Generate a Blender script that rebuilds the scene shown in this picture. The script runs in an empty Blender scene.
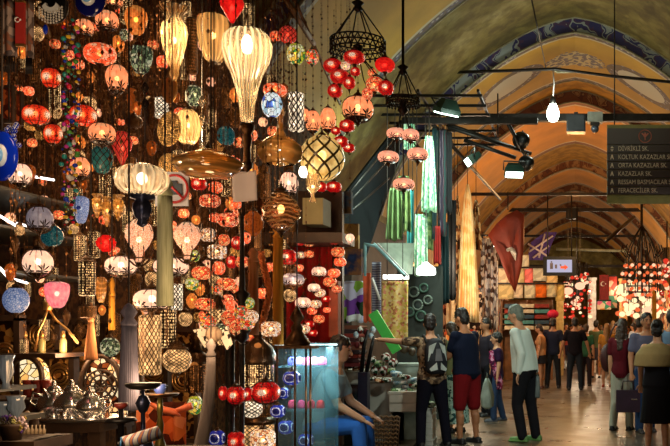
import bpy, math, random
from mathutils import Vector, Matrix, Euler
PI = math.pi
C = bpy.context.scene.collection
rnd = random.Random(7)
F = 900.0; VX = 575.0; HY = 330.0; EYE = 1.46
CAN = 4.92          # underside of the lamp stall canopy

def P(px, py, Y):
    return Vector(((px - VX) / F * Y, Y, EYE + (HY - py) / F * Y))
def YL(px, lat):
    return lat * F / (VX - px)

# ------------------------------------------------------------- mesh builder
class MB:
    def __init__(s):
        s.v = []; s.f = []; s.m = []; s.sm = []
    def add(s, vs, fs, mi=0, smooth=True):
        b = len(s.v); s.v += [tuple(p) for p in vs]
        for f in fs:
            s.f.append([i + b for i in f]); s.m.append(mi); s.sm.append(smooth)
        return s
    def box(s, c, d, rot=None, mi=0, bev=0):
        c = Vector(c); h = Vector(d) / 2; R = Euler(rot).to_matrix() if rot else Matrix.Identity(3)
        vs = [c + R @ Vector((x * h.x, y * h.y, z * h.z)) for x in (-1, 1) for y in (-1, 1) for z in (-1, 1)]
        return s.add(vs, [(0, 1, 3, 2), (4, 6, 7, 5), (0, 4, 5, 1), (2, 3, 7, 6), (0, 2, 6, 4), (1, 5, 7, 3)], mi, False)
    def lathe(s, prof, seg=20, lobes=0, amp=0.0, twist=0.0, c=(0, 0, 0), sc=(1, 1, 1), mi=0, smooth=True, cap=True, R=None):
        vs = []; n = len(prof)
        for k, (r, z) in enumerate(prof):
            for i in range(seg):
                a = 2 * PI * i / seg
                rr = r * (1 + amp * math.cos(lobes * a + twist * z)) if lobes else r
                p = Vector((rr * math.cos(a) * sc[0], rr * math.sin(a) * sc[1], z * sc[2]))
                if R: p = R @ p
                vs.append(p + Vector(c))
        fs = []
        for k in range(n - 1):
            for i in range(seg):
                j = (i + 1) % seg
                fs.append((k * seg + i, k * seg + j, (k + 1) * seg + j, (k + 1) * seg + i))
        if cap:
            fs.append(tuple(range(seg - 1, -1, -1))); fs.append(tuple((n - 1) * seg + i for i in range(seg)))
        return s.add(vs, fs, mi, smooth)
    def ell(s, c, r, seg=16, ring=10, R=None, mi=0):
        if not hasattr(r, '__len__'): r = (r, r, r)
        prof = [(max(1e-3, math.sin(PI * k / ring)), -math.cos(PI * k / ring)) for k in range(ring + 1)]
        return s.lathe(prof, seg, c=c, sc=r, mi=mi, R=R)
    def tube(s, pts, r, seg=6, mi=0, smooth=True):
        pts = [Vector(p) for p in pts]; n = len(pts)
        rs = r if hasattr(r, '__len__') else [r] * n
        vs = []; up = Vector((0, 0, 1)); prev = None
        for k, p in enumerate(pts):
            d = (pts[min(k + 1, n - 1)] - pts[max(k - 1, 0)]).normalized()
            if prev is None:
                a = d.cross(up) if abs(d.dot(up)) < .95 else d.cross(Vector((1, 0, 0)))
            else:
                a = prev - d * prev.dot(d)
            a.normalize(); prev = a; b = d.cross(a)
            for i in range(seg):
                t = 2 * PI * i / seg
                vs.append(p + a * rs[k] * math.cos(t) + b * rs[k] * math.sin(t))
        fs = []
        for k in range(n - 1):
            for i in range(seg):
                j = (i + 1) % seg
                fs.append((k * seg + i, k * seg + j, (k + 1) * seg + j, (k + 1) * seg + i))
        fs.append(tuple(range(seg - 1, -1, -1))); fs.append(tuple((n - 1) * seg + i for i in range(seg)))
        return s.add(vs, fs, mi, smooth)
    def cap(s, a, b, ra, rb, seg=12, flat=(1, 1)):
        # tapered capsule with rounded ends
        a = Vector(a); b = Vector(b); d = (b - a).normalized()
        pts = []; rs = []
        for k in range(4):
            t = PI / 2 * k / 4; pts.append(a - d * ra * math.cos(t)); rs.append(max(ra * math.sin(t), .002))
        pts.append(a); rs.append(ra); pts.append(b); rs.append(rb)
        for k in range(3, -1, -1):
            t = PI / 2 * k / 4; pts.append(b + d * rb * math.cos(t)); rs.append(max(rb * math.sin(t), .002))
        return s.tube(pts, rs, seg)
    def loft(s, rings, seg=20):
        # rings: (center, rx, ry, axis_x, axis_y)
        vs = []
        for (c, rx, ry, ax, ay) in rings:
            for i in range(seg):
                t = 2 * PI * i / seg
                vs.append(Vector(c) + Vector(ax) * rx * math.cos(t) + Vector(ay) * ry * math.sin(t))
        fs = []
        for k in range(len(rings) - 1):
            for i in range(seg):
                j = (i + 1) % seg
                fs.append((k * seg + i, k * seg + j, (k + 1) * seg + j, (k + 1) * seg + i))
        n = len(rings)
        fs.append(tuple(range(seg - 1, -1, -1))); fs.append(tuple((n - 1) * seg + i for i in range(seg)))
        return s.add(vs, fs)
    def sheet(s, fn, nu, nv, th=0.0, mi=0, smooth=True):
        # fn(u,v)->Vector ; th: thickness along a second offset sheet
        vs = []
        for j in range(nv + 1):
            for i in range(nu + 1): vs.append(fn(i / nu, j / nv))
        W = nu + 1
        fs = [(j * W + i, j * W + i + 1, (j + 1) * W + i + 1, (j + 1) * W + i) for j in range(nv) for i in range(nu)]
        if th:
            n = len(vs); off = Vector((0, th, 0)) if not hasattr(th, '__len__') else Vector(th)
            vs2 = [p + off for p in vs]; fs2 = [tuple(reversed([q + n for q in f])) for f in fs]
            edge = [(i, 0) for i in range(nu)] 
            for i in range(nu):
                fs2.append((i, i + n, i + 1 + n, i + 1)); a = nv * W + i; fs2.append((a, a + 1, a + 1 + n, a + n))
            for j in range(nv):
                a = j * W; fs2.append((a, a + W, a + W + n, a + n)); a = j * W + nu; fs2.append((a, a + n, a + W + n, a + W))
            vs += vs2; fs += fs2
        return s.add(vs, fs, mi, smooth)
    def prism(s, poly, mp, th, mi=0):
        # poly 2D outline, mp maps (x,y)->Vector, th thickness vector
        n = len(poly); a = [mp(x, y) for x, y in poly]; t = Vector(th); b = [p + t for p in a]
        fs = [tuple(range(n)), tuple(range(2 * n - 1, n - 1, -1))] + [(i, i + n, (i + 1) % n + n, (i + 1) % n) for i in range(n)]
        return s.add(a + b, fs, mi, False)
    def mesh(s, name, fix=True):
        me = bpy.data.meshes.new(name); me.from_pydata(s.v, [], s.f)
        me.polygons.foreach_set('material_index', s.m); me.polygons.foreach_set('use_smooth', s.sm)
        me.update()
        return me
    def build(s, name, mats, parent=None, loc=None, rot=None, label=None, fixn=False):
        me = s.mesh(name)
        for m in (mats if isinstance(mats, (list, tuple)) else [mats]): me.materials.append(m)
        o = bpy.data.objects.new(name, me); C.objects.link(o)
        if parent: o.parent = parent
        if loc is not None: o.location = loc
        if rot is not None: o.rotation_euler = rot
        if label: o['label'] = label
        return o

def tag(o, label=None, cat=None, group=None, kind=None):
    if label: o['label'] = label
    if cat: o['category'] = cat
    if group: o['group'] = group
    if kind: o['kind'] = kind
    return o
def empty(name, loc, label=None, cat=None, group=None, rz=0):
    o = bpy.data.objects.new(name, None); C.objects.link(o); o.location = loc; o.rotation_euler = (0, 0, rz)
    o.empty_display_size = .05
    return tag(o, label, cat, group)
_mc = {}
def shared(key, fn):
    if key not in _mc:
        me = fn().mesh(key); me.materials.append(None); _mc[key] = me
    return _mc[key]
def inst(name, me, mat, parent=None, loc=(0, 0, 0), sc=(1, 1, 1), rot=(0, 0, 0)):
    o = bpy.data.objects.new(name, me); C.objects.link(o)
    if parent: o.parent = parent
    o.location = loc; o.scale = sc; o.rotation_euler = rot
    o.material_slots[0].link = 'OBJECT'; o.material_slots[0].material = mat
    return o

# ------------------------------------------------------------- materials
def newmat(name):
    m = bpy.data.materials.new(name); m.use_nodes = True; nt = m.node_tree; nt.nodes.clear()
    out = nt.nodes.new('ShaderNodeOutputMaterial')
    return m, nt, out
def nd(nt, typ, props=None, **ins):
    n = nt.nodes.new('ShaderNode' + typ)
    for k, v in (props or {}).items(): setattr(n, k, v)
    for k, v in ins.items():
        key = k.replace('_', ' ')
        if key.startswith('i') and key[1:].isdigit(): key = int(key[1:])
        sock = n.inputs[key]
        if hasattr(v, 'is_output') or isinstance(v, bpy.types.NodeSocket): nt.links.new(v, sock)
        else: sock.default_value = v
    return n
def c4(c, k=1.0): return (c[0] * k, c[1] * k, c[2] * k, 1)
def s2l(r, g, b):   # sRGB 0-255 to linear
    f = lambda u: (u / 255 / 12.92) if u / 255 <= .04045 else ((u / 255 + .055) / 1.055) ** 2.4
    return (f(r), f(g), f(b))
def ramp(nt, fac, stops, interp='LINEAR'):
    n = nt.nodes.new('ShaderNodeValToRGB'); n.color_ramp.interpolation = interp; e = n.color_ramp.elements
    while len(e) < len(stops): e.new(.5)
    for i, (p, c) in enumerate(stops): e[i].position = p; e[i].color = c4(c)
    nt.links.new(fac, n.inputs[0]); return n.outputs[0]
def mth(nt, op, a, b=None, c=None):
    n = nt.nodes.new('ShaderNodeMath'); n.operation = op
    for i, v in enumerate((a, b, c)):
        if v is None: continue
        if isinstance(v, bpy.types.NodeSocket): nt.links.new(v, n.inputs[i])
        else: n.inputs[i].default_value = v
    return n.outputs[0]
def mixc(nt, fac, a, b):
    n = nt.nodes.new('ShaderNodeMix'); n.data_type = 'RGBA'
    for i, v in ((0, fac), (6, a), (7, b)):
        if isinstance(v, bpy.types.NodeSocket): nt.links.new(v, n.inputs[i])
        else: n.inputs[i].default_value = c4(v) if hasattr(v, '__len__') else v
    return n.outputs[2]
def coords(nt, kind='Object'):
    return nt.nodes.new('ShaderNodeTexCoord').outputs[kind]

def plain(name, col, rough=.6, metal=0.0, var=.25, scale=8, bump=.0, col2=None, spec=.5, sheen=0):
    m, nt, out = newmat(name); co = coords(nt)
    no = nd(nt, 'TexNoise', Vector=co, Scale=scale, Detail=5.0)
    c2 = col2 or tuple(min(1, v * (1 + var)) for v in col); c1 = tuple(v * (1 - var) for v in col)
    cc = ramp(nt, no.outputs[0], [(.3, c1), (.7, c2)])
    b = nd(nt, 'BsdfPrincipled', Base_Color=cc, Roughness=rough, Metallic=metal)
    b.inputs['Specular IOR Level'].default_value = spec
    if bump:
        bp = nd(nt, 'Bump', Strength=bump, Distance=.02, Height=no.outputs[0]); nt.links.new(bp.outputs[0], b.inputs['Normal'])
    nt.links.new(b.outputs[0], out.inputs[0]); return m

def glow(name, cols, style='mosaic', scale=4.0, st=1.0, edge=.06, see=.25, dark=(.03, .012, .008), interp='CONSTANT'):
    """lit glass shade; a bulb stands inside and shows through the glass"""
    m, nt, out = newmat(name); co = coords(nt)
    sx = nd(nt, 'SeparateXYZ', Vector=co)
    n = len(cols)
    if style == 'mosaic':
        v = nd(nt, 'TexVoronoi', Vector=co, Scale=scale); sep = nd(nt, 'SeparateColor', Color=v.outputs['Color'])
        col = ramp(nt, sep.outputs[0], [(i / n, c) for i, c in enumerate(cols)], interp)
        e = nd(nt, 'TexVoronoi', {'feature': 'DISTANCE_TO_EDGE'}, Vector=co, Scale=scale)
        mask = mth(nt, 'GREATER_THAN', e.outputs['Distance'], edge)
    elif style == 'flower':   # rosettes round the belly with dots between
        ang = mth(nt, 'ARCTAN2', sx.outputs[1], sx.outputs[0])
        k = mth(nt, 'COSINE', mth(nt, 'MULTIPLY', ang, float(scale)))
        zz = mth(nt, 'MULTIPLY', sx.outputs[2], 2.2)
        w = mth(nt, 'COSINE', mth(nt, 'MULTIPLY', zz, 2.0))
        fl = mth(nt, 'MULTIPLY', mth(nt, 'ADD', k, 1.0), mth(nt, 'ADD', w, 1.0))
        col = ramp(nt, mth(nt, 'POWER', mth(nt, 'MULTIPLY', fl, .25), .55), [(i / n, c) for i, c in enumerate(cols)], interp)
        e = nd(nt, 'TexVoronoi', {'feature': 'DISTANCE_TO_EDGE'}, Vector=co, Scale=7.0)
        dots = nd(nt, 'TexVoronoi', Vector=co, Scale=5.5, Randomness=.3)
        mask = mth(nt, 'MULTIPLY', mth(nt, 'GREATER_THAN', e.outputs['Distance'], edge), mth(nt, 'GREATER_THAN', dots.outputs['Distance'], .27))
    elif style == 'leaf':     # frosted glass with painted palm leaves low on the globe
        ang = mth(nt, 'ARCTAN2', sx.outputs[1], sx.outputs[0])
        bx_ = mth(nt, 'MULTIPLY', mth(nt, 'SUBTRACT', mth(nt, 'FRACT', mth(nt, 'MULTIPLY', ang, 5 / (2 * PI))), .5), 2 * PI / 5)
        by_ = mth(nt, 'ADD', sx.outputs[2], .62)
        rho = mth(nt, 'SQRT', mth(nt, 'ADD', mth(nt, 'MULTIPLY', bx_, bx_), mth(nt, 'MULTIPLY', by_, by_)))
        phi = mth(nt, 'ARCTAN2', bx_, by_)
        lobe = mth(nt, 'MULTIPLY', mth(nt, 'POWER', mth(nt, 'ABSOLUTE', mth(nt, 'COSINE', mth(nt, 'MULTIPLY', phi, 4.0))), 2.0), .58)
        mask = mth(nt, 'MULTIPLY', mth(nt, 'GREATER_THAN', rho, lobe), mth(nt, 'GREATER_THAN', sx.outputs[2], -.74))
        no = nd(nt, 'TexNoise', Vector=co, Scale=3.0)
        col = ramp(nt, no.outputs[0], [(.3 + .4 * i / max(1, n - 1), c) for i, c in enumerate(cols)])
    elif style == 'crackle':
        e = nd(nt, 'TexVoronoi', {'feature': 'DISTANCE_TO_EDGE'}, Vector=co, Scale=scale)
        col = ramp(nt, e.outputs['Distance'], [(0, cols[0]), (.12, cols[1 % n]), (.3, cols[-1])]); mask = None
    elif style == 'lattice':
        ang = mth(nt, 'ARCTAN2', sx.outputs[1], sx.outputs[0])
        a = mth(nt, 'MULTIPLY', ang, float(scale)); z = mth(nt, 'MULTIPLY', sx.outputs[2], float(scale) * 1.1)
        p = mth(nt, 'ABSOLUTE', mth(nt, 'SINE', mth(nt, 'ADD', a, z))); q = mth(nt, 'ABSOLUTE', mth(nt, 'SINE', mth(nt, 'SUBTRACT', a, z)))
        mn = mth(nt, 'MINIMUM', p, q); mask = mth(nt, 'GREATER_THAN', mn, edge)
        no = nd(nt, 'TexNoise', Vector=co, Scale=3.0)
        col = ramp(nt, no.outputs[0], [(.3 + .4 * i / max(1, n - 1), c) for i, c in enumerate(cols)])
    else:
        no = nd(nt, 'TexNoise', Vector=co, Scale=scale)
        col = ramp(nt, no.outputs[0], [(.3 + .4 * i / max(1, n - 1), c) for i, c in enumerate(cols)]); mask = None
    if mask is not None: colm = mixc(nt, mask, dark, col); stv = mth(nt, 'MULTIPLY', mask, st)
    else: colm = col; stv = st
    b = nd(nt, 'BsdfPrincipled', Base_Color=colm, Roughness=.25)
    nt.links.new(colm, b.inputs['Emission Color'])
    if isinstance(stv, float) or isinstance(stv, int): b.inputs['Emission Strength'].default_value = stv
    else: nt.links.new(stv, b.inputs['Emission Strength'])
    if see > 0:
        t = nd(nt, 'BsdfTransparent', Color=colm)
        f = mth(nt, 'MULTIPLY', mask, see) if mask is not None else see
        mx = nd(nt, 'MixShader'); 
        if isinstance(f, float): mx.inputs[0].default_value = f
        else: nt.links.new(f, mx.inputs[0])
        nt.links.new(b.outputs[0], mx.inputs[1]); nt.links.new(t.outputs[0], mx.inputs[2]); nt.links.new(mx.outputs[0], out.inputs[0])
    else: nt.links.new(b.outputs[0], out.inputs[0])
    return m

def clearglass(name, tint, n=18, twist=0.0, see=.7, streak=.8, rough=.08, swirl=0):
    """clear cut glass: transparent between the ribs, the ribs scatter the light of the bulb inside"""
    m, nt, out = newmat(name); co = coords(nt); sx = nd(nt, 'SeparateXYZ', Vector=co)
    ang = mth(nt, 'ARCTAN2', sx.outputs[1], sx.outputs[0])
    if swirl:
        w = nd(nt, 'TexWave', {'wave_type': 'BANDS', 'bands_direction': 'Z'}, Vector=co, Scale=swirl, Distortion=6.0, Detail=2.0)
        st = mth(nt, 'POWER', w.outputs[1], 3.0)
    else:
        st = mth(nt, 'POWER', mth(nt, 'ABSOLUTE', mth(nt, 'COSINE', mth(nt, 'MULTIPLY_ADD', sx.outputs[2], twist / 2, mth(nt, 'MULTIPLY', ang, n / 2)))), 5.0)
    t = nd(nt, 'BsdfTransparent', Color=c4(tint)); tl = nd(nt, 'BsdfTranslucent', Color=c4(tuple(min(1, v * 1.1) for v in tint)))
    gl = nd(nt, 'BsdfGlossy', Color=(1, .95, .88, 1), Roughness=rough); df = nd(nt, 'BsdfDiffuse', Color=c4(tint, .8))
    fr = nd(nt, 'Fresnel', IOR=1.6)
    a = nd(nt, 'MixShader', Fac=.4); nt.links.new(tl.outputs[0], a.inputs[1]); nt.links.new(df.outputs[0], a.inputs[2])
    b = nd(nt, 'MixShader'); f = mth(nt, 'MULTIPLY_ADD', st, streak, 1 - see); f = mth(nt, 'MINIMUM', f, 1.0)
    nt.links.new(f, b.inputs[0]); nt.links.new(t.outputs[0], b.inputs[1]); nt.links.new(a.outputs[0], b.inputs[2])
    c = nd(nt, 'MixShader'); nt.links.new(mth(nt, 'MULTIPLY_ADD', fr.outputs[0], 1.0, .04), c.inputs[0]); nt.links.new(b.outputs[0], c.inputs[1]); nt.links.new(gl.outputs[0], c.inputs[2])
    nt.links.new(c.outputs[0], out.inputs[0]); return m

def emit(name, col, st, sample=False):
    m, nt, out = newmat(name); e = nd(nt, 'Emission', Color=c4(col), Strength=st); nt.links.new(e.outputs[0], out.inputs[0])
    if not sample: m.cycles.emission_sampling = 'NONE'
    return m

def pierced(name, metal, light, scale=16, hole=.16, st=1.6, cyl=True, grid='hex'):
    """pierced metalwork whose hole pattern is coloured to glow unevenly, as if lit from inside"""
    m, nt, out = newmat(name); co = coords(nt)
    if grid == 'hex':
        v = nd(nt, 'TexVoronoi', Vector=co, Scale=float(scale), Randomness=.35); mask = mth(nt, 'LESS_THAN', v.outputs['Distance'], hole * 2.4)
    else:
        sx = nd(nt, 'SeparateXYZ', Vector=co); ang = mth(nt, 'ARCTAN2', sx.outputs[1], sx.outputs[0])
        a = mth(nt, 'MULTIPLY', ang, float(scale)); z = mth(nt, 'MULTIPLY', sx.outputs[2], float(scale) * 1.6)
        p = mth(nt, 'ABSOLUTE', mth(nt, 'SINE', mth(nt, 'ADD', a, z))); q = mth(nt, 'ABSOLUTE', mth(nt, 'SINE', mth(nt, 'SUBTRACT', a, z)))
        mask = mth(nt, 'GREATER_THAN', mth(nt, 'MINIMUM', p, q), hole * 2)
    no = nd(nt, 'TexNoise', Vector=co, Scale=2.2, Detail=2.0)
    b = nd(nt, 'BsdfPrincipled', Base_Color=c4(metal), Roughness=.4, Metallic=.8)
    b.inputs['Emission Color'].default_value = c4(light)
    nt.links.new(mth(nt, 'MULTIPLY', mask, mth(nt, 'MULTIPLY', mth(nt, 'POWER', no.outputs[0], 3.0), st * 7)), b.inputs['Emission Strength'])
    nt.links.new(b.outputs[0], out.inputs[0]); return m

def pattern(name, cols, scale=6.0, kind='voronoi', rough=.8, interp='CONSTANT', detail=0, stretch=(1, 1, 1), bump=0):
    m, nt, out = newmat(name); co = coords(nt)
    mp = nd(nt, 'Mapping', Vector=co); mp.inputs['Scale'].default_value = stretch; n = len(cols)
    if kind == 'voronoi':
        v = nd(nt, 'TexVoronoi', Vector=mp.outputs[0], Scale=float(scale)); f = nd(nt, 'SeparateColor', Color=v.outputs['Color']).outputs[0]
    elif kind == 'wave':
        v = nd(nt, 'TexWave', {'wave_type': 'BANDS', 'bands_direction': 'X'}, Vector=mp.outputs[0], Scale=float(scale), Distortion=2.0); f = v.outputs[1]
    elif kind == 'bandz':
        v = nd(nt, 'TexWave', {'wave_type': 'BANDS', 'bands_direction': 'Z'}, Vector=mp.outputs[0], Scale=float(scale), Distortion=.6); f = v.outputs[1]
    else:
        v = nd(nt, 'TexNoise', Vector=mp.outputs[0], Scale=float(scale), Detail=3.0); f = mth(nt, 'MULTIPLY_ADD', v.outputs[0], 2.2, -.6)
    cc = ramp(nt, f, [(i / n, c) for i, c in enumerate(cols)], interp)
    b = nd(nt, 'BsdfPrincipled', Base_Color=cc, Roughness=rough); b.inputs['Specular IOR Level'].default_value = .2
    nt.links.new(b.outputs[0], out.inputs[0]); return m

M = {}
M['bronze'] = plain('bronze', (.10, .05, .022), .34, .85, .6, 18, .5)
M['darkmetal'] = plain('dark_metal', (.02, .016, .014), .45, .6, .4, 10)
M['blackmetal'] = plain('black_metal', (.008, .008, .009), .4, .4, .3, 10)
M['brass'] = plain('brass', (.75, .42, .14), .3, .9, .35, 12, .2)
M['silver'] = plain('silver', (.88, .87, .85), .19, .95, .1, 10)
M['bluesteel'] = plain('blue_steel', (.05, .06, .12), .3, .8, .5, 12, .3)
M['cord'] = plain('cord', (.018, .010, .006), .8)
M['darkwood'] = plain('dark_wood', (.045, .022, .011), .55, 0, .5, 6, .3)
M['wood'] = plain('wood', (.22, .10, .035), .55, 0, .4, 6, .2)
M['greywood'] = plain('grey_wood', (.52, .48, .41), .6, 0, .18, 5, .1)
M['white'] = plain('white_paint', (.75, .72, .7), .5, 0, .05)
M['bulb'] = emit('lit_bulb', (1, .74, .42), 11.0)
M['bulbw'] = emit('lit_white_bulb', (1, .86, .66), 12.0)
orange = s2l(255, 96, 50); red = s2l(235, 40, 30); dred = s2l(190, 15, 20); peach = s2l(255, 186, 140); cream = s2l(255, 226, 180)
pink = s2l(255, 150, 130); white = s2l(255, 240, 222); amber = s2l(255, 160, 60); blue = s2l(40, 60, 190); lblue = s2l(150, 180, 235)
green = s2l(60, 150, 110); teal = s2l(20, 120, 120); yellow = s2l(250, 210, 90); rose = s2l(240, 108, 66)
M['g_orange'] = glow('orange_mosaic_glass', [orange, s2l(255, 130, 80), peach, orange], 'mosaic', 5, .75, .035)
M['g_redor'] = glow('red_orange_mosaic_glass', [s2l(220, 50, 25), s2l(235, 80, 40), s2l(255, 110, 60), s2l(255, 180, 130), s2l(255, 235, 200)], 'flower', 4, .8, .03)
M['g_red'] = glow('red_mosaic_glass', [dred, s2l(200, 30, 25), s2l(235, 60, 45), s2l(255, 110, 80), s2l(255, 225, 195)], 'flower', 4, .7, .05)
M['g_deepred'] = glow('deep_red_glass', [dred, red], 'plain', 3, .7, 0, .35)
M['g_peach'] = glow('peach_glass_with_leaves', [s2l(250, 150, 92), s2l(255, 188, 134)], 'leaf', 3, .68, 0, .22)
M['g_white'] = glow('white_glass_with_leaves', [s2l(250, 200, 170), s2l(255, 225, 198)], 'leaf', 3, .72, 0, .18)
M['g_lilac'] = glow('lilac_glass_with_leaves', [s2l(160, 150, 165), s2l(195, 188, 200)], 'leaf', 3, .2, 0, .12)
M['g_pink'] = glow('pink_ribbed_glass', [s2l(235, 120, 140), s2l(255, 180, 180)], 'plain', 3, .55, 0, .25)
M['g_paleblue'] = glow('pale_blue_crackle_glass', [s2l(60, 90, 160), lblue, s2l(190, 200, 225)], 'crackle', 6, .25, 0, .12)
M['g_teal'] = glow('teal_crackle_glass', [s2l(10, 40, 60), s2l(20, 100, 110), s2l(60, 130, 130)], 'crackle', 6, .25, 0, .1)
M['g_crackle'] = glow('white_crackle_glass', [s2l(190, 110, 70), s2l(255, 205, 165), s2l(255, 225, 195)], 'crackle', 9, .65, 0, .25)
M['g_amber'] = glow('amber_glass', [s2l(200, 110, 40), s2l(255, 180, 90)], 'plain', 4, .5, 0, .35)
M['g_amberd'] = glow('dim_amber_glass', [s2l(130, 60, 20), s2l(190, 100, 35)], 'plain', 5, .3, 0, .3)
M['g_greenw'] = glow('green_white_mosaic_glass', [s2l(90, 110, 80), s2l(220, 225, 190), s2l(160, 180, 140), s2l(60, 70, 60)], 'mosaic', 4, .4, .06, .2)
M['g_redlat'] = glow('red_lattice_glass', [s2l(190, 40, 35), s2l(230, 80, 60)], 'lattice', 5, .45, .25, .2)
M['g_teallat'] = glow('teal_lattice_glass', [s2l(20, 80, 80), s2l(50, 110, 100)], 'lattice', 5, .3, .25, .1)
M['g_goldlat'] = glow('gold_lattice_glass', [s2l(200, 160, 80), s2l(250, 225, 150)], 'lattice', 4, .55, .3, .25, (.08, .045, .01))
M['g_multi'] = glow('multicolour_mosaic_glass', [rose, orange, yellow, s2l(255, 200, 170), green, red], 'mosaic', 4, .6, .05)
M['g_rose'] = glow('rose_mosaic_glass', [rose, s2l(255, 150, 90), s2l(255, 200, 130), s2l(235, 80, 50)], 'mosaic', 4, .65, .05)
M['g_cream'] = glow('cream_mosaic_glass', [cream, s2l(255, 205, 150), white, s2l(200, 120, 70)], 'mosaic', 5, .75, .06)
M['g_blue'] = glow('blue_white_mosaic_glass', [blue, s2l(220, 225, 250), s2l(25, 35, 120), s2l(20, 30, 90)], 'flower', 4, .35, .05, .12)
M['g_green'] = glow('green_yellow_mosaic_glass', [s2l(190, 200, 60), s2l(70, 140, 70), yellow, s2l(240, 240, 190)], 'mosaic', 3, .5, .05, .2)
M['g_pinkm'] = glow('pink_mosaic_glass', [s2l(250, 128, 80), s2l(255, 178, 130), s2l(215, 72, 45)], 'mosaic', 5, .65, .05)
M['g_softpink'] = glow('soft_pink_opal_glass', [s2l(245, 160, 125), s2l(255, 195, 165)], 'leaf', 3, .72, 0, .2)
M['g_turq'] = glow('turquoise_white_glass', [s2l(215, 232, 238), s2l(175, 212, 226), s2l(225, 236, 240), s2l(60, 90, 170), s2l(225, 238, 242), s2l(235, 238, 240)], 'mosaic', 2.5, .7, .04, .2)
M['clear'] = clearglass('clear_ribbed_glass', s2l(255, 226, 182), 20, 1.2, .78, .7)
M['clearmelon'] = clearglass('clear_melon_glass', s2l(255, 230, 198), 18, 0, .68, .7)
M['cleartwist'] = clearglass('clear_twisted_glass', s2l(255, 212, 155), 15, 3, .72, .7)
M['clearor'] = clearglass('warm_ribbed_glass', s2l(255, 210, 150), 14, 1, .5, .8)
M['clearamb'] = clearglass('amber_clear_glass', s2l(252, 200, 120), 0, 0, .62, .45, .05, swirl=.8)
M['clearbrown'] = clearglass('smoky_brown_glass', s2l(190, 140, 95), 0, 0, .8, .6, .06, swirl=1.4)
M['p_gold'] = pierced('glowing_gold_filigree', (.45, .22, .06), s2l(255, 180, 90), 10, .13, 1.8)  # gold glow put into the surface; the filigree discs are no lamps
M['p_hex'] = pierced('pierced_bronze', (.06, .03, .015), s2l(255, 200, 130), 7, .15, 1.3)
M['p_lat'] = pierced('lattice_pierced_bronze', (.05, .025, .012), s2l(255, 190, 120), 8, .2, .9, grid='lat')
M['p_white'] = pierced('white_lit_pierced_metal', (.05, .03, .02), s2l(255, 228, 190), 5, .24, 1.1, grid='lat')
M['p_dim'] = pierced('dim_pierced_bronze', (.07, .035, .015), s2l(255, 150, 70), 9, .12, .45)
EXPO = 0.2
# ------------------------------------------------------------- the hall: vault, ribs, walls, floor
def prof(zp, W, zs=3.6, n=48):
    out = []
    for i in range(n + 1):
        t = -1 + 2 * i / n; t = math.copysign(abs(t) ** .8, t)
        out.append((t * W, zs + (zp - zs) * max(0, 1 - abs(t) ** 1.5) ** .7, t))
    return out
def plaster_mat():
    m, nt, out = newmat('stained_plaster'); co = coords(nt)
    n1 = nd(nt, 'TexNoise', Vector=co, Scale=.7, Detail=8.0, Roughness=.65); n2 = nd(nt, 'TexNoise', Vector=co, Scale=3.5, Detail=6.0)
    a = ramp(nt, n1.outputs[0], [(.36, (.095, .07, .014)), (.5, (.185, .14, .032)), (.64, (.30, .25, .10))])
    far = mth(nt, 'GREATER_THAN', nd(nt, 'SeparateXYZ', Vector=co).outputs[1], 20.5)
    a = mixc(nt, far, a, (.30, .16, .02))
    st = ramp(nt, n2.outputs[0], [(.42, (.55, .5, .42)), (.56, (1, 1, 1))])
    n = nt.nodes.new('ShaderNodeMix'); n.data_type = 'RGBA'; n.blend_type = 'MULTIPLY'; n.inputs[0].default_value = .8
    nt.links.new(a, n.inputs[6]); nt.links.new(st, n.inputs[7])
    v = nd(nt, 'TexVoronoi', {'feature': 'DISTANCE_TO_EDGE'}, Vector=nd(nt, 'TexNoise', Vector=co, Scale=1.5, Detail=5.0).outputs[1], Scale=2.2)
    crack = mth(nt, 'LESS_THAN', v.outputs[0], .006)
    cc = mixc(nt, mth(nt, 'MULTIPLY', crack, .5), n.outputs[2], (.06, .045, .025))
    b = nd(nt, 'BsdfPrincipled', Base_Color=cc, Roughness=.85); nt.links.new(b.outputs[0], out.inputs[0]); return m
M['plaster'] = plaster_mat()
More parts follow.
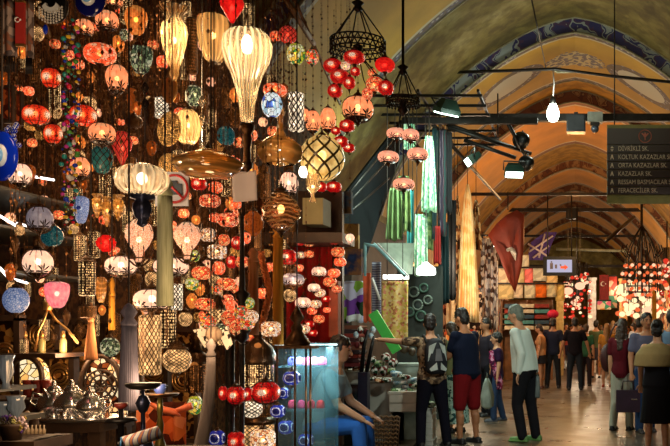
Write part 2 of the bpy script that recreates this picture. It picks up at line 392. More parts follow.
def soffit_mat(name, base, ornament):
    m, nt, out = newmat(name); uv = coords(nt, 'UV'); s = nd(nt, 'SeparateXYZ', Vector=uv); u, v = s.outputs[0], s.outputs[1]
    co = coords(nt); n1 = nd(nt, 'TexNoise', Vector=co, Scale=1.2, Detail=6.0)
    a = ramp(nt, n1.outputs[0], [(.35, tuple(x * .8 for x in base)), (.65, tuple(x * 1.15 for x in base))])
    fine = nd(nt, 'TexVoronoi', Vector=co, Scale=9.0); f1 = ramp(nt, fine.outputs[0], [(.0, (.5, .48, .42)), (.35, (.05, .05, .12)), (.5, (.08, .06, .05))])
    # painted borders along both edges of the soffit
    dv = mth(nt, 'ABSOLUTE', mth(nt, 'SUBTRACT', v, .5)); edge = mth(nt, 'GREATER_THAN', dv, .445)
    a = mixc(nt, edge, a, f1 if ornament != 2 else (.16, .06, .025))
    line = mth(nt, 'MULTIPLY', mth(nt, 'GREATER_THAN', dv, .425), mth(nt, 'LESS_THAN', dv, .445)); a = mixc(nt, line, a, (.4, .36, .25))
    if ornament == 1:
        def ell(cu, cv, ru, rv):
            x = mth(nt, 'DIVIDE', mth(nt, 'SUBTRACT', u, cu), ru); y = mth(nt, 'DIVIDE', mth(nt, 'SUBTRACT', v, cv), rv)
            return mth(nt, 'ADD', mth(nt, 'POWER', mth(nt, 'ABSOLUTE', x), 2.0), mth(nt, 'POWER', mth(nt, 'ABSOLUTE', y), 2.0))
        e = ell(.5, .5, .062, .17); w = nd(nt, 'TexVoronoi', Vector=co, Scale=11.0)
        ee = mth(nt, 'ADD', e, mth(nt, 'MULTIPLY', w.outputs[0], .5)); a = mixc(nt, mth(nt, 'LESS_THAN', ee, 1.0), a, mixc(nt, mth(nt, 'GREATER_THAN', w.outputs[0], .55), (.1, .09, .12), (.42, .36, .2)))
        for cu in (.353, .647):
            e = ell(cu, .5, .09, .22); a = mixc(nt, mth(nt, 'LESS_THAN', e, 1.0), a, f1); a = mixc(nt, mth(nt, 'LESS_THAN', e, .5), a, (.42, .42, .36))
    b = nd(nt, 'BsdfPrincipled', Base_Color=a, Roughness=.7); nt.links.new(b.outputs[0], out.inputs[0]); return m
def band_mat(name, c1, c2, c3):
    m, nt, out = newmat(name); co = coords(nt)
    n = nd(nt, 'TexNoise', Vector=co, Scale=1.3, Detail=2.0, Distortion=2.5)
    w = nd(nt, 'TexWave', {'wave_type': 'BANDS', 'bands_direction': 'DIAGONAL'}, Vector=co, Scale=.9, Distortion=14.0, Detail=3.0, Detail_Scale=1.6)
    a = ramp(nt, mth(nt, 'MULTIPLY_ADD', nd(nt, 'TexVoronoi', Vector=co, Scale=3.2).outputs['Distance'], .5, mth(nt, 'MULTIPLY', w.outputs[1], .7)), [(0, c1), (.42, c2), (.62, c3), (.74, c1), (.86, c3)], 'CONSTANT')
    b = nd(nt, 'BsdfPrincipled', Base_Color=a, Roughness=.7); nt.links.new(b.outputs[0], out.inputs[0]); return m
ochre = (.36, .20, .01)
M['soff1'] = soffit_mat('ochre_soffit_with_ornament', ochre, 1)
M['soff0'] = soffit_mat('ochre_soffit_with_border', (.42, .24, .02), 0)
M['soff2'] = soffit_mat('ochre_soffit_plain', (.44, .19, .014), 2)
M['band'] = band_mat('painted_band', (.05, .045, .16), (.10, .05, .12), (.38, .42, .42))
M['band2'] = band_mat('painted_brown_band', (.16, .05, .02), (.10, .03, .02), (.34, .18, .07))
M['whiteline'] = plain('pale_moulding', (.26, .23, .14), .7, 0, .3)

RIBS = [(9.6, 13.0), (16.6, 19.7), (21.6, 26.4), (30.4, 33.6), (35.4, 38.2), (40.2, 43.0), (45.2, 48.0), (50.5, 53.0)]
def rib(n, y0, y1, ms):
    pi = prof(6.94, 3.6); po = prof(7.22, 3.85); mb = MB(); N = len(pi)
    mb2 = []; uvs = []
    vs = []; 
    me = bpy.data.meshes.new('rib')
    for y in (y0, y1):
        for (x, z, t) in pi: vs.append((x, y, z))
        for (x, z, t) in po: vs.append((x, y, z))
        # legs down to the floor
    fs = []; mi = []; uv = []
    def q(a, b, c, d, m, u): fs.append((a, b, c, d)); mi.append(m); uv.extend(u)
    for i in range(N - 1):
        ti, tj = i / (N - 1), (i + 1) / (N - 1); z4 = [(0, 0)] * 4
        q(i, i + 1, i + 1 + 2 * N, i + 2 * N, 0, [(ti, 0), (tj, 0), (tj, 1), (ti, 1)])
        q(i, i + N, i + 1 + N, i + 1, 1, z4)
        q(i + 2 * N, i + 1 + 2 * N, i + 1 + 3 * N, i + 3 * N, 1, z4)
        q(i + N, i + 3 * N, i + 1 + 3 * N, i + 1 + N, 2, z4)
    me.from_pydata(vs, [], fs); me.polygons.foreach_set('material_index', mi)
    ul = me.uv_layers.new(name='UVMap')
    for k, u in enumerate(uv): ul.data[k].uv = u
    for m in ms: me.materials.append(m)
    o = bpy.data.objects.new('trim_%d' % n, me); C.objects.link(o); tag(o, kind='structure')
    # pale mouldings running along the front edges
    mb = MB(); mb.tube([(x, y0 - .03, z) for x, z, t in pi], .022, 6); mb.tube([(x, y0 - .03, z) for x, z, t in po[2:-2]], .02, 6)
    mb.tube([(x, y1 + .01, z) for x, z, t in pi], .018, 6)
    mb.build('moulding', M['whiteline'], o)
    # pier below the spring line
    for s in (-1, 1):
        b = MB().box((s * 3.74, (y0 + y1) / 2, 1.83), (.26, y1 - y0, 3.66)); b.build('pier', M['plaster'], o)
for i, (a, b) in enumerate(RIBS):
    if i == 0: ms = [M['soff0'], M['band'], M['plaster']]
    elif i == 1: ms = [M['soff1'], M['band'], M['plaster']]
    else: ms = [M['soff2'], M['band2'], M['plaster']]
    rib(i + 1, a, b, ms)
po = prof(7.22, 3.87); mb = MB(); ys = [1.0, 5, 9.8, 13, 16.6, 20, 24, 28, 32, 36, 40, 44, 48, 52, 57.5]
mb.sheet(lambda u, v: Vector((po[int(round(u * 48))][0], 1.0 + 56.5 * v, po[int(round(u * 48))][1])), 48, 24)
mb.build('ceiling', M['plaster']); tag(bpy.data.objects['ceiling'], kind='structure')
def wall(name, c, d, m):
    o = MB().box(c, d).build(name, m); tag(o, kind='structure'); return o
M['wallbrown'] = plain('brown_plaster_wall', (.16, .11, .06), .8, 0, .35, 3)
wall('wall_left', (-3.97, 29, 1.83), (.2, 57, 3.66), M['wallbrown'])
wall('wall_right', (3.97, 29, 1.83), (.2, 57, 3.66), M['wallbrown'])
wall('wall_far', (0, 57.6, 3.7), (8.1, .2, 7.4), M['plaster'])
wall('wall_near', (0, -1.9, 3.7), (8.3, .2, 7.4), M['plaster'])
mb = MB(); mb.sheet(lambda u, v: Vector((po[int(round(u * 48))][0], -1.8 + 2.8 * v, po[int(round(u * 48))][1])), 48, 2); o = mb.build('trim_20', M['plaster']); tag(o, kind='structure')
for s, n in ((-1, 'trim_21'), (1, 'trim_22')):
    tag(MB().box((s * 3.97, -.4, 1.83), (.2, 3.0, 3.66)).build(n, M['wallbrown']), kind='structure')
def floor_mat():
    m, nt, out = newmat('polished_stone_floor'); co = coords(nt)
    br = nd(nt, 'TexBrick', Vector=co, Scale=1.0, Color1=(.085, .062, .038, 1), Color2=(.125, .094, .06, 1), Mortar=(.05, .04, .028, 1))
    br.inputs['Mortar Size'].default_value = .008; br.inputs['Brick Width'].default_value = .8; br.inputs['Row Height'].default_value = .4
    n = nd(nt, 'TexNoise', Vector=co, Scale=2.0, Detail=6.0); a = ramp(nt, n.outputs[0], [(.3, (.6, .6, .6)), (.7, (1.1, 1.05, 1.0))])
    x = nt.nodes.new('ShaderNodeMix'); x.data_type = 'RGBA'; x.blend_type = 'MULTIPLY'; x.inputs[0].default_value = 1
    nt.links.new(br.outputs[0], x.inputs[6]); nt.links.new(a, x.inputs[7])
    b = nd(nt, 'BsdfPrincipled', Base_Color=x.outputs[2]); b.inputs['Specular IOR Level'].default_value = .6
    nt.links.new(ramp(nt, n.outputs[0], [(.3, (.25,) * 3), (.7, (.45,) * 3)]), b.inputs['Roughness'])
    bp = nd(nt, 'Bump', Strength=.25, Distance=.01, Height=n.outputs[0]); nt.links.new(bp.outputs[0], b.inputs['Normal'])
    nt.links.new(b.outputs[0], out.inputs[0]); return m
M['floor'] = floor_mat()
wall('floor', (0, 27.8, -.05), (8.2, 59.8, .1), M['floor'])

# ------------------------------------------------------------- tie beams, rods, wires across the hall
def beam(py, Y, r, m, label, name='tie_beam', x0=-3.6, x1=3.6, cat='beam', dz=0.0):
    z = EYE + (HY - py) / F * Y
    mb = MB().box((0, 0, 0), (x1 - x0, r * 2, r * 2)); o = mb.build(name, m, loc=((x0 + x1) / 2, Y, z)); tag(o, label, cat); return o, z
BEAMY = 17.2
beam(118, BEAMY, .07, M['darkmetal'], 'dark iron tie beam carrying the loudspeaker, camera and flood lamps')
beam(210, 31.5, .06, M['darkmetal'], 'dark iron tie beam high behind the street sign')
beam(236, 36, .045, M['darkmetal'], 'thin dark tie beam above the monitor')
beam(266, 36.6, .05, M['darkmetal'], 'lowest dark tie bar, level with the monitor')
mb = MB(); pts = [P(395, 74, 16.3), P(500, 71, 16.3), P(556, 69, 16.3), P(610, 76, 16.3), P(670, 82, 16.3), P(690, 85, 16.3)]
tag(mb.tube(pts, .03, 6).build('tie_rod', M['darkmetal']), 'thin dark rod from which the lit bulb hangs', 'rod')
# hanging bulb
e = empty('light_bulb', P(553, 112, 16.3), 'bright white lit bulb hanging from the thin rod in mid hall', 'light bulb')
s = 16.3 / F
MB().lathe([(.002, -10 * s), (4 * s, -9 * s), (6.2 * s, -4 * s), (6.2 * s, 0), (4.5 * s, 5 * s), (3 * s, 8 * s)], 20).build('bulb', emit('white_hot_bulb', (.86, 1, .84), 16), e)
MB().lathe([(3 * s, 8 * s), (3.2 * s, 12 * s), (2 * s, 15 * s)], 12).build('socket', M['darkmetal'], e)
MB().tube([(0, 0, 14 * s), (.02, 0, 28 * s), (0, 0, 42 * s)], .012).build('cable', M['white'], e)
e = empty('cable_bracket', P(556, 72, 16.35), 'small white cable bracket on the thin rod above the bulb', 'bracket')
MB().tube([(0, 0, 0), (18 * s, 0, 0)], .02).tube([(-.01, 0, 0), (0, 0, 0.08)], .03).build('arm', M['whiteline'], e)
for (a, b, lab) in (((530, -8, 13.2), (546, 68, 16.3), 'thin dark wire slanting down to the rod above the bulb'),):
    tag(MB().tube([P(*a), P(*b)], .012).build('wire', M['darkmetal']), lab, 'wire')
# loudspeaker box + camera on the beam
e = empty('loudspeaker', P(576, 124, 17.0), 'black loudspeaker box mounted on the tie beam', 'loudspeaker'); s = 17.0 / F
MB().box((0, 0, 0), (19 * s, .25, 18 * s)).build('cabinet', M['blackmetal'], e)
MB().box((0, -.135, 0), (16 * s, .02, 15 * s)).build('grille', plain('speaker_cloth', (.015, .016, .018), .9), e)
MB().box((0, .02, 10.5 * s), (4 * s, .06, 3 * s)).build('bracket', M['darkmetal'], e)
e = empty('security_camera', P(595, 118, 16.95), 'grey security camera box hung from the tie beam', 'camera')
MB().box((0, 0, 0), (15 * s, .22, 10 * s)).build('housing', plain('grey_box', (.16, .16, .13), .5), e)
MB().box((0, 0, -6.5 * s), (9 * s, .16, 4 * s)).build('mount', M['darkmetal'], e)
MB().ell((0, 0, -11 * s), 4 * s).build('dome', plain('camera_dome', (.04, .05, .07), .15), e)
# ------------------------------------------------------------- flood lamps
def flood(px, py, Y, w, h, face, label, on, tint=(.75, 1, .85), rod=True):
    """lamp head with a glass front; face = direction the glass looks (x,y,z)"""
    d = Vector(face).normalized(); q = d.to_track_quat('-Y', 'Z'); s = Y / F
    e = empty('flood_lamp', P(px, py, Y), label, 'lamp'); e.rotation_euler = q.to_euler()
    W, H = w * s / 2, h * s / 2
    hd = MB(); vs = []
    for (k, y) in ((1.0, -.05), (1.0, .02), (.55, .16)):
        for (a, b) in ((-1, -1), (1, -1), (1, 1), (-1, 1)): vs.append((a * W * k, y, b * H * k))
    fs = [(0, 1, 2, 3), (11, 10, 9, 8)] + [(4 * r + i, 4 * r + 4 + i, 4 * r + 4 + (i + 1) % 4, 4 * r + (i + 1) % 4) for r in range(2) for i in range(4)]
    hd.add(vs, fs, 0, False); hd.build('housing', plain('green_black_metal', (.012, .03, .022), .35, .3), e)
    MB().box((0, -.06, 0), (W * 1.8, .02, H * 1.7)).build('glass', emit('flood_glass', tint, 7.0 if on else .4), e)
    MB().tube([(-W * 1.1, .03, 0), (-W * 1.1, .12, H * 1.6), (W * 1.1, .12, H * 1.6), (W * 1.1, .03, 0)], .012).build('yoke', M['darkmetal'], e)
    if on:
        L = bpy.data.lights.new('flood_light', 'AREA'); L.shape = 'RECTANGLE'; L.size = W * 1.6; L.size_y = H * 1.6; L.energy = on; L.color = tint
        lo = bpy.data.objects.new('flood_light', L); C.objects.link(lo); lo.parent = e; lo.location = (0, -.09, 0); lo.rotation_euler = (-PI / 2, 0, 0)
    return e
M['frame'] = M['darkmetal']
flood(447, 110, 13.3, 24, 14, (-.25, .25, -1), 'wide flood lamp with glowing glass at the left end of the truss', 70)
flood(471, 160, 13.6, 17, 9, (-.8, -.25, -.6), 'green cased flood lamp aimed left at the scarves', 5)
flood(514, 172, 14.4, 19, 9, (.1, -.5, -.85), 'flood lamp with glowing face under the long black arms', 18)
flood(514, 226, 21, 13, 6, (.2, -.5, -.8), 'slim lit lamp above the red flag', 12, (1, .95, .8))
flood(500, 243, 21.5, 15, 7, (.3, -.5, -.8), 'lit lamp at the upper left corner of the red flag', 12, (1, .95, .8))
# truss + arms that carry them
z0 = P(0, 120, 14.6).z
o = MB().box((0, 0, 0), (2.2, .10, .10)).build('lamp_truss', M['darkmetal'], loc=P(470, 121, 14.6)); tag(o, 'dark horizontal lamp truss over the scarf stall', 'truss')
for i, (a, b, lab) in enumerate([((430, 118, 14.7), (531, 154, 15.4), 'upper long black arm reaching right from the truss'), ((448, 127, 14.7), (520, 150, 15.2), 'middle black arm below the truss'),
                      ((464, 140, 15), (516, 158, 15.1), 'lower black arm between two flood lamps'), ((505, 118, 14.7), (525, 155, 15.2), 'short steep black strut at the right of the truss'),
                      ((430, 121, 14.6), (500, 199, 20), 'long dark diagonal stay falling toward the red flag')]):
    tag(MB().tube([P(*a), P(*b)], .035).build('strut', M['darkmetal']), lab, 'strut')
for (px, py, r, lab) in ((522, 140, 9, 'round black lamp reflector at the end of the arms'), (527, 163, 8, 'small black reflector beside the glowing flood lamp')):
    s = 15.1 / F; e = empty('reflector_lamp', P(px, py, 15.1), lab, 'lamp')
    MB().lathe([(r * s, -.06), (r * s * .95, .0), (r * s * .6, .12), (r * s * .25, .18)], 20, R=Euler((PI / 2, 0, .5)).to_matrix()).build('reflector', M['blackmetal'], e)
    MB().tube([(0, .18, 0), (0, .2, .2)], .015).build('bracket', M['darkmetal'], e)
# ------------------------------------------------------------- text
def text_mesh(body, size, font_bold=False):
    cu = bpy.data.curves.new('t', 'FONT'); cu.body = body; cu.size = size; cu.extrude = .002; cu.align_y = 'CENTER'
    if font_bold: cu.offset = size * .012
    o = bpy.data.objects.new('t', cu); C.objects.link(o)
    dg = bpy.context.evaluated_depsgraph_get(); me = bpy.data.meshes.new_from_object(o.evaluated_get(dg)); bpy.data.objects.remove(o); return me
def put_text(body, size, loc, mat, parent, name='lettering', sx=1.0):
    me = text_mesh(body, size); me.materials.clear(); me.materials.append(mat)
    o = bpy.data.objects.new(name, me); C.objects.link(o); o.parent = parent; o.location = loc; o.rotation_euler = (PI / 2, 0, 0); o.scale = (sx, 1, 1); return o
# street sign
SY = 12.5; s = SY / F
e = empty('street_sign', P(645, 164, SY), 'brown hanging street sign with six rows of white lettering', 'sign')
Wd = 76 * s
MB().box((0, .03, 0), (Wd, .04, 79 * s)).build('board', plain('olive_sign_board', (.20, .19, .05), .6, 0, .15), e)
brn = plain('brown_sign_panel', (.028, .010, .009), .5, 0, .1); let = plain('sign_lettering', (.60, .50, .38), .6, 0, .05)
MB().box((0, 0, 27.5 * s), (Wd * .995, .03, 16 * s)).build('header_panel', brn, e)
rows = ['DİVRİKLİ SK.', 'KOLTUK KAZAZLAR SK.', 'ORTA KAZAZLAR SK.', 'KAZAZLAR SK.', 'RESSAM BASMACILAR SK.', 'FERACECİLER SK.']
for i, r in enumerate(rows):
    z = (16 - i * 8.35 - 1.0) * s
    p = MB().box((0, 0, z), (Wd * .995, .03, 7.6 * s)).build('row_panel', brn, e)
    put_text(r, 6.4 * s, (-27 * s, -.018, z), let, p, sx=.80)
    a = MB(); mp = lambda x, y: Vector((-33 * s + x * s, -.016, z + y * s))
    if i == 0:
        a.prism([(-1.6, .6), (1.6, .6), (0, 2.8)], mp, (0, -.004, 0)); a.prism([(-1.6, -.6), (0, -2.8), (1.6, -.6)], mp, (0, -.004, 0))
    else:
        a.prism([(-1.8, -2.2), (-.9, -2.2), (-.5, -.6), (.5, -.6), (.9, -2.2), (1.8, -2.2), (.5, 2.4), (-.5, 2.4)], mp, (0, -.004, 0))
    a.build('arrow', let, p)
mb = MB(); ring = [(6.2 * s * math.cos(2 * PI * k / 28), -.02, 27.5 * s + 6.2 * s * math.sin(2 * PI * k / 28)) for k in range(29)]
mb.tube(ring, .5 * s, 5); mp = lambda x, y: Vector((x * s, -.018, 27.5 * s + y * s))
mb.prism([(-.5, -4), (.5, -4), (.6, -1), (3.8, 2.6), (2.6, 3.2), (0, .6), (-2.6, 3.2), (-3.8, 2.6), (-.6, -1)], mp, (0, -.006, 0))
mb.prism([(-1, 1.6), (0, .8), (1, 1.6), (0, 4.4)], mp, (0, -.006, 0))
mb.build('emblem', plain('emblem_red_cream', (.42, .12, .08), .6), e)
MB().tube([(-Wd * .4, .03, 39 * s), (-Wd * .4, .03, 39 * s + 3.0)], .01).tube([(Wd * .4, .03, 39 * s), (Wd * .4, .03, 39 * s + 2.0)], .01).build('hanger', M['darkmetal'], e)
# monitor
MY = 24.0; s = MY / F; e = empty('monitor', P(559.5, 266, MY), 'black framed monitor with a lit picture hung across the hall', 'monitor')
MB().box((0, .08, 0), (33 * s, .12, 19 * s)).build('case', M['blackmetal'], e)
MB().box((0, .01, 0), (25 * s, .02, 12.5 * s)).build('screen', emit('lit_screen', s2l(196, 190, 214), .8), e)
g = plain('screen_grey', (.12, .12, .2), .5); mb = MB()
for (x, y, w, h) in ((-8, 0, 3, 6), (-3.5, -.5, 2.2, 4), (-8, 4, 1.4, 1.6), (1, 1, 1.6, 1.6)): mb.box((x * s, -.005, y * s), (w * s, .01, h * s))
mb.build('picture', g, e); mp = lambda x, y: Vector((x * s, -.003, y * s))
MB().prism([(1, -2.6), (5, -2.6), (5, -4.2), (8.6, -1.2), (5, 1.6), (5, 0), (1, 0)], mp, (0, -.01, 0)).build('arrow', plain('screen_red', (.7, .12, .08), .5), e)
MB().tube([(-12 * s, .1, 9 * s), (-12 * s, .1, 1.9)], .02).tube([(12 * s, .1, 9 * s), (12 * s, .1, 1.9)], .02).build('hanger', M['darkmetal'], e)
o = MB().box((0, 0, 0), (7.2, .08, .08)).build('tie_beam', M['darkmetal'], loc=(0, MY + .1, P(0, 266, MY).z + 1.93)); tag(o, 'slim dark beam from which the monitor is hung', 'beam')
# ------------------------------------------------------------- hanging lamps of the stall on the left
def sph(n=12, a=.0, b=1.0): return [(math.sin(PI * (a + (b - a) * k / n)) or .001, -math.cos(PI * (a + (b - a) * k / n))) for k in range(n + 1)]
SH = {
 'globe': lambda: MB().lathe(sph(12, .09, .90), 24),
 'oblate': lambda: MB().lathe([((max(0, 1 - abs(z) ** 2.6)) ** .5 if abs(z) < .97 else .3, z) for z in [-.97, -.88, -.75, -.55, -.3, 0, .3, .55, .75, .88, .97]], 24),
 'egg': lambda: MB().lathe([(.25, -1), (.5, -.88), (.72, -.6), (.9, -.2), (1, .2), (.92, .6), (.7, .85), (.4, 1)], 24),
 'drum': lambda: MB().lathe([(.55, -1), (.95, -.72), (1, -.5), (1, .5), (.95, .72), (.55, 1)], 8, smooth=False),
 'cyl': lambda: MB().lathe([(.72, -1), (.9, -.97), (1, -.9), (.97, -.84), (.97, .84), (1, .9), (.9, .97), (.72, 1)], 12, smooth=False),
 'tear': lambda: MB().lathe([(.03, -1), (.2, -.75), (.6, -.25), (.92, .15), (1, .45), (.85, .75), (.45, 1)], 24),
 'pear': lambda: MB().lathe([(.26, -1), (.3, -.7), (.42, -.35), (.62, 0), (.86, .25), (.99, .5), (1, .65), (.93, .82), (.7, .95), (.3, 1)], 96, 20, .035, 1.2),
 'melon': lambda: MB().lathe([(.42, -1), (.72, -.8), (.92, -.45), (1, 0), (.95, .4), (.75, .78), (.4, 1)], 96, 18, .05, 0),
 'vase': lambda: MB().lathe([(.1, -1), (.35, -.8), (.3, -.72), (.55, -.4), (.8, 0), (.9, .3), (.78, .52), (.48, .68), (.6, .8), (.98, .97), (1, 1)], 90, 15, .06, 3.0, cap=False),
 'bell': lambda: MB().lathe([(.12, -1), (.26, -.85), (.18, -.7), (.3, -.5), (.7, -.15), (.96, .2), (1, .45), (.85, .75), (.4, 1)], 72, 14, .06, 5.0),
 'onion': lambda: MB().lathe([(.62, -1), (.92, -.82), (1, -.55), (.92, -.3), (.6, -.05), (.28, .08), (.15, .3), (.11, .65), (.15, 1)], 40, cap=False),
 'saucer': lambda: MB().lathe([(.5, -1), (.62, -.95), (.85, -.5), (1, -.05), (.97, .1), (.75, .45), (.4, .75), (.2, 1)], 48),
 'goblet': lambda: MB().lathe([(.4, -1), (.5, -.9), (.2, -.6), (.25, -.4), (.8, -.05), (1, .3), (.9, .7), (.8, 1)], 30, cap=False),
 'twist': lambda: MB().lathe([(.3, -1), (.62, -.7), (.95, -.3), (1, .1), (.8, .5), (.4, .8), (.25, 1)], 80, 10, .10, 7.0),
 'flute': lambda: MB().lathe([(.3, -1), (.55, -.85), (.8, -.4), (.95, .1), (1, .6), (.92, .85), (.5, 1)], 84, 14, .07, 1.0),
 'bumpy': lambda: MB().lathe(sph(16, .08, .92), 48, 6, .12, 0),
 'disc': lambda: MB().lathe([(.9, -1), (1, -.4), (1, .4), (.9, 1)], 40),
}
def cap_fn(): return MB().lathe([(.02, 1.3), (.06, 1.28), (.08, 1.0), (.2, .9), (.12, .8), (.25, .62), (.5, .42), (.62, .25), (.55, .18), (.95, 0), (1.0, -.12), (.8, -.15)], 16, 8, .06)
def fin_fn(): return MB().lathe([(.9, .15), (1.0, 0), (.7, -.15), (.75, -.3), (.35, -.6), (.42, -.75), (.2, -.95), (.22, -1.1), (.02, -1.35)], 14)
def curl_fn():
    mb = MB()
    for k in range(8):
        a = 2 * PI * k / 8; ca, sa = math.cos(a), math.sin(a)
        mb.tube([(r * ca, r * sa, z) for r, z in ((.12, -1.12), (.45, -1.02), (.78, -.82), (.98, -.5), (1.06, -.3), (1.0, -.2), (.93, -.3), (.98, -.38))], [.05, .045, .04, .035, .03, .028, .025, .02], 5)
        mb.tube([(r * ca, r * sa, z) for r, z in ((.35, 1.0), (.68, .86), (.9, .62), (.98, .48), (1.05, .55))], [.04, .035, .03, .025, .02], 5)
    for k in range(4):
        a = PI / 2 * k + .4; mb.tube([(r * math.cos(a), r * math.sin(a), z) for r, z in ((.3, -1.02), (.82, -.74), (1.01, -.35), (1.04, 0), (1.01, .35), (.82, .72), (.35, 1.0))], .014, 4)
    mb.tube([(.36 * math.cos(2 * PI * k / 16), .36 * math.sin(2 * PI * k / 16), 1.0) for k in range(17)], .035, 4)
    mb.tube([(.14 * math.cos(2 * PI * k / 12), .14 * math.sin(2 * PI * k / 12), -1.1) for k in range(13)], .05, 4)
    mb.tube([(.82 * math.cos(2 * PI * k / 24), .82 * math.sin(2 * PI * k / 24), -.74) for k in range(25)], .03, 5)
    return mb
CHAINS = {}
M['chainm'] = plain('brass_chain', (.16, .07, .025), .35, .8, .5, 20)
def chain_mesh(L):
    """fine brass chain with lozenge links, cached by length in 10 cm steps"""
    k = max(1, int(round(L * 10))); 
    if k not in CHAINS:
        mb = MB(); mb.tube([(0, 0, 0), (0, 0, k / 10)], .0016, 3)
        n = int(k / 10 / .06)
        for i in range(n):
            z = .05 + i * .06; r = .0045 if i % 4 else .009; mb.lathe([(.001, z - r * 1.6), (r, z), (.001, z + r * 1.6)], 4, smooth=False)
        me = mb.mesh('chain'); me.materials.append(None); CHAINS[k] = me
    return CHAINS[k], L / (k / 10)
def cord_fn(): return MB().lathe([(1, 0), (1, 1)], 5)
LAMPS = []
OBST = []   # (x, y, r, zlow, zhigh)
def clash(x, y, r, z0, z1, top):
    n = 0
    for (a, b, q, c0, c1, t_) in OBST:
        d = math.hypot(x - a, y - b)
        if d < r + q and z0 < c1 and z1 > c0: n += 3
        if d < q and z1 < c1 : n += 1
        if d < r and c1 < z1: n += 1
    return n
def note(px, y0, y1, w, Y):
    s = Y / F; OBST.append(((px - VX) * s, Y, w * s / 2, EYE + (HY - y1) * s, EYE + (HY - y0) * s, CAN))
for (px, y0, y1, w, lat) in ((165, 190, 306, 17, 1.95), (129, 320, 412, 22, 1.95), (211, 340, 452, 14, 1.95), (278, 232, 345, 12, 2.15), (253, 256, 335, 12, 2.25), (66, 20, 235, 8, 1.95), (75, 20, 228, 8, 1.95), (172, 172, 206, 33, 2.0), (244, 172, 202, 26, 2.0),
    (90, -22, 18, 32, 1.9), (2, 130, 182, 32, 1.95), (20, 2, 48, 10, 2.0), (29, 0, 60, 8, 2.05), (8, 0, 60, 16, 2.05), (242, 290, 350, 40, 2.2), (55, -12, 36, 30, 2.0), (266, 250, 330, 12, 2.25), (214, 322, 352, 30, 2.0), (258, 318, 460, 36, 2.5), (258, 318, 446, 30, 2.5), (9, 120, 162, 20, 2.1)):
    note(px, y0, y1, w, YL(px, lat))
def hang(e, ztop_local, r=.0035, mat=None):
    if ztop_local > 0.02: pass
def kindname(kind, mat):
    if mat.startswith('p_') or mat == 'bronze': return 'hanging_lantern'
    if kind in ('twist', 'vase', 'tear', 'egg', 'pear', 'melon', 'bell', 'onion', 'saucer', 'goblet', 'flute'): return 'glass_pendant_lamp'
    return 'mosaic_lamp'
def lamp(kind, px, py, w, h, lat, mat, desc, name='hanging_lamp', cat='lamp', cap=1, fin=1, bulb=1, top=CAN, Y=None, rel=True, tilt=0, group=None, capk=.5, label=None, capmat=None, cordr=.0022):
    if not Y:
        best = None
        for dl in (0, .05, -.05, .1, -.1, .15, .2, -.15, .25, -.2, .3, .36, .42, -.26, .5, .58):
            if lat + dl > 3.22: continue
            Yc = YL(px, lat + dl); sc_ = Yc / F; rr = max(w, 4) * sc_ / 2 * .95; q = clash((px - VX) * sc_, Yc, rr, EYE + (HY - py - h * .7) * sc_, EYE + (HY - py + h * .7) * sc_, top)
            if best is None or q < best[0]: best = (q, Yc)
            if q == 0: break
        Y = best[1]
    note(px, py - h * .65, py + h * .6, w, Y)
    s = Y / F; c = P(px, py, Y)
    k = math.cos(math.atan((VX - px) / F)); rw = w * s / 2 * k; rh = h * s / 2
    e = empty(kindname(kind, mat) if name == 'hanging_lamp' else name, c)
    cm = M[capmat or 'bronze']
    if kind == 'drum' and mat.startswith('p_'): kind = 'cyl'
    me = shared('shade_' + kind, SH[kind])
    if tilt:
        inst('shade', me, M[mat], e, sc=(rw, rw, rh), rot=(PI / 2, 0, tilt))
    else: inst('shade', me, M[mat], e, sc=(rw, rw, rh))
    toploc = rh
    if cap:
        cs = rw * capk; inst('metal_cap', shared('cap', cap_fn), cm, e, (0, 0, rh * .93), (cs, cs, cs * cap)); toploc = rh * .93 + cs * cap * 1.28
    if fin:
        fs = rw * .32; inst('finial', shared('finial', fin_fn), cm, e, (0, 0, -rh * .95), (fs, fs, fs * fin))
    if mat in ('g_peach', 'g_white', 'g_lilac', 'g_redor', 'g_red', 'g_softpink', 'g_crackle') and w > 17:
        inst('metal_curls', shared('curls', curl_fn), cm, e, (0, 0, 0), (rw, rw, rh))
    if bulb:
        inst('bulb', shared('bulb', lambda: MB().ell((0, 0, 0), 1, 10, 6)), M['bulb' if bulb == 1 else 'bulbw'], e, (0, 0, .1 * rh), (rw * .2, rw * .2, rw * .24))
    L = top - (c.z + toploc)
    if L > 0:
        cm_, kz = chain_mesh(L); inst('chain', cm_, M['chainm'], e, (0, 0, toploc), (1, 1, kz))
    LAMPS.append(dict(o=e, px=px, py=py, w=w, h=h, desc=desc, rel=rel, cat=cat, group=group, label=label))
    return e
def extra(e, mb, name, mat): return mb.build(name, M[mat] if isinstance(mat, str) else mat, e)

L = lamp
# --- upper left
L('oblate', 107, 21, 24, 21, 2.2, 'g_peach', 'peach glass lamp with dark painted leaves, right of the dark blue evil-eye disc', rel=False)
L('oblate', 84, 28, 20, 18, 2.4, 'g_peach', 'smaller peach leaf lamp directly under the dark blue evil-eye disc', rel=False)
L('oblate', 100, 54, 34, 21, 2.2, 'g_orange', 'wide orange oblate lamp in the upper left, right of the bead strand', rel=False)
L('globe', 118, 44, 13, 18, 2.5, 'g_amber', 'narrow amber glass lamp')
L('egg', 117, 80, 24, 29, 2.2, 'g_peach', 'tall peach egg shaped lamp with curled metalwork below')
L('oblate', 113, 2, 20, 12, 2.3, 'g_peach', 'peach lamp cut by the upper picture edge')
L('bumpy', 51, 78, 20, 20, 2.3, 'g_redor', 'round red lamp with star pattern beside the bead strand, highest of three', rel=False)
L('oblate', 36, 115, 29, 20, 2.1, 'g_redor', 'oblate orange red mosaic lamp with dotted rings, leftmost of the orange lamps', rel=False)
L('oblate', 83, 116, 28, 22, 2.25, 'g_redor', 'oblate orange mosaic lamp with a black star at its side, right of the bead strand', rel=False)
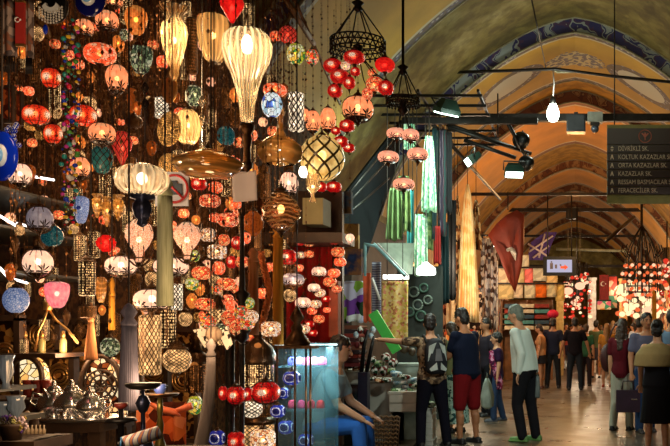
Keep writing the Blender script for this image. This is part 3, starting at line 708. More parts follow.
L('globe', 53, 134, 20, 20, 2.3, 'g_redor', 'round orange red mosaic lamp below and between the two oblate orange ones', rel=False)
L('oblate', 102, 134, 28, 22, 2.2, 'g_peach', 'peach leaf lamp hanging just above the teal lattice lamp', rel=False)
L('egg', 102, 160, 24, 28, 2.5, 'g_teallat', 'dark teal lattice glass lamp', bulb=0)
L('tear', 122, 150, 22, 36, 2.4, 'g_redlat', 'red teardrop lamp wrapped in dark diamond lattice, left of the melon lamp', rel=False)
L('globe', 20, 175, 25, 24, 2.15, 'g_white', 'white glass globe lamp with leaf pattern behind the bright blue evil-eye bead', rel=False, bulb=2)
L('globe', 80, 168, 21, 23, 2.2, 'g_peach', 'round peach lamp with a palm leaf silhouette')
L('globe', 40, 219, 28, 26, 2.1, 'g_lilac', 'lilac grey globe lamp with a dark leaf painted on it', bulb=0)
L('flute', 81, 210, 16, 27, 2.3, 'g_paleblue', 'narrow pale blue ribbed glass lamp')
L('globe', 52, 236, 24, 22, 2.35, 'g_teal', 'dark teal crackled globe lamp', bulb=0)
L('globe', 38, 263, 32, 28, 2.1, 'g_white', 'large bright white globe lamp with dark leaves, at the far left', bulb=2, rel=False)
L('flute', 57, 295, 25, 26, 2.15, 'g_pink', 'pink ribbed glass lamp')
L('globe', 16, 300, 28, 27, 2.1, 'g_paleblue', 'pale blue crackled globe lamp at the left edge', bulb=0)
for i, (x, y, h) in enumerate([(97, 206, 24), (107, 212, 30), (118, 208, 26)]):
    L('vase', x, y, 13, h, 2.6, 'clearamb', 'amber fluted crystal drop lamp', fin=0)
L('twist', 106, 243, 20, 18, 2.6, 'g_deepred', 'dark red twisted glass lamp')
L('drum', 80, 248, 13, 26, 2.5, 'p_hex', 'small bright pierced bronze lantern', bulb=0, capk=1.0)
L('drum', 87, 278, 18, 36, 2.3, 'p_hex', 'tall six sided pierced bronze lantern with bright light inside', bulb=0, capk=1.1)
L('oblate', 121, 266, 33, 20, 2.2, 'g_white', 'white oblate lamp left of the twisted bell lamp', rel=False, bulb=2)
L('flute', 101, 290, 12, 26, 2.5, 'clearamb', 'amber bottle shaped glass lamp', fin=0, bulb=0)
L('drum', 88, 312, 18, 12, 2.5, 'p_dim', 'flat round pierced bronze bowl lamp', bulb=0)
# --- second column
L('egg', 136, 21, 24, 29, 2.2, 'g_amber', 'amber egg shaped glass lamp with a bright bulb in the top row', rel=False)
L('globe', 124, 35, 9, 12, 2.3, 'g_greenw', 'tiny pale green mosaic lamp')
L('flute', 141, 60, 23, 28, 2.2, 'g_greenw', 'green and white glass lantern under a metal dome', rel=False, capk=.95)
L('vase', 174, 44, 30, 74, 2.1, 'cleartwist', 'tall clear twisted glass vase lamp with a flared rim', fin=0, cap=1, capk=.25)
L('drum', 192, 46, 12, 56, 2.4, 'p_dim', 'long dark studded bronze cylinder lantern', bulb=0)
L('flute', 213, 38, 31, 48, 2.2, 'clearor', 'fluted clear orange glass lamp left of the red teardrop lamp', rel=False)
L('tear', 232, 10, 25, 31, 2.2, 'g_deepred', 'glossy red teardrop glass lamp at the top edge', rel=False, bulb=2)
e = L('pear', 247, 75, 50, 92, 2.1, 'clear', 'huge clear ribbed glass lamp shaped like a hot air balloon', fin=0, bulb=0, capk=.3, rel=False)
s = YL(247, 2.1) / F
MB().lathe([(3 * s, 20 * s), (5 * s, 26 * s), (4 * s, 32 * s), (2 * s, 36 * s)], 16).build('bulb', emit('pear_bulb', (1, .86, .68), 22), e)
extra(e, MB().lathe([(6.6 * s, -45 * s), (6.2 * s, -50 * s), (3.5 * s, -54 * s), (4.5 * s, -58 * s), (3 * s, -66 * s), (3.6 * s, -78 * s), (5 * s, -80 * s), (4.6 * s, -84 * s), (.5 * s, -88 * s)], 16), 'stem', 'bronze')
L('disc', 170, 90, 30, 3, 2.15, 'brass', 'tilted oval amber glass dish lamp', bulb=0, tilt=-.66, cap=0, fin=0, name='glass_dish', cat='dish')
L('disc', 169, 129, 38, 3, 2.1, 'p_gold', 'tilted round brass filigree disc', bulb=0, tilt=-.5, cap=0, fin=0, name='filigree_disc', cat='ornament')
L('melon', 188, 127, 25, 35, 2.15, 'clearor', 'ribbed honey coloured glass globe lamp behind the filigree disc', rel=False)
L('disc', 170, 164, 24, 3, 2.05, 'p_gold', 'round golden filigree disc left of the wide amber saucer lamp', bulb=0, tilt=.05, cap=0, fin=0, name='filigree_disc', cat='ornament', rel=False)
L('bumpy', 194, 96, 18, 22, 2.25, 'g_greenw', 'pale green and white lumpy glass lamp')
L('vase', 131, 101, 9, 24, 2.2, 'g_amberd', 'slim carved amber glass pendant', fin=0, bulb=0)
L('globe', 134, 122, 19, 14, 2.4, 'bronze', 'unlit olive bronze ball lantern', bulb=0)
L('drum', 162, 108, 15, 20, 2.3, 'p_white', 'bright white lattice lantern')
L('globe', 226, 136, 19, 20, 2.4, 'g_teal', 'dark blue crackled glass lamp', bulb=0)
e = L('melon', 142, 180, 55, 31, 2.05, 'clearmelon', 'wide clear ribbed melon shaped glass lamp', fin=0, rel=False, bulb=2, capk=.2)
s = YL(142, 2.05) / F
extra(e, MB().lathe([(11 * s, -14 * s), (12 * s, -17 * s), (6 * s, -19 * s), (8 * s, -22 * s), (9 * s, -28 * s), (7 * s, -35 * s), (4 * s, -38 * s), (5 * s, -42 * s), (1 * s, -45 * s)], 18, 6, .06), 'stem', 'bluesteel')
L('bell', 139, 242, 28, 44, 2.1, 'g_crackle', 'white twisted glass bell lamp under the melon lamp, left of the green tassel', rel=False, bulb=2)
L('bell', 187, 242, 27, 38, 2.1, 'g_crackle', 'white twisted glass bell lamp right of the green tassel', rel=False, bulb=2)
L('oblate', 171, 267, 36, 19, 2.4, 'g_white', 'white oblate lamp partly behind the green tassel', rel=False, bulb=2)
L('oblate', 152, 300, 38, 22, 2.2, 'g_white', 'white oblate lamp with a brown rim, lowest beside the green tassel', rel=False, bulb=2)
L('drum', 177, 297, 12, 26, 2.4, 'p_white', 'narrow lantern of white lit diamond lattice', bulb=0)
L('drum', 150, 345, 24, 60, 2.3, 'p_lat', 'tall diamond lattice bronze lantern lit from inside', bulb=0)
L('drum', 168, 325, 16, 46, 2.6, 'p_hex', 'pierced bronze cylinder lantern with a bright spot', bulb=0)
L('globe', 177, 360, 30, 26, 2.2, 'p_lat', 'round bronze lantern of fine lattice', bulb=0, capk=.8)
L('bumpy', 110, 347, 20, 20, 2.0, 'g_greenw', 'cream and green flower rosette lamp', bulb=0)
# --- small strands in the middle (x 190-240)
st = [(199, 184, 16, 13, 'g_red', 'small red and white mosaic lamp'), (210, 201, 22, 14, 'g_pinkm', 'small pink dotted oblate lamp'), (228, 220, 22, 15, 'g_pinkm', 'small pink flowered oblate lamp'),
 (208, 235, 15, 13, 'g_cream', 'small cream square lamp'), (217, 252, 21, 14, 'g_cream', 'small cream box shaped lamp'), (202, 273, 21, 14, 'g_rose', 'small rose mosaic lamp'), (219, 268, 13, 14, 'g_orange', 'small orange lamp'),
 (226, 284, 20, 13, 'g_rose', 'small rose and white lamp'), (205, 304, 21, 13, 'g_rose', 'small peach mosaic lamp'), (194, 256, 12, 12, 'g_green', 'small green and yellow lamp'), (192, 284, 14, 13, 'g_green', 'small yellow green lamp'),
 (238, 243, 14, 14, 'g_red', 'small red mosaic lamp'), (246, 238, 10, 12, 'g_orange', 'tiny orange lamp'), (242, 262, 14, 12, 'g_rose', 'small round rose lamp'), (232, 262, 12, 13, 'g_red', 'tiny red dotted lamp'),
 (224, 240, 12, 12, 'g_rose', 'tiny rose lamp'), (236, 204, 12, 10, 'g_orange', 'tiny orange mosaic lamp'), (214, 218, 10, 9, 'g_orange', 'tiny amber orange lamp'), (196, 220, 9, 10, 'g_amber', 'tiny amber lamp'),
 (228, 300, 12, 12, 'g_pinkm', 'tiny pink lamp'), (216, 290, 12, 10, 'g_multi', 'tiny multicolour lamp'), (208, 322, 17, 14, 'g_multi', 'small pink and green mosaic lamp'), (221, 330, 16, 14, 'g_greenw', 'small pale grey lamp')]
for (x, y, w, h, m, d) in st: L('drum' if 'square' in d or 'box' in d else 'oblate', x, y, w, h, 2.35, m, d, group='small lamps strung in columns beside the saucer lamp')
L('saucer', 208, 163, 74, 28, 2.05, 'clearamb', 'very wide amber glass saucer lamp', rel=False, bulb=0, fin=0, capk=.2)
# --- column three
L('onion', 280, 138, 47, 52, 2.15, 'clearamb', 'amber glass onion shaped lamp with a long neck', rel=False, fin=0, cap=1, capk=.12, bulb=0)
L('globe', 322, 158, 46, 46, 2.4, 'g_goldlat', 'large golden glass ball lamp with woven diamond lattice', rel=False, fin=0, capk=.3)
L('globe', 272, 105, 21, 26, 2.2, 'g_turq', 'pale turquoise glass lamp with a blue star', rel=False, bulb=2)
L('oblate', 275, 90, 24, 13, 2.35, 'g_orange', 'orange mosaic lamp just above the turquoise star lamp', rel=False)
L('globe', 288, 35, 19, 18, 2.4, 'g_redlat', 'round red beaded lamp near the wooden poles', rel=False)
L('bumpy', 296, 54, 18, 22, 2.4, 'g_green', 'green and yellow mosaic lamp')
L('globe', 312, 57, 14, 16, 2.5, 'g_multi', 'small round multicolour lamp right of the green one', rel=False)
L('drum', 296, 112, 17, 38, 2.5, 'p_white', 'upright lantern with a squared fretwork panel', bulb=0)
L('globe', 313, 122, 15, 24, 2.5, 'g_peach', 'peach glass petal lamp, left of a pair')
L('globe', 328, 120, 16, 26, 2.5, 'g_peach', 'peach glass petal lamp, right of a pair')
L('globe', 305, 116, 9, 16, 2.55, 'g_peach', 'small peach petal lamp')
L('globe', 289, 184, 19, 25, 2.4, 'g_white', 'very bright white glass globe lamp below the amber onion lamp', rel=False, bulb=2)
L('globe', 303, 172, 8, 12, 2.5, 'bulbw', 'glaring bare lamp between the white globe and golden ball', rel=False, bulb=0, cap=.5)
L('twist', 281, 211, 38, 40, 2.2, 'clearbrown', 'smoky brown swirled glass lamp', rel=False, bulb=1)
L('twist', 253, 223, 21, 27, 2.3, 'g_amberd', 'copper red wire wound ball lamp', bulb=0)
L('goblet', 313, 188, 15, 28, 2.5, 'clear', 'clear glass goblet shaped lamp', fin=0, capk=.2)
L('oblate', 334, 187, 16, 11, 2.6, 'g_red', 'small red lamp under the golden ball, right one', rel=False)
L('oblate', 321, 187, 12, 10, 2.65, 'g_red', 'small red lamp under the golden ball, left one', rel=False)
L('drum', 271, 329, 21, 15, 2.2, 'g_cream', 'cream hexagonal mosaic lamp above the big bronze dome lantern', rel=False)
L('globe', 288, 257, 19, 16, 2.4, 'g_red', 'red mosaic lamp right of the gold tassel', rel=False)
# big flower cluster
cx = [(232, 318, 17), (243, 313, 15), (253, 317, 14), (238, 328, 14), (249, 323, 15), (230, 306, 12), (247, 303, 12), (239, 297, 10)]
e = empty('mosaic_chandelier', P(242, 316, YL(242, 2.2)), 'mosaic flower chandelier of rose, peach and yellow glass globes', 'chandelier'); s = YL(242, 2.2) / F
for i, (x, y, w) in enumerate(cx):
    inst('globe', shared('shade_globe', SH['globe']), M[['g_rose', 'g_multi', 'g_cream', 'g_rose', 'g_multi', 'g_orange', 'g_green', 'g_rose'][i]], e, ((x - 242) * s, (.03 if i > 4 else -.03), (316 - y) * s), (w * s / 2,) * 3)
extra(e, MB().lathe([(2 * s, 100 * s), (2.2 * s, 60 * s), (3 * s, 26 * s), (8 * s, 22 * s), (4 * s, 15 * s), (4 * s, -12 * s), (9 * s, -14 * s), (6 * s, -18 * s), (7 * s, -22 * s), (1 * s, -28 * s)], 14), 'stem', 'darkmetal')
inst('cord', shared('cord', cord_fn), M['cord'], e, (0, 0, 99 * s), (.004, .004, CAN - e.location.z - 99 * s))
GL = []
for (px, py, lat, en) in ((247, 52, 2.1, 1.0), (142, 180, 2.05, .75), (174, 30, 2.1, .45), (213, 36, 2.2, .5), (188, 125, 2.15, .4), (208, 163, 2.05, .9), (280, 148, 2.15, .8), (281, 212, 2.2, .6), (322, 158, 2.4, .8)):
    GL.append((P(px, py, YL(px, lat)), en))
# --- reds and blues low in the middle
L('oblate', 266, 392, 29, 22, 2.2, 'g_red', 'large red orange oblate lamp with a bronze cap, low in the middle', rel=False)
L('globe', 236, 395, 20, 19, 2.1, 'g_red', 'bright red mosaic globe with a white star, in front of dark post', rel=False)
L('globe', 223, 393, 10, 15, 2.25, 'g_red', 'small red globe left of the bright starred red one', rel=False)
L('globe', 248, 394, 10, 14, 2.25, 'g_red', 'small red globe right of the bright starred red one', rel=False)
L('globe', 252, 409, 22, 18, 2.35, 'p_white', 'white lit pierced ball lamp under the big red oblate lamp', bulb=0, rel=False)
L('drum', 263, 440, 27, 22, 2.15, 'g_cream', 'cream mosaic lamp with a green flower centre at the lower edge', rel=False)
L('drum', 236, 441, 18, 18, 2.25, 'g_red', 'red mosaic lamp cut by the lower edge', rel=False)
for (x, y, w, h, d) in ((292, 378, 19, 15, 'blue and white mosaic lamp, highest of the blue column'), (284, 393, 11, 12, 'small blue mosaic lamp beside the big red oblate one'), (278, 411, 16, 14, 'blue mosaic lamp with a white flower, middle of the blue column'),
                        (286, 427, 17, 15, 'dark blue mosaic lamp with a white and red rosette'), (306, 440, 17, 14, 'blue and white mosaic lamp inside the openwork frame at the bottom'), (217, 438, 18, 17, 'dark blue and white mosaic lamp at the foot of the grey tassel')):
    L('globe', x, y, w, h, 2.25, 'g_blue', d, rel=False)
L('globe', 195, 405, 16, 20, 2.5, 'g_green', 'yellow green glowing glass lamp low behind the grey tassel', rel=False)
e = L('oblate', 293, 280, 23, 14, 2.3, 'g_lilac', 'dark blue owl eyed lantern in front of the red cloth', rel=False, bulb=2, top=CAN)
# --- small lamps on the red cloth: rail at Y 11.2
RY = 9.2; RZ = P(0, 234, RY).z - .05
rc = [(300, 243, 7, 'g_red'), (309, 243, 9, 'g_rose'), (301, 255, 8, 'g_cream'), (309, 254, 9, 'g_rose'), (299, 268, 9, 'g_orange'), (319, 272, 13, 'g_white'), (314, 288, 11, 'g_white'), (320, 293, 10, 'g_cream'),
      (330, 282, 12, 'g_rose'), (334, 240, 11, 'g_red'), (338, 252, 12, 'g_rose'), (340, 262, 11, 'g_orange'), (334, 273, 11, 'g_orange'), (337, 289, 9, 'g_pinkm'), (326, 299, 8, 'g_red'), (303, 303, 14, 'g_white'),
      (316, 304, 10, 'g_cream'), (312, 311, 9, 'g_orange'), (319, 319, 10, 'g_rose'), (309, 324, 9, 'g_red'), (327, 310, 7, 'g_orange'), (304, 329, 11, 'g_cream'), (313, 333, 8, 'g_red')]
for i, (x, y, w, m) in enumerate(rc):
    cn = {'g_red': 'red', 'g_rose': 'rose', 'g_cream': 'cream', 'g_orange': 'orange', 'g_white': 'white', 'g_pinkm': 'pink'}[m]
    L('oblate', x, y, w * 1.15, w * .85, 0, m, 'small %s lamp' % cn, Y=RY + (i % 3) * .12, top=RZ - .05, group='small lamps in front of the red cloth', bulb=1, cap=1)
# --- red globe chandelier
def chandelier(px, py, Y, ringw, ringy, ringh, apexy, globes, label, ringmat='darkmetal', topz=CAN, kind='globe', armr=.006):
    s = Y / F; e = empty('ring_chandelier', P(px, py, Y), label, 'chandelier'); R = ringw * s / 2; zr = (py - ringy) * s; hh = ringh * s
    mb = MB()
    for z in (zr + hh / 2, zr - hh / 2, zr):
        mb.tube([(R * math.cos(2 * PI * k / 32), R * math.sin(2 * PI * k / 32), z) for k in range(33)], .008, 5)
    for k in range(28):
        a = 2 * PI * k / 28; b = 2 * PI * (k + 1) / 28; c_ = 2 * PI * (k + .5) / 28
        mb.tube([(R * math.cos(a), R * math.sin(a), zr - hh / 2), (R * math.cos(c_), R * math.sin(c_), zr), (R * math.cos(b), R * math.sin(b), zr + hh / 2)], .006, 4)
        mb.tube([(R * math.cos(b), R * math.sin(b), zr - hh / 2), (R * math.cos(c_), R * math.sin(c_), zr), (R * math.cos(a), R * math.sin(a), zr + hh / 2)], .006, 4)
        mb.lathe([(.004, -.035), (.013, -.02), (.004, 0)], 5, c=(R * math.cos(a), R * math.sin(a), zr - hh / 2))
    mb.build('pierced_ring', M[ringmat], e)
    za = (py - apexy) * s; m2 = MB()
    for k in range(6): a = 2 * PI * k / 6; m2.tube([(R * math.cos(a), R * math.sin(a), zr + hh / 2), (0.02 * math.cos(a), .02 * math.sin(a), za)], .007, 5)
    m2.lathe([(.01, za - .06), (.05, za - .03), (.03, za), (.06, za + .03), (.015, za + .06), (.015, topz - e.location.z)], 12); m2.build('chain', M[ringmat], e)
    hub = MB().lathe([(.01, zr + .02), (.05, zr), (.03, zr - .06), (.06, zr - .1), (.01, zr - .16)], 12)
    for i, (x, y, w, h, m) in enumerate(globes):
        gx = (x - px) * s; gz = (py - y) * s; d = abs(gx); gy = math.sqrt(max(0, R * R * .85 - gx * gx)) * (-1 if i % 2 else 1) * .6
        g = inst('globe', shared('shade_' + kind, SH[kind]), M[m], e, (gx, gy, gz), (w * s / 2, w * s / 2, h * s / 2))
        hub.tube([(0, 0, zr - .05), (gx * .6, gy * .6, min(zr - .02, gz + h * s)), (gx, gy, gz + h * s * .48)], armr, 5)
        inst('bulb', shared('bulb', lambda: MB()), M['bulb'], g, (0, 0, 0), (.2,) * 3)
        inst('finial', shared('finial', fin_fn), M['bronze'], g, (0, 0, -.92), (.32, .32, .5))
        inst('metal_cap', shared('cap', cap_fn), M['bronze'], g, (0, 0, .88), (.55, .55, .6))
    hub.build('arms', M[ringmat], e); return e
chandelier(358, 80, 8.6, 54, 46, 11, 6, [(333, 66, 19, 15, 'g_red'), (358, 62, 21, 14, 'g_red'), (385, 65, 20, 15, 'g_deepred'), (343, 80, 19, 15, 'g_red'), (372, 81, 18, 16, 'g_rose'), (386, 88, 16, 15, 'g_red'), (334, 90, 15, 14, 'g_red'),
    (353, 87, 12, 13, 'g_red'), (364, 90, 11, 13, 'g_pinkm'), (349, 70, 9, 9, 'g_cream'), (369, 69, 9, 9, 'g_rose'), (359, 76, 10, 9, 'g_red')], 'large dark ring chandelier hung with a dozen red mosaic globes')
chandelier(403, 150, 9.4, 33, 101, 5, 70, [(395, 132, 20, 12, 'g_softpink'), (412, 137, 17, 13, 'g_softpink'), (388, 157, 21, 13, 'g_softpink'), (418, 155, 21, 14, 'g_softpink'), (402, 183, 22, 13, 'g_softpink')],
    'smaller bronze chandelier with five pale pink opal lamps by the scarves', kind='oblate', topz=CAN)
L('tear', 350, 240, 9, 12, 0, 'g_white', 'tiny white bell lamp left of the turquoise frame', rel=False, Y=8.9, fin=0)
L('oblate', 358, 109, 31, 25, 0, 'g_peach', 'peach mosaic lamp hanging below the red globe chandelier', rel=False, Y=8.9, bulb=2)
for (x, y, w, d) in ((347, 126, 16, 'highest'), (336, 131, 10, 'second highest'), (341, 142, 15, 'third'), (349, 148, 12, 'lowest')):
    L('oblate', x, y, w, w * .78, 0, 'g_red', 'plain red oblate lamp below the red chandelier, %s of four' % d, rel=False, Y=8.7 if w > 12 else 9.0)
# ------------------------------------------------------------- tassels, beads, ornaments
def tassel(px, y0, y1, w0, w1, lat, mat, label, headmat=None, bend=0, Y=None, cordtop=CAN):
    Y = Y or YL(px, lat); s = Y / F; e = empty('tassel', P(px, y0, Y), label, 'tassel'); h = (y1 - y0) * s
    pr = []
    for k in range(13):
        t = k / 12; pr.append(((w0 + (w1 - w0) * t) * s / 2, -h * t))
    mb = MB().lathe(pr, 84, 28, .07, 0)
    mb.v = [(x + bend * s * (z / h) ** 2, y, z) for x, y, z in mb.v]
    mb.build('fringe', mat, e)
    hm = headmat or mat
    MB().lathe([(w0 * s * .5, 0), (w0 * s * .62, .012), (w0 * s * .35, .035), (w0 * s * .6, .06), (w0 * s * .3, .09), (.003, .10)], 20).build('head', hm, e)
    inst('cord', shared('cord', cord_fn), M['cord'], e, (0, 0, .10), (.004, .004, cordtop - e.location.z - .10)); return e
M['t_green'] = pattern('grey_green_thread', [s2l(135, 140, 108), s2l(185, 190, 158), s2l(155, 160, 130)], 30, 'noise', .9, 'LINEAR', stretch=(1, 1, .1))
M['t_grey'] = pattern('lilac_grey_thread', [s2l(75, 72, 88), s2l(115, 112, 130), s2l(90, 88, 104)], 30, 'noise', .9, 'LINEAR', stretch=(1, 1, .1))
M['t_pale'] = pattern('pale_grey_thread', [s2l(95, 88, 92), s2l(140, 130, 128)], 30, 'noise', .9, 'LINEAR', stretch=(1, 1, .1))
M['t_gold'] = pattern('gold_thread', [s2l(130, 85, 20), s2l(185, 130, 45)], 30, 'noise', .8, 'LINEAR', stretch=(1, 1, .1))
M['t_brown'] = pattern('brown_thread', [s2l(120, 75, 45), s2l(170, 115, 75)], 30, 'noise', .8, 'LINEAR', stretch=(1, 1, .1))
tassel(165, 196, 306, 13, 15, 1.95, M['t_green'], 'long grey green tassel hanging below the no-photography sign')
tassel(129, 326, 410, 13, 19, 1.95, M['t_grey'], 'lilac grey tassel widening downward, left of the hookah plates')
tassel(211, 357, 452, 8, 13, 1.95, M['t_pale'], 'pale grey tassel with a feathered tail at the bottom', bend=-12)
tassel(278, 238, 345, 9, 10, 2.15, M['t_gold'], 'gold yellow tassel right of the rope wreath')
tassel(253, 262, 335, 9, 11, 2.25, M['t_brown'], 'light brown tassel left of the gold one')
tassel(91, 322, 360, 5, 12, 2.5, M['t_brown'], 'short copper brown tassel below the pierced lantern')
tassel(112, 296, 330, 5, 6, 2.5, M['t_gold'], 'thin gold tassel near the flower rosette lamp')
e = empty('pompom_ornament', P(214, 334, YL(214, 2.0)), 'beige ball ornament with white spotted ribbons above the pale grey tassel', 'ornament'); s = YL(214, 2.0) / F
MB().ell((0, 0, 0), 8 * s, 18, 12).build('ball', pattern('beige_yarn', [s2l(150, 125, 105), s2l(190, 165, 140)], 12, 'wave', .9, 'LINEAR'), e)
wsp = pattern('white_spotted_ribbon', [s2l(235, 225, 210), s2l(235, 225, 210), s2l(240, 230, 215), s2l(40, 35, 40)], 60, 'voronoi', .7)
MB().prism([(-22, 4), (-12, 6), (-4, 0), (-10, -14), (-16, -4)], lambda x, y: Vector((x * s, .01, y * s)), (0, .01, 0)).prism([(4, 0), (12, 8), (18, -10), (12, -16)], lambda x, y: Vector((x * s, .01, y * s)), (0, .01, 0)).build('ribbon', wsp, e)
inst('cord', shared('cord', cord_fn), M['cord'], e, (0, 0, 8 * s), (.003, .003, CAN - e.location.z - 8 * s))
# bead strands
gm = [plain('bead_%d' % i, c, .25, 0, .1) for i, c in enumerate([s2l(220, 30, 60), s2l(30, 60, 190), s2l(40, 150, 140), s2l(235, 225, 215), s2l(235, 190, 50), s2l(215, 60, 170), s2l(40, 40, 50), s2l(80, 150, 60)])]
for si, (px, y0, y1, n, lab) in enumerate([(66, 24, 232, 84, 'long strand of multicolour beads and pompoms, left one of the pair'), (75, 20, 225, 84, 'long strand of multicolour beads and pompoms, right one of the pair')]):
    Y = YL(px, 1.95); s = Y / F; e = empty('bead_strand', P(px, y0, Y), lab, 'bead strand')
    MB().tube([(0, 0, CAN + .01 - P(px, y0, Y).z), (0, 0, -(y1 - y0) * s)], .002, 4).build('string', M['cord'], e)
    bm = shared('bead', lambda: MB().ell((0, 0, 0), 1, 10, 6))
    for i in range(n):
        t = i / (n - 1); z = -(y1 - y0) * s * t; r = rnd.choice((1.0, 1.3, 1.7, 2.1, 2.6)) * s; ox = rnd.uniform(-3.8, 3.8) * s
        inst('bead', bm, rnd.choice(gm), e, (ox, rnd.uniform(-2, 2) * s, z), (r, r, r * rnd.uniform(.7, 1.1)))
def evil_eye(px, py, w, h, Y, base, label, small=0):
    s = Y / F; e = empty('evil_eye_disc', P(px, py, Y), label, 'ornament'); k = math.cos(math.atan((VX - px) / F))
    R = Euler((PI / 2, 0, 0)).to_matrix()
    for nm, q, m, off in (('disc', 1, base, 0), ('white_ring', .46, plain('eye_white', (.75, .8, .85), .2), -.012), ('light_ring', .34, plain('eye_light_blue', s2l(110, 170, 220), .2), -.02), ('pupil', .18, plain('eye_pupil', (.01, .01, .02), .2), -.028)):
        MB().lathe([(w * s / 2 * q * .9, -.012), (w * s / 2 * q, 0), (w * s / 2 * q * .9, .012)], 36, sc=(1, h / w, 1), R=R, c=(0, off, 0)).build(nm, m, e)
    inst('cord', shared('cord', cord_fn), M['cord'], e, (0, 0, h * s * .5), (.004, .004, max(.01, CAN - e.location.z - h * s * .5))); return e
dblue = plain('navy_glass', s2l(10, 18, 95), .12, 0, .1); bblue = plain('cobalt_glass', s2l(12, 50, 200), .1, 0, .1)
evil_eye(90, -2, 32, 38, YL(90, 1.9), dblue, 'dark navy evil-eye glass disc at the top edge')
evil_eye(2, 156, 32, 50, YL(2, 1.95), bblue, 'bright cobalt evil-eye glass disc at the left edge')
e = empty('bead_bunch', P(9, 142, YL(9, 2.1)), 'bunch of cobalt and white eye beads at the left edge', 'beads'); s = YL(9, 2.1) / F
MB().tube([(0, 0, 20 * s), (0, 0, CAN - e.location.z)], .003).build('cord', M['cord'], e)
bw = pattern('blue_white_bead', [s2l(20, 50, 200), s2l(20, 50, 200), s2l(30, 70, 220), s2l(230, 235, 245)], 3, 'voronoi', .15)
for i in range(34): inst('bead', shared('bead', lambda: MB()), bw, e, (rnd.uniform(-8, 8) * s, rnd.uniform(-5, 5) * s, rnd.uniform(-16, 20) * s), (2.6 * s,) * 3)
e = empty('pearl_ornament', P(55, 6, YL(55, 2.0)), 'dark crescent ornament fringed with pearl drops at the top edge', 'ornament'); s = YL(55, 2.0) / F
MB().lathe([(14 * s, -.01), (15 * s, 0), (14 * s, .01)], 30, sc=(.9, 1.2, 1), R=Euler((PI / 2, 0, 0)).to_matrix()).build('plaque', M['blackmetal'], e)
MB().prism([(9 * math.cos(a), 9 * math.sin(a)) for a in [PI * (-.9 + .8 * k / 10) for k in range(11)]] + [(5.5 * math.cos(a), 3 + 7 * math.sin(a)) for a in [PI * (-.1 - .8 * k / 10) for k in range(11)]], lambda x, y: Vector((x * s, -.03, y * s)), (0, .015, 0)).build('crescent', plain('eye_white2', (.75, .8, .85), .2), e)
pm = plain('pearl', (.7, .68, .62), .2); 
for i in range(9):
    for j in range(5): inst('bead', shared('bead', lambda: MB()), pm, e, ((-11 + i * 2.8) * s, -.03, (-4 - j * 2.6 - 5 * math.sin(i * .4)) * s), (1.0 * s, 1.0 * s, 1.2 * s))
inst('bead', shared('bead', lambda: MB()), bblue, e, (-5 * s, -.03, -26 * s), (2.5 * s, 2 * s, 5 * s))
MB().tube([(0, 0, 17 * s), (0, 0, CAN - e.location.z)], .003).build('cord', M['cord'], e)
# silver link chains with diamond ornaments
for (px, ys, y1, lab) in ((202, [102, 119], 150, 'silver chain with two diamond shaped links left of the balloon lamp'), (145, [88, 104], 140, 'dark chain with oval rings beside the green white lantern')):
    Y = YL(px, 2.1); s = Y / F; e = empty('ornament_chain', P(px, ys[0], Y), lab, 'chain'); mb = MB()
    mb.tube([(0, 0, CAN - e.location.z), (0, 0, (ys[0] - y1) * s)], .003, 4)
    for y in ys:
        for rr in (6, 3.5): mb.tube([(0, 0, (ys[0] - y + rr) * s), (rr * .6 * s, 0, (ys[0] - y) * s), (0, 0, (ys[0] - y - rr) * s), (-rr * .6 * s, 0, (ys[0] - y) * s), (0, 0, (ys[0] - y + rr) * s)], .9 * s, 4)
    mb.build('links', M['silver'] if px == 202 else M['darkmetal'], e)
# rope wreath
e = empty('rope_wreath', P(266, 290, YL(266, 2.25)), 'twisted orange rope hanging between the brown and gold tassels', 'rope'); s = YL(266, 2.25) / F
mb = MB()
for ph in (0, PI * 2 / 3, PI * 4 / 3): mb.tube([((2.2 * math.cos(t * 2.4 + ph) + (4 - abs(t - 8) * 1.2)) * s, 2.2 * s * math.sin(t * 2.4 + ph), (38 - t * 5) * s) for t in [k * .25 for k in range(64)]], 1.6 * s, 6)
mb.build('rope', plain('orange_rope', s2l(190, 110, 55), .8), e); MB().tube([(0, 0, 36 * s), (0, 0, CAN - e.location.z)], .003).build('cord', M['cord'], e)
# ------------------------------------------------------------- shell of the lamp stall
e = empty('stall_canopy', (-2.5, 5.6, CAN), 'dark wooden canopy over the lamp stall from which the lamps hang', 'canopy')
MB().box((.0, 0, .03), (1.85, 7.4, .06)).build('board', M['darkwood'], e)
for i in range(9): MB().box((0, -3.4 + i * .85, .10), (1.85, .07, .08)).build('batten', M['darkwood'], e)
tag(MB().box((-3.42, 6.3, 2.28), (.12, 10.6, 4.56)).build('stall_back_panel', pattern('carved_stall_panel', [(.012, .005, .002), (.035, .013, .004), (.10, .04, .01), (.018, .007, .003), (.05, .02, .006)], 9, 'noise', 1.0, 'LINEAR')), 'brown wooden back panel behind the hanging lamps', 'panel')
for i, (a, b, lab) in enumerate([((282, -6, 9.2), (314, 44, 10.0), 'long pale wooden pole slanting down at the edge of the stall'), ((292, -6, 9.3), (340, 104, 11.0), 'thinner wooden pole beside the slanting one')]):
    tag(MB().tube([P(*a), P(*b)], .03 - .012 * i, 8).build('pole', M['wood']), lab, 'pole')
for (x0, x1, lab) in ((300, 309, 'yellowish upright plank left of the vault rib'), (316, 322, 'olive upright plank beside the vault rib')):
    Y = 12.4; a, b = P(x0, 150, Y), P(x1, -12, Y); tag(MB().box(((a.x + b.x) / 2, Y, (a.z + b.z) / 2), (b.x - a.x, .08, b.z - a.z)).build('plank', plain('olive_plank', (.22, .18, .06), .7)), lab, 'plank')
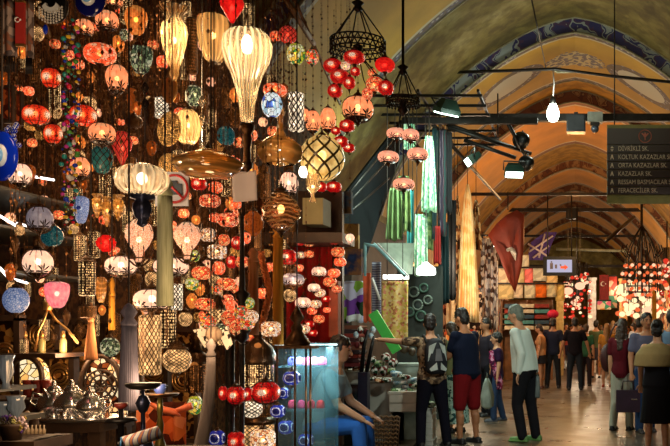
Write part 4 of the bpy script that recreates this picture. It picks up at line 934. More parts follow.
# partition at the end of the stall with red cloth
Y = 9.75; a, b = P(264, 200, Y), P(342, 446, Y)
tag(MB().box(((a.x + b.x) / 2, Y + .05, (a.z + b.z + .1) / 2), (b.x - a.x, .08, a.z - b.z + .1)).build('stall_partition', M['darkwood']), 'dark partition board closing the far end of the lamp stall', 'panel')
a, b = P(286, 236, Y - .06), P(332, 345, Y - .06)
mb = MB(); mb.sheet(lambda u, v: Vector((a.x + (b.x - a.x) * u, Y - .06 + .025 * math.sin(u * 22), a.z + (b.z - a.z) * v)), 40, 8, .012)
tag(mb.build('hanging_cloth', plain('red_cloth', (.42, .012, .01), .85, 0, .25, 6)), 'large plain red cloth behind the strings of small lamps', 'cloth')
o = tag(MB().box((0, 0, 0), (.88, .5, .10)).build('shelf_beam', M['darkwood'], loc=P(306, 232, RY + .1)), 'dark shelf beam above the red cloth carrying the small lamps', 'shelf')
o.location.z = RZ + .0
def book(px, py, w, h, Y, d, m, lab, name='box', cat='box', rz=0):
    s = Y / F; o = MB().box((0, 0, h * s / 2), (w * s, d, h * s)).build(name, m, loc=P(px, py + h / 2, Y), rot=(0, 0, rz)); return tag(o, lab, cat)
olive = plain('olive_card', (.30, .26, .12), .7, 0, .1); bl = plain('blue_denim', (.06, .13, .26), .8)
book(317, 213, 20, 26, 9.35, .3, olive, 'olive green carton on the shelf above the red cloth')
book(345, 203, 14, 22, 10.0, .1, pattern('blue_grey_cloth', [s2l(40, 60, 90), s2l(60, 90, 120), s2l(90, 80, 60)], 8, 'noise', .8, 'LINEAR'), 'blue grey patterned cloth beside the dark awning', 'cloth', 'cloth')
book(353, 262, 18, 26, 12.2, .08, pattern('blue_brown_rug', [s2l(40, 55, 95), s2l(30, 40, 70), s2l(120, 80, 50)], 6, 'noise', .8, 'LINEAR'), 'dark blue rug hanging above the green patterned textile', 'rug', 'rug')
book(349, 237, 20, 26, 12.3, .08, pattern('brown_gold_rug', [s2l(120, 85, 40), s2l(160, 120, 60), s2l(90, 60, 35)], 8, 'voronoi', .8), 'brown gold rug hanging beside the turquoise frame', 'rug', 'rug')
o = book(335, 309, 9, 56, 9.55, .12, plain('salmon_paint', s2l(190, 110, 85), .7), 'salmon coloured pillar right of the red cloth', 'pillar', 'pillar')
# --- no photography sign, paper
Y = YL(172, 2.0); s = Y / F; e = empty('no_photo_sign', P(172, 189, Y), 'white square sign with a camera crossed out in red', 'sign')
MB().box((0, 0, 0), (33 * s, .01, 34 * s)).build('board', plain('sign_white', (.72, .70, .72), .5, 0, .03), e)
mb = MB(); mb.tube([((3 + 13.5 * math.cos(2 * PI * k / 36)) * s, -.012, 13.5 * s * math.sin(2 * PI * k / 36)) for k in range(37)], 1.3 * s, 5); mb.tube([(-6.5 * s, -.018, 9.5 * s), (12.5 * s, -.018, -9.5 * s)], 1.1 * s, 5)
mb.build('red_ring', plain('sign_red', (.6, .03, .03), .5), e)
mp = lambda x, y: Vector((x * s, -.008, y * s))
MB().prism([(-5, -6), (11, -6), (11, 5), (7, 5), (6, 8), (0, 8), (-1, 5), (-5, 5)], mp, (0, -.006, 0)).build('camera_picture', plain('sign_black', (.012, .012, .02), .5), e)
MB().tube([(0, 0, 17 * s), (0, 0, CAN - e.location.z)], .003).build('cord', M['cord'], e)
Y = YL(244, 2.0); s = Y / F; e = empty('paper_notice', P(244, 187, Y), 'blank white paper sheet hanging under the onion lamp', 'paper')
mb = MB(); mb.sheet(lambda u, v: Vector(((-12 + 24 * u + 1.0 * v) * s, .015 * math.sin(u * 3), (15 - 30 * v + u * 2) * s)), 8, 8, .002); mb.build('sheet', plain('paper', (.60, .53, .53), .7, 0, .03), e)
for x in (-9, 9): MB().tube([(x * s, 0, 15 * s), (x * .8 * s, 0, CAN + .02 - e.location.z)], .003, 4).build('string', M['cord'], e)
# --- pennant and silver banners at the upper left
def crescent_star(e, cx, cz, r, m, y=-.012, dx=1):
    mb = MB(); out = [(cx + r * math.cos(a), cz + r * math.sin(a)) for a in [PI * (.22 + 1.56 * k / 20) for k in range(21)]]
    inn = [(cx + r * .25 + r * .8 * math.cos(a), cz + r * .8 * math.sin(a)) for a in [PI * (1.72 - 1.44 * k / 20) for k in range(21)]]
    mb.prism(out + inn, lambda x, z: Vector((x, y, z)), (0, -.004, 0))
    st = [(cx + r * 1.15 + r * (.42 if k % 2 == 0 else .17) * math.cos(PI + PI * k / 5), cz + r * (.42 if k % 2 == 0 else .17) * math.sin(PI + PI * k / 5)) for k in range(10)]
    mb.prism(st, lambda x, z: Vector((x, y, z)), (0, -.004, 0)); return mb.build('crescent_and_star', m, e)
Y = YL(20, 2.0); s = Y / F; e = empty('pennant', P(20.5, 24, Y), 'narrow red pennant with white crescent and star at upper left', 'flag')
MB().box((0, 0, 0), (8.5 * s, .012, 42 * s)).build('cloth', plain('pennant_red', (.36, .02, .015), .7), e); MB().box((0, 0, -21.5 * s), (8.5 * s, .016, 2.4 * s)).box((0, 0, 22 * s), (8.5 * s, .016, 2 * s)).build('gold_trim', M['brass'], e)
crescent_star(e, -1.0 * s, 3 * s, 2.6 * s, plain('flag_white', (.8, .76, .74), .6)); MB().tube([(0, 0, 22 * s), (0, 0, CAN - e.location.z)], .002, 4).build('cord', M['cord'], e)
sv = pattern('silver_embroidery', [s2l(70, 60, 60), s2l(170, 150, 140), s2l(110, 95, 90), s2l(140, 90, 70)], 40, 'voronoi', .5)
for (px, w, y0, y1, lab) in ((29, 7, 0, 58, 'embroidered silver strip right of the red pennant'), (8, 15, 0, 56, 'wide silver embroidered banner at the left edge')):
    Y = YL(px, 2.05); s = Y / F; e = empty('embroidered_banner', P(px, (y0 + y1) / 2, Y), lab, 'banner')
    MB().sheet(lambda u, v: Vector(((-.5 + u) * w * s, .006 * math.sin(u * 9), (.5 - v) * (y1 - y0) * s)), 12, 10, .008).build('cloth', sv, e)
    mb = MB()
    for k in range(9): mb.tube([((-.45 + k * .11) * w * s, 0, -(y1 - y0) / 2 * s), ((-.45 + k * .11) * w * s, 0, (-(y1 - y0) / 2 - 16) * s)], .6 * s, 4)
    mb.build('fringe', M['darkmetal'], e); MB().tube([(0, 0, (y1 - y0) / 2 * s), (0, 0, CAN - e.location.z)], .002, 4).build('cord', M['cord'], e)
Y = YL(6, 2.2)
for (px, w, h, py, lab) in ((8, 9, 38, 104, 'framed orange carved plaque, left of two'), (17, 8, 34, 108, 'framed orange carved plaque, right of two')):
    Y = YL(px, 2.2); s = Y / F; e = empty('carved_plaque', P(px, py, Y), lab, 'plaque')
    MB().box((0, .01, 0), (w * s, .02, h * s)).build('frame', M['darkwood'], e); MB().box((0, -.004, 0), (w * .62 * s, .02, h * .8 * s)).build('panel', pattern('orange_carving', [s2l(120, 50, 20), s2l(200, 100, 50), s2l(80, 30, 15)], 60, 'voronoi', .5), e)
    MB().tube([(0, 0, h * s / 2), (0, 0, CAN - e.location.z)], .002, 4).build('cord', M['cord'], e)
tan = plain('tan_wood', s2l(140, 105, 60), .6, 0, .25)
Y = 4.9; mp = lambda x, y: P(x, y, Y); tag(MB().prism([(31, -6), (40, -6), (44, 20), (50, 40), (34, 27)], mp, (0, .03, 0)).build('wooden_fret', tan), 'tan wooden gable piece behind the pearl ornament', 'board')
# --- shelves at the left edge with glowing tubes
gs = plain('glass_shelf', (.06, .06, .055), .45, 0, .1)
for (a, b, c_, d, lab) in (((-12, 186, 3.6), (52, 172, 4.6), (66, 184, 5.4), (-12, 196, 5.0), 'highest glass shelf at the far left'), ((-12, 208, 3.6), (30, 234, 4.9), (60, 234, 5.6), (-12, 222, 5), 'middle glass shelf at the far left'), ((-12, 256, 3.6), (28, 278, 4.9), (50, 276, 5.6), (-12, 262, 5), 'lowest glass shelf at the far left')):
    pa, pb = P(*a), P(*b)
    z = (pa.z + pb.z) / 2; y0 = a[2]; 
    o = MB().box((0, 0, 0), (.55, 1.2, .012)).build('glass_shelf', gs, loc=(-3.05, 4.75, z)); tag(o, lab, 'shelf')
tube = emit('fluorescent_tube', (1, .93, .85), 4.0, True)
for (a, b, lab) in (((30, 176, 4.8), (54, 180, 4.8), 'short white glowing tube behind the bright blue evil-eye bead'), ((0, 216, 4.2), (28, 233, 4.8), 'slanting white tube below the upper shelf at the left edge'), ((12, 222, 5.0), (27, 226, 5.0), 'faint short tube between two left shelves'),
                 ((13, 279, 4.5), (27, 283, 4.7), 'short pale tube just above the pink ribbed lamp'), ((0, 268, 4.3), (12, 282, 4.5), 'pale tube at the left edge above the blue crackled globe')):
    tag(MB().tube([P(*a), P(*b)], .006, 8).build('light_tube', tube), lab, 'light')
# --- lower left: glass/brass shelf, hook hanger, mosaic arch lamps
s = 4.6 / F
def shelf(px0, px1, py, Y, d, th, m, lab):
    a, b = P(px0, py, Y), P(px1, py, Y); o = MB().box((0, 0, 0), (b.x - a.x, d, th)).build('shelf', m, loc=((a.x + b.x) / 2, Y, a.z - th / 2)); return tag(o, lab, 'shelf')
shelf(-14, 72, 353, 4.7, .3, .02, M['darkwood'], 'dark wooden shelf carrying small glass bottles at lower left')
e = empty('wall_hanger', P(48, 308, 4.6), 'curved brass hanger above the bottle shelf', 'hanger')
MB().tube([(0, 0, 0), (-4 * s, 0, -12 * s), (-10 * s, 0, -24 * s), (-13 * s, 0, -43 * s)], .006).tube([(0, 0, 0), (8 * s, 0, -12 * s), (20 * s, 0, -22 * s), (30 * s, 0, -35 * s)], .006).lathe([(.02, -.01), (.025, .03), (.01, .06)], 10).build('arms', M['brass'], e)
for i, (px, c, lab) in enumerate(((25, (.3, .16, .06), 'left small amber bottle on the dark shelf'), (42, (.35, .3, .12), 'middle small yellow bottle on the dark shelf'), (63, (.3, .26, .12), 'right small olive bottle on the dark shelf'))):
    e = empty('glass_bottle', P(px, 353, 4.7), lab, 'bottle'); q = s
    MB().lathe([(3.4 * q, 0), (3.6 * q, 2 * q), (3.4 * q, 13 * q), (1.6 * q, 16 * q)], 16).build('body', plain('bottle_glass%d' % i, c, .12), e)
    MB().lathe([(2 * q, 15.5 * q), (2.6 * q, 18 * q), (1.6 * q, 22 * q), (.3 * q, 23 * q)], 12).build('stopper', M['brass'], e)
archm = glow('cream_arch_mosaic', [s2l(255, 215, 140), s2l(255, 235, 190), s2l(240, 180, 100)], 'mosaic', 26, .9, .05, 0)
archm2 = glow('cream_fret_panel', [s2l(255, 205, 140), s2l(255, 235, 190), s2l(120, 60, 25), s2l(50, 25, 12)], 'mosaic', 30, .7, .06, 0)
for (px, py, w, h, Y, m, lab) in ((27, 377, 32, 20, 4.65, archm, 'arched mosaic lamp glowing cream behind the bottles shelf'), (102, 392, 40, 36, 4.7, archm2, 'large pointed fretwork lamp glowing cream behind the tea set')):
    s = Y / F; e = empty('arched_lamp', P(px, py, Y), lab, 'lamp'); 
    arc = [(w / 2 * math.cos(PI * k / 18), h * (math.sin(PI * k / 18) ** (1.0 if w < 35 else .8))) for k in range(19)]
    mp = lambda x, y: Vector((x * s, 0, y * s))
    MB().prism([(x, y) for x, y in arc] + [(-w / 2, -h * .7), (w / 2, -h * .7)], mp, (0, .06, 0)).build('screen', m, e)
    MB().tube([(w / 2 * s, -.01, -h * .7 * s)] + [(x * s, -.01, y * s) for x, y in arc] + [(-w / 2 * s, -.01, -h * .7 * s)], .014, 6).build('frame', M['darkwood'], e)
    if w > 35:
        mb = MB()
        for r in (6, 11, 16): mb.tube([(r * math.cos(2 * PI * k / 24) * s, -.012, (6 + r * math.sin(2 * PI * k / 24)) * s) for k in range(25)], .006, 5)
        for k in range(8): mb.tube([(0, -.012, 6 * s), (17 * math.cos(PI * k / 4) * s, -.012, (6 + 17 * math.sin(PI * k / 4)) * s)], .006, 5)
        mb.build('fretwork', M['darkwood'], e)
# --- table with tea set
TY = 4.1; s = TY / F; tz = P(0, 421, TY).z
e = empty('display_table', (P(68, 0, TY).x, TY, 0), 'dark display table under the silver tea set', 'table')
MB().box((0, .05, tz - .02), (.40, .32, .04)).build('tabletop', M['darkwood'], e)
for x in (-.17, .17):
    for y in (-.07, .17): MB().box((x, y, (tz - .04) / 2), (.05, .05, tz - .04)).build('leg', M['darkwood'], e)
MB().box((0, .05, tz - .35), (.36, .28, .03)).build('shelf', M['darkwood'], e)
e = empty('serving_tray', (P(80, 0, TY).x, TY, tz), 'oval silver tray with raised rim holding the tea set', 'tray')
MB().lathe([(.2, 0), (.215, .004), (.235, .022), (.228, .022), (.21, .008), (.19, .006)], 40, sc=(.86, .6, 1)).build('tray', M['silver'], e)
def teapot(px, py_base, h, lab, mat='silver', Y=TY, name='teapot', spout=-1, z=None):
    q = h * Y / F; e = empty(name, P(px, py_base, Y), lab, 'teapot' if name == 'teapot' else 'jug')
    e.location.z = (tz + .006) if z is None else z
    MB().lathe([(.24 * q, 0), (.26 * q, .04 * q), (.18 * q, .08 * q), (.34 * q, .2 * q), (.42 * q, .38 * q), (.36 * q, .55 * q), (.2 * q, .68 * q), (.17 * q, .72 * q)], 36, 12, .012).build('body', M[mat], e)
    MB().lathe([(.19 * q, .71 * q), (.2 * q, .74 * q), (.12 * q, .84 * q), (.04 * q, .88 * q), (.06 * q, .94 * q), (.01 * q, 1.0 * q)], 16).build('lid', M[mat], e)
    MB().tube([(spout * .36 * q, 0, .3 * q), (spout * .55 * q, 0, .4 * q), (spout * .6 * q, 0, .62 * q), (spout * .72 * q, 0, .76 * q)], [.09 * q, .06 * q, .045 * q, .035 * q], 10).build('spout', M[mat], e)
    MB().tube([(-spout * .3 * q, 0, .6 * q), (-spout * .55 * q, 0, .68 * q), (-spout * .64 * q, 0, .45 * q), (-spout * .38 * q, 0, .25 * q)], .032 * q, 8).build('handle', M[mat], e)
    return e
teapot(72, 420, 40, 'large silver teapot in the middle of the tray')
teapot(54, 418, 38, 'silver jug with a curved white handle at the left of the tray', spout=1, Y=TY + .05, name='jug')
teapot(90, 418, 34, 'small silver teapot right of the large one', Y=TY - .03)
def glassware(px, lab, Y, h=15, w=7, m=None, z=None, name='tea_glass'):
    q = Y / F; e = empty(name, (P(px, 0, Y).x, Y, z if z is not None else tz + .006), lab, 'glass')
    MB().lathe([(w * .32 * q, 0), (w * .42 * q, h * .2 * q), (w * .34 * q, h * .5 * q), (w * .5 * q, h * q)], 18).build('body', m or M['silver'], e)
    MB().tube([(w * .45 * q, 0, h * .75 * q), (w * .8 * q, 0, h * .6 * q), (w * .4 * q, 0, h * .3 * q)], .5 * q, 5).build('handle', m or M['silver'], e)
coppm = plain('copper_dark', (.30, .13, .07), .25, .9, .3)
for i, (px, dy, h) in enumerate(((60, .1, 16), (64, -.08, 10), (80, .1, 22), (95, .05, 23), (101, -.02, 20), (106, .06, 15))):
    glassware(px, ['silver tea glass left of the large teapot', 'short silver cup in front of the jug', 'tall dark coffee pot behind the teapots', 'tall silver ewer near the tray\'s right end', 'silver beaker at the right end of the tray', 'small bronze cup beyond the right end of the tray'][i], TY + dy, h, 8, coppm if i in (2, 5) else M['silver'])
for i, px in enumerate((28, 38, 46)):
    z = P(0, 397, 4.4).z
    glassware(px, ['leftmost', 'middle', 'rightmost'][i] + ' dark red glass jar in front of the cream arched lamp', 4.4, 17, 11, plain('red_jar', (.22, .03, .02), .12), z=z, name='glass_jar')
shelf(-14, 58, 397, 4.4, .3, .02, M['darkwood'], 'dark shelf carrying three dark red jars')
bg = clearglass('pale_blue_cut_glass', s2l(170, 190, 215), .4, .5, .06)
for i, (px, py, h, w) in enumerate(((6, 372, 34, 14), (16, 408, 24, 16), (4, 412, 20, 14))):
    Y = 3.5; q = Y / F; e = empty('cut_glass_vase', P(px, py, Y), ['tall pale blue glass vase at the lower left edge', 'wide pale blue glass vase above the purple flowers', 'short pale blue glass vase at the bottom left edge'][i], 'vase')
    MB().lathe([(w * .3 * q, -h / 2 * q), (w * .2 * q, -h * .3 * q), (w * .5 * q, 0), (w * .42 * q, h * .3 * q), (w * .55 * q, h / 2 * q)], 36, 12, .06).build('body', bg, e)
q = 3.5 / F; tag(MB().box((-.10, .1, 0), (.22, .3, .02)).build('shelf', gs, loc=P(5, 421, 3.5)), 'glass shelf under the pale blue vases', 'shelf')
tag(MB().box((-.10, .1, 0), (.2, .25, .015)).build('shelf', gs, loc=P(2, 390, 3.5)), 'upper glass shelf at the lower left edge', 'shelf')
# purple flowers and white tassel stuff
fl = [plain('petal_%d' % i, c, .6) for i, c in enumerate((s2l(95, 60, 150), s2l(200, 195, 120), s2l(215, 190, 200), s2l(60, 50, 40), s2l(150, 130, 60)))]
Y = 3.3; q = Y / F; e = empty('flower_bunch', P(12, 424, Y), 'bunch of purple and cream artificial flowers at bottom left', 'flowers'); e.location.z = P(0, 440, Y).z
MB().lathe([(.03, 0), (.045, .05), (.05, .06)], 12).build('pot', M['darkwood'], e)
for i in range(46):
    r = rnd.uniform(1.5, 3.6) * q; mb = MB(); 
    for k in range(5): mb.ell((r * .7 * math.cos(k * 1.257), 0, r * .7 * math.sin(k * 1.257)), (r * .55, r * .25, r * .55), 6, 4)
    mb.build('flower', fl[rnd.choice((0, 0, 1, 2, 3, 4))], e, loc=(rnd.uniform(-11, 12) * q, rnd.uniform(-6, 6) * q, (9 + rnd.uniform(-2, 14)) * q))
Y = 3.4; q = Y / F
q_ = P(18, 440, Y); tag(MB().box((-.06, .08, -.02), (.30, .26, .04)).box((-.19, .08, -q_.z / 2), (.03, .2, q_.z)).box((.07, .08, -q_.z / 2), (.03, .2, q_.z)).build('low_stand', M['darkwood'], loc=q_), 'dark board below the artificial flowers', 'board')
e = empty('shell_ornament', P(34, 412, 3.8), 'curved cream horn shaped ornament left of the tray', 'ornament'); q = 3.8 / F
MB().tube([(-9 * q, 0, -2 * q), (-4 * q, 0, -6 * q), (3 * q, 0, -5 * q), (9 * q, 0, 1 * q)], [4.5 * q, 3.6 * q, 2.4 * q, .8 * q], 12).build('horn', plain('horn_cream', s2l(190, 160, 120), .3), e)
MB().lathe([(4 * q, -7 * q), (5 * q, -12 * q), (6 * q, -14 * q)], 14).build('foot', M['darkwood'], e)
for i in range(6):
    px = 24 + i * 4; 
    q = 3.6 / F; e = empty('cream_bottle', (P(px, 446, 3.6).x, 3.6, P(18, 440, 3.4).z), ['first', 'second', 'third', 'fourth', 'fifth', 'sixth'][i] + ' from the left in the row of small cream bottles at the bottom edge', 'bottle')
    MB().lathe([(1.6 * q, 0), (1.7 * q, 4 * q), (.8 * q, 6 * q), (.8 * q, 9 * q)], 12).build('body', plain('cream_bottle', s2l(190, 165, 130), .4), e)
# --- hookahs beside the tassel
HY2 = 3.7; s = HY2 / F
e = empty('hookah', P(143, 386, HY2), 'blue hookah topped by a wide round metal plate', 'hookah')
MB().lathe([(17 * s, 3 * s), (16 * s, 0), (12 * s, -3 * s), (3 * s, -4 * s), (3 * s, -2 * s), (12 * s, -1 * s)], 32).build('plate', M['darkmetal'], e)
MB().lathe([(1.6 * s, -4 * s), (1.6 * s, -9 * s), (4 * s, -10 * s), (7 * s, -17 * s), (4 * s, -25 * s), (2 * s, -27 * s), (2.4 * s, -44 * s), (7 * s, -50 * s), (10 * s, -60 * s), (12 * s, -75 * s)], 24).build('stem', M['bluesteel'], e)
e = empty('hookah', P(160, 395, HY2 + .3), 'tall green stemmed hookah with a blue bowl on its plate', 'hookah'); s = (HY2 + .3) / F
MB().lathe([(18 * s, 1.5 * s), (16 * s, -1 * s), (3 * s, -3 * s), (3 * s, 0)], 32).build('plate', M['bronze'], e)
MB().lathe([(3.5 * s, 0), (5.6 * s, 5 * s), (6.2 * s, 10 * s), (5 * s, 11 * s)], 20).build('bowl', plain('blue_ceramic', (.05, .09, .35), .2), e)
MB().lathe([(2.4 * s, -3 * s), (3 * s, -15 * s), (2 * s, -22 * s), (3.6 * s, -30 * s), (2.4 * s, -40 * s), (6 * s, -52 * s), (10 * s, -62 * s)], 20).build('stem', plain('olive_brass', (.14, .12, .03), .3, .7), e)
e = empty('hookah', P(121, 409, 3.6), 'small hookah with a dark red bowl above a black dish', 'hookah'); s = 3.6 / F
MB().lathe([(3 * s, 0), (6.5 * s, 3 * s), (6 * s, 6 * s), (4 * s, 6 * s)], 20).build('bowl', plain('dark_red_clay', (.16, .02, .015), .4), e); MB().lathe([(2.5 * s, 0), (2.5 * s, -8 * s), (13 * s, -9 * s), (15 * s, -12 * s), (6 * s, -14 * s), (3 * s, -16 * s), (3 * s, -40 * s)], 24).build('dish', M['blackmetal'], e)
e = empty('hookah_hose', P(138, 438, 3.4), 'rolled blue and white hookah hose handle at the bottom edge', 'hose'); s = 3.4 / F
R = Euler((PI / 2 - .1, 0, 0)).to_matrix()
mb = MB(); mb.tube([(-12 * s, -.02, -5 * s), (14 * s, .06, 4 * s)], 7 * s, 20); mb.build('roll', pattern('blue_white_roll', [s2l(210, 205, 200), s2l(210, 205, 200), s2l(40, 90, 160), s2l(180, 120, 90)], 14, 'wave', .4), e)
MB().lathe([(6.6 * s, 0), (7.4 * s, .004)], 24, R=Euler((PI / 2, 0, -1.2)).to_matrix(), c=(-12.6 * s, -.025, -5.3 * s)).build('rim', plain('hose_blue', s2l(70, 140, 200), .3), e)
MB().lathe([(2.6 * s, 0), (3.0 * s, .012)], 20, R=Euler((PI / 2, 0, -1.2)).to_matrix(), c=(-13 * s, -.03, -5.4 * s)).build('hole', M['blackmetal'], e)
tag(MB().box((0, 0, 0), (.42, .62, .05)).box((-.19, 0, -.46), (.03, .5, .92)).box((.19, 0, -.46), (.03, .5, .92)).build('low_stand', M['darkwood'], loc=(P(146, 447, 3.7).x, 3.72, .92)), 'dark counter board under the hookahs', 'board')
ocl = pattern('orange_patterned_cloth', [s2l(210, 90, 40), s2l(235, 120, 60), s2l(90, 35, 20), s2l(250, 150, 100)], 14, 'voronoi', .8)
a, b = P(136, 402, 5.1), P(184, 449, 5.1)
tag(MB().sheet(lambda u, v: Vector((a.x + (b.x - a.x) * u, 5.1 + .02 * math.sin(u * 20), a.z + (b.z - a.z) * v)), 30, 6, .01).build('patterned_cloth', ocl), 'orange patterned cloth behind the hookah stems', 'cloth')
Y = 4.9; s = Y / F; e = empty('orange_horn', P(166, 410, Y), 'pair of bright orange curved horns in front of orange cloth', 'ornament')
MB().tube([(-22 * s, 0, 10 * s), (-8 * s, 0, 2 * s), (6 * s, 0, -2 * s), (14 * s, 0, -6 * s)], [.8 * s, 3 * s, 4 * s, 1 * s], 10).build('horn', plain('orange_horn', s2l(225, 110, 70), .35), e)
MB().tube([(-4 * s, .02, -2 * s), (10 * s, .02, -1 * s), (24 * s, .02, 4 * s)], [1 * s, 3 * s, 4 * s], 10).build('horn', plain('orange_horn2', s2l(225, 110, 70), .35), e)
# --- big bronze dome lanterns and posts
def dome_lantern(px, ytop, tiers, Y, lab):
    s = Y / F; e = empty('dome_lantern', P(px, ytop, Y), lab, 'lantern')
    cm_, kz = chain_mesh(CAN - e.location.z); inst('chain', cm_, M['chainm'], e, (0, 0, 0), (1, 1, kz))
    for i, (y0, y1, w, kind) in enumerate(tiers):
        h = (y1 - y0) * s; zc = -(y0 - ytop) * s
        if kind == 'dome': MB().lathe([(w * s / 2, -h), (w * s * .52, -h * .9), (w * s * .5, -h * .75), (w * s * .4, -h * .5), (w * s * .22, -h * .33), (w * s * .10, -h * .22), (w * s * .14, -h * .16), (w * s * .05, -h * .1), (w * s * .03, 0)], 32, 16, .03, c=(0, 0, zc)).build('dome', M['p_dim'], e)
        elif kind == 'spire': MB().lathe([(w * s * .5, -h), (w * s * .3, -h * .7), (w * s * .45, -h * .5), (w * s * .2, -h * .3), (w * s * .05, 0)], 20, 8, .05, c=(0, 0, zc)).build('finial', M['bronze'], e)
        elif kind == 'base': MB().lathe([(w * s * .5, -h), (w * s * .55, -h * .6), (w * s * .42, 0)], 28, c=(0, 0, zc)).build('base', M['bronze'], e)
        else:
            o = inst('lantern_body', shared('drumcyl', lambda: MB().lathe([(.97, -1), (1, -.9), (1, .9), (.97, 1)], 16)), M[kind], e, (0, 0, zc - h / 2), (w * s / 2, w * s / 2, h / 2))
    return e
dome_lantern(258, 318, [(318, 337, 8, 'spire'), (330, 364, 34, 'dome'), (364, 386, 31, 'p_hex'), (386, 416, 29, 'p_dim'), (416, 424, 34, 'base'), (424, 460, 31, 'p_lat')], YL(258, 2.5), 'large bronze lantern with ornate dome and pierced glowing drum')
dome_lantern(197, 322, [(322, 350, 16, 'spire'), (345, 365, 26, 'dome'), (365, 392, 24, 'p_dim')], YL(197, 2.7), 'bronze dome lantern behind the beige ball ornament')
dome_lantern(214, 268, [(268, 290, 10, 'spire'), (285, 310, 22, 'dome'), (310, 345, 20, 'p_lat')], YL(214, 2.8), 'dim bronze lantern deep behind the small pink lamps')
dome_lantern(136, 300, [(300, 325, 18, 'dome'), (325, 390, 15, 'p_dim')], YL(136, 2.8), 'slim bronze lantern between the two grey tassels')
for (px, w, y0, lab) in ((230, 9, 342, 'thick dark post beside the red starred globe'), (242, 5, 335, 'thin dark post left of the large dome lantern')):
    Y = YL(px, 2.3); s = Y / F; e = empty('lamp_post', P(px, 470, Y), lab, 'post'); e.location.z = 0; zt = P(px, y0, Y).z
    MB().lathe([(w * s * .9, 0), (w * s * .9, .06), (w * s / 2, .1), (w * s / 2, zt)], 16).build('post', M['blackmetal'], e); MB().lathe([(w * s * .5, zt), (w * s * .8, zt + .02), (w * s * .3, zt + .05)], 16).build('capital', M['bronze'], e)
# openwork lantern standing frame
Y = 6.9; s = Y / F; e = empty('openwork_lantern', P(297, 322, Y), 'tall openwork bronze lantern frame with a domed top before the glass case', 'lantern')
MB().lathe([(12 * s, -24 * s), (13 * s, -21 * s), (9 * s, -15 * s), (5 * s, -9 * s), (6 * s, -6 * s), (3 * s, -1 * s), (7 * s, 4 * s), (3 * s, 12 * s), (.5 * s, 17 * s)], 28, 12, .04).build('dome', M['bronze'], e)
MB().box((0, 0, -25 * s), (36 * s, .2, 3 * s)).build('top_plate', M['bronze'], e)
for x in (-16.5, -2, 9, 16.5): MB().tube([(x * s, -.08 if abs(x) > 10 else .0, -26 * s), (x * s, -.08 if abs(x) > 10 else .0, -140 * s)], 1.1 * s, 6).build('bar', M['bronze'], e)
MB().tube([(0, 0, 14 * s), (0, 0, CAN - e.location.z)], .005).build('chain', M['darkmetal'], e)
MB().box((0, 0, -140 * s), (36 * s, .2, 3 * s)).build('bottom_plate', M['bronze'], e)
# carved gilt panels and brass ornaments leaning at the back, lower left
gilt = pattern('gilt_fretwork', [(.02, .008, .003), (.30, .13, .03), (.05, .02, .006), (.42, .22, .06), (.025, .01, .004)], 34, 'voronoi', .35)
for i, (px, y0, y1, w, lab) in enumerate(((8, 318, 400, 26, 'gilt fretwork panel behind the left shelves'), (46, 322, 352, 30, 'short gilt fretwork panel behind the small bottles'), (84, 322, 400, 22, 'tall gilt fretwork panel behind the copper tassel'), (118, 325, 410, 26, 'gilt fretwork panel behind the lilac grey tassel'), (62, 356, 400, 26, 'gilt fretwork panel behind the red jars'), (155, 330, 420, 26, 'gilt fretwork panel behind the hookah plates'), (185, 330, 440, 26, 'gilt fretwork panel behind the round lattice lantern'))):
    Y = YL(px, 2.95); s = Y / F; e = empty('fretwork_panel', P(px, y1, Y), lab, 'panel'); h = (y1 - y0) * s
    MB().box((0, 0, h / 2), (w * s, .04, h)).build('panel', gilt, e); mb = MB()
    for x in (-1, 1): mb.box((x * w * s / 2, -.01, h / 2), (.03, .06, h))
    for z in (0, h): mb.box((0, -.01, z), (w * s + .03, .06, .03))
    mb.build('frame', M['darkwood'], e); cx_ = MB()
    for r in (.2, .33, .44): cx_.tube([(r * w * s * math.cos(2 * PI * k / 20), -.03, h * .55 + r * w * s * math.sin(2 * PI * k / 20)) for k in range(21)], .008, 5)
    cx_.build('rosette', M['brass'], e)
# --- background lanterns filling the depth of the stall
bk = 0; cells = []
for gx in range(0, 12):
    for gy in range(0, 13):
        px = 12 + gx * 24.5 + rnd.uniform(-9, 9); py = 10 + gy * 26 + rnd.uniform(-10, 10)
        if px > 290 - max(0, 80 - py) * .2: continue
        if py > 365 and px < 130: continue
        cells.append((px, py))
kinds = [('drum', 'p_dim', 'dim pierced bronze lantern', 12, 26, 0), ('drum', 'p_hex', 'bright pierced brass lantern', 11, 22, 0), ('bumpy', 'p_gold', 'small golden filigree ball', 12, 12, 0), ('twist', 'p_dim', 'dim twisted brass lantern', 12, 16, 0), ('oblate', 'g_orange', 'small orange lamp', 12, 10, 1), ('globe', 'p_lat', 'small latticed bronze ball lantern', 13, 14, 0), ('egg', 'g_amberd', 'dim amber glass lamp', 11, 15, 1),
         ('oblate', 'g_rose', 'small rose mosaic lamp', 11, 9, 1), ('twist', 'g_amber', 'small amber twisted lamp', 10, 14, 1), ('drum', 'p_hex', 'small bright pierced lantern', 10, 20, 0), ('tear', 'bronze', 'unlit bronze drop lantern', 11, 18, 0), ('globe', 'g_crackle', 'small white crackled globe', 10, 10, 1)]
for (px, py) in cells:
    k, m, d, w, h, b = rnd.choice(kinds); sc = rnd.uniform(.85, 1.3)
    L(k, px, py, w * sc, h * sc, rnd.uniform(2.7, 3.15), m, d, bulb=b, capk=.9 if not b else .5, group='background lamps hanging deep in the stall')
cells = [(p[0] + 12 + rnd.uniform(-5, 5), p[1] + 12 + rnd.uniform(-5, 5)) for p in cells if p[0] < 275 and rnd.random() < .8]
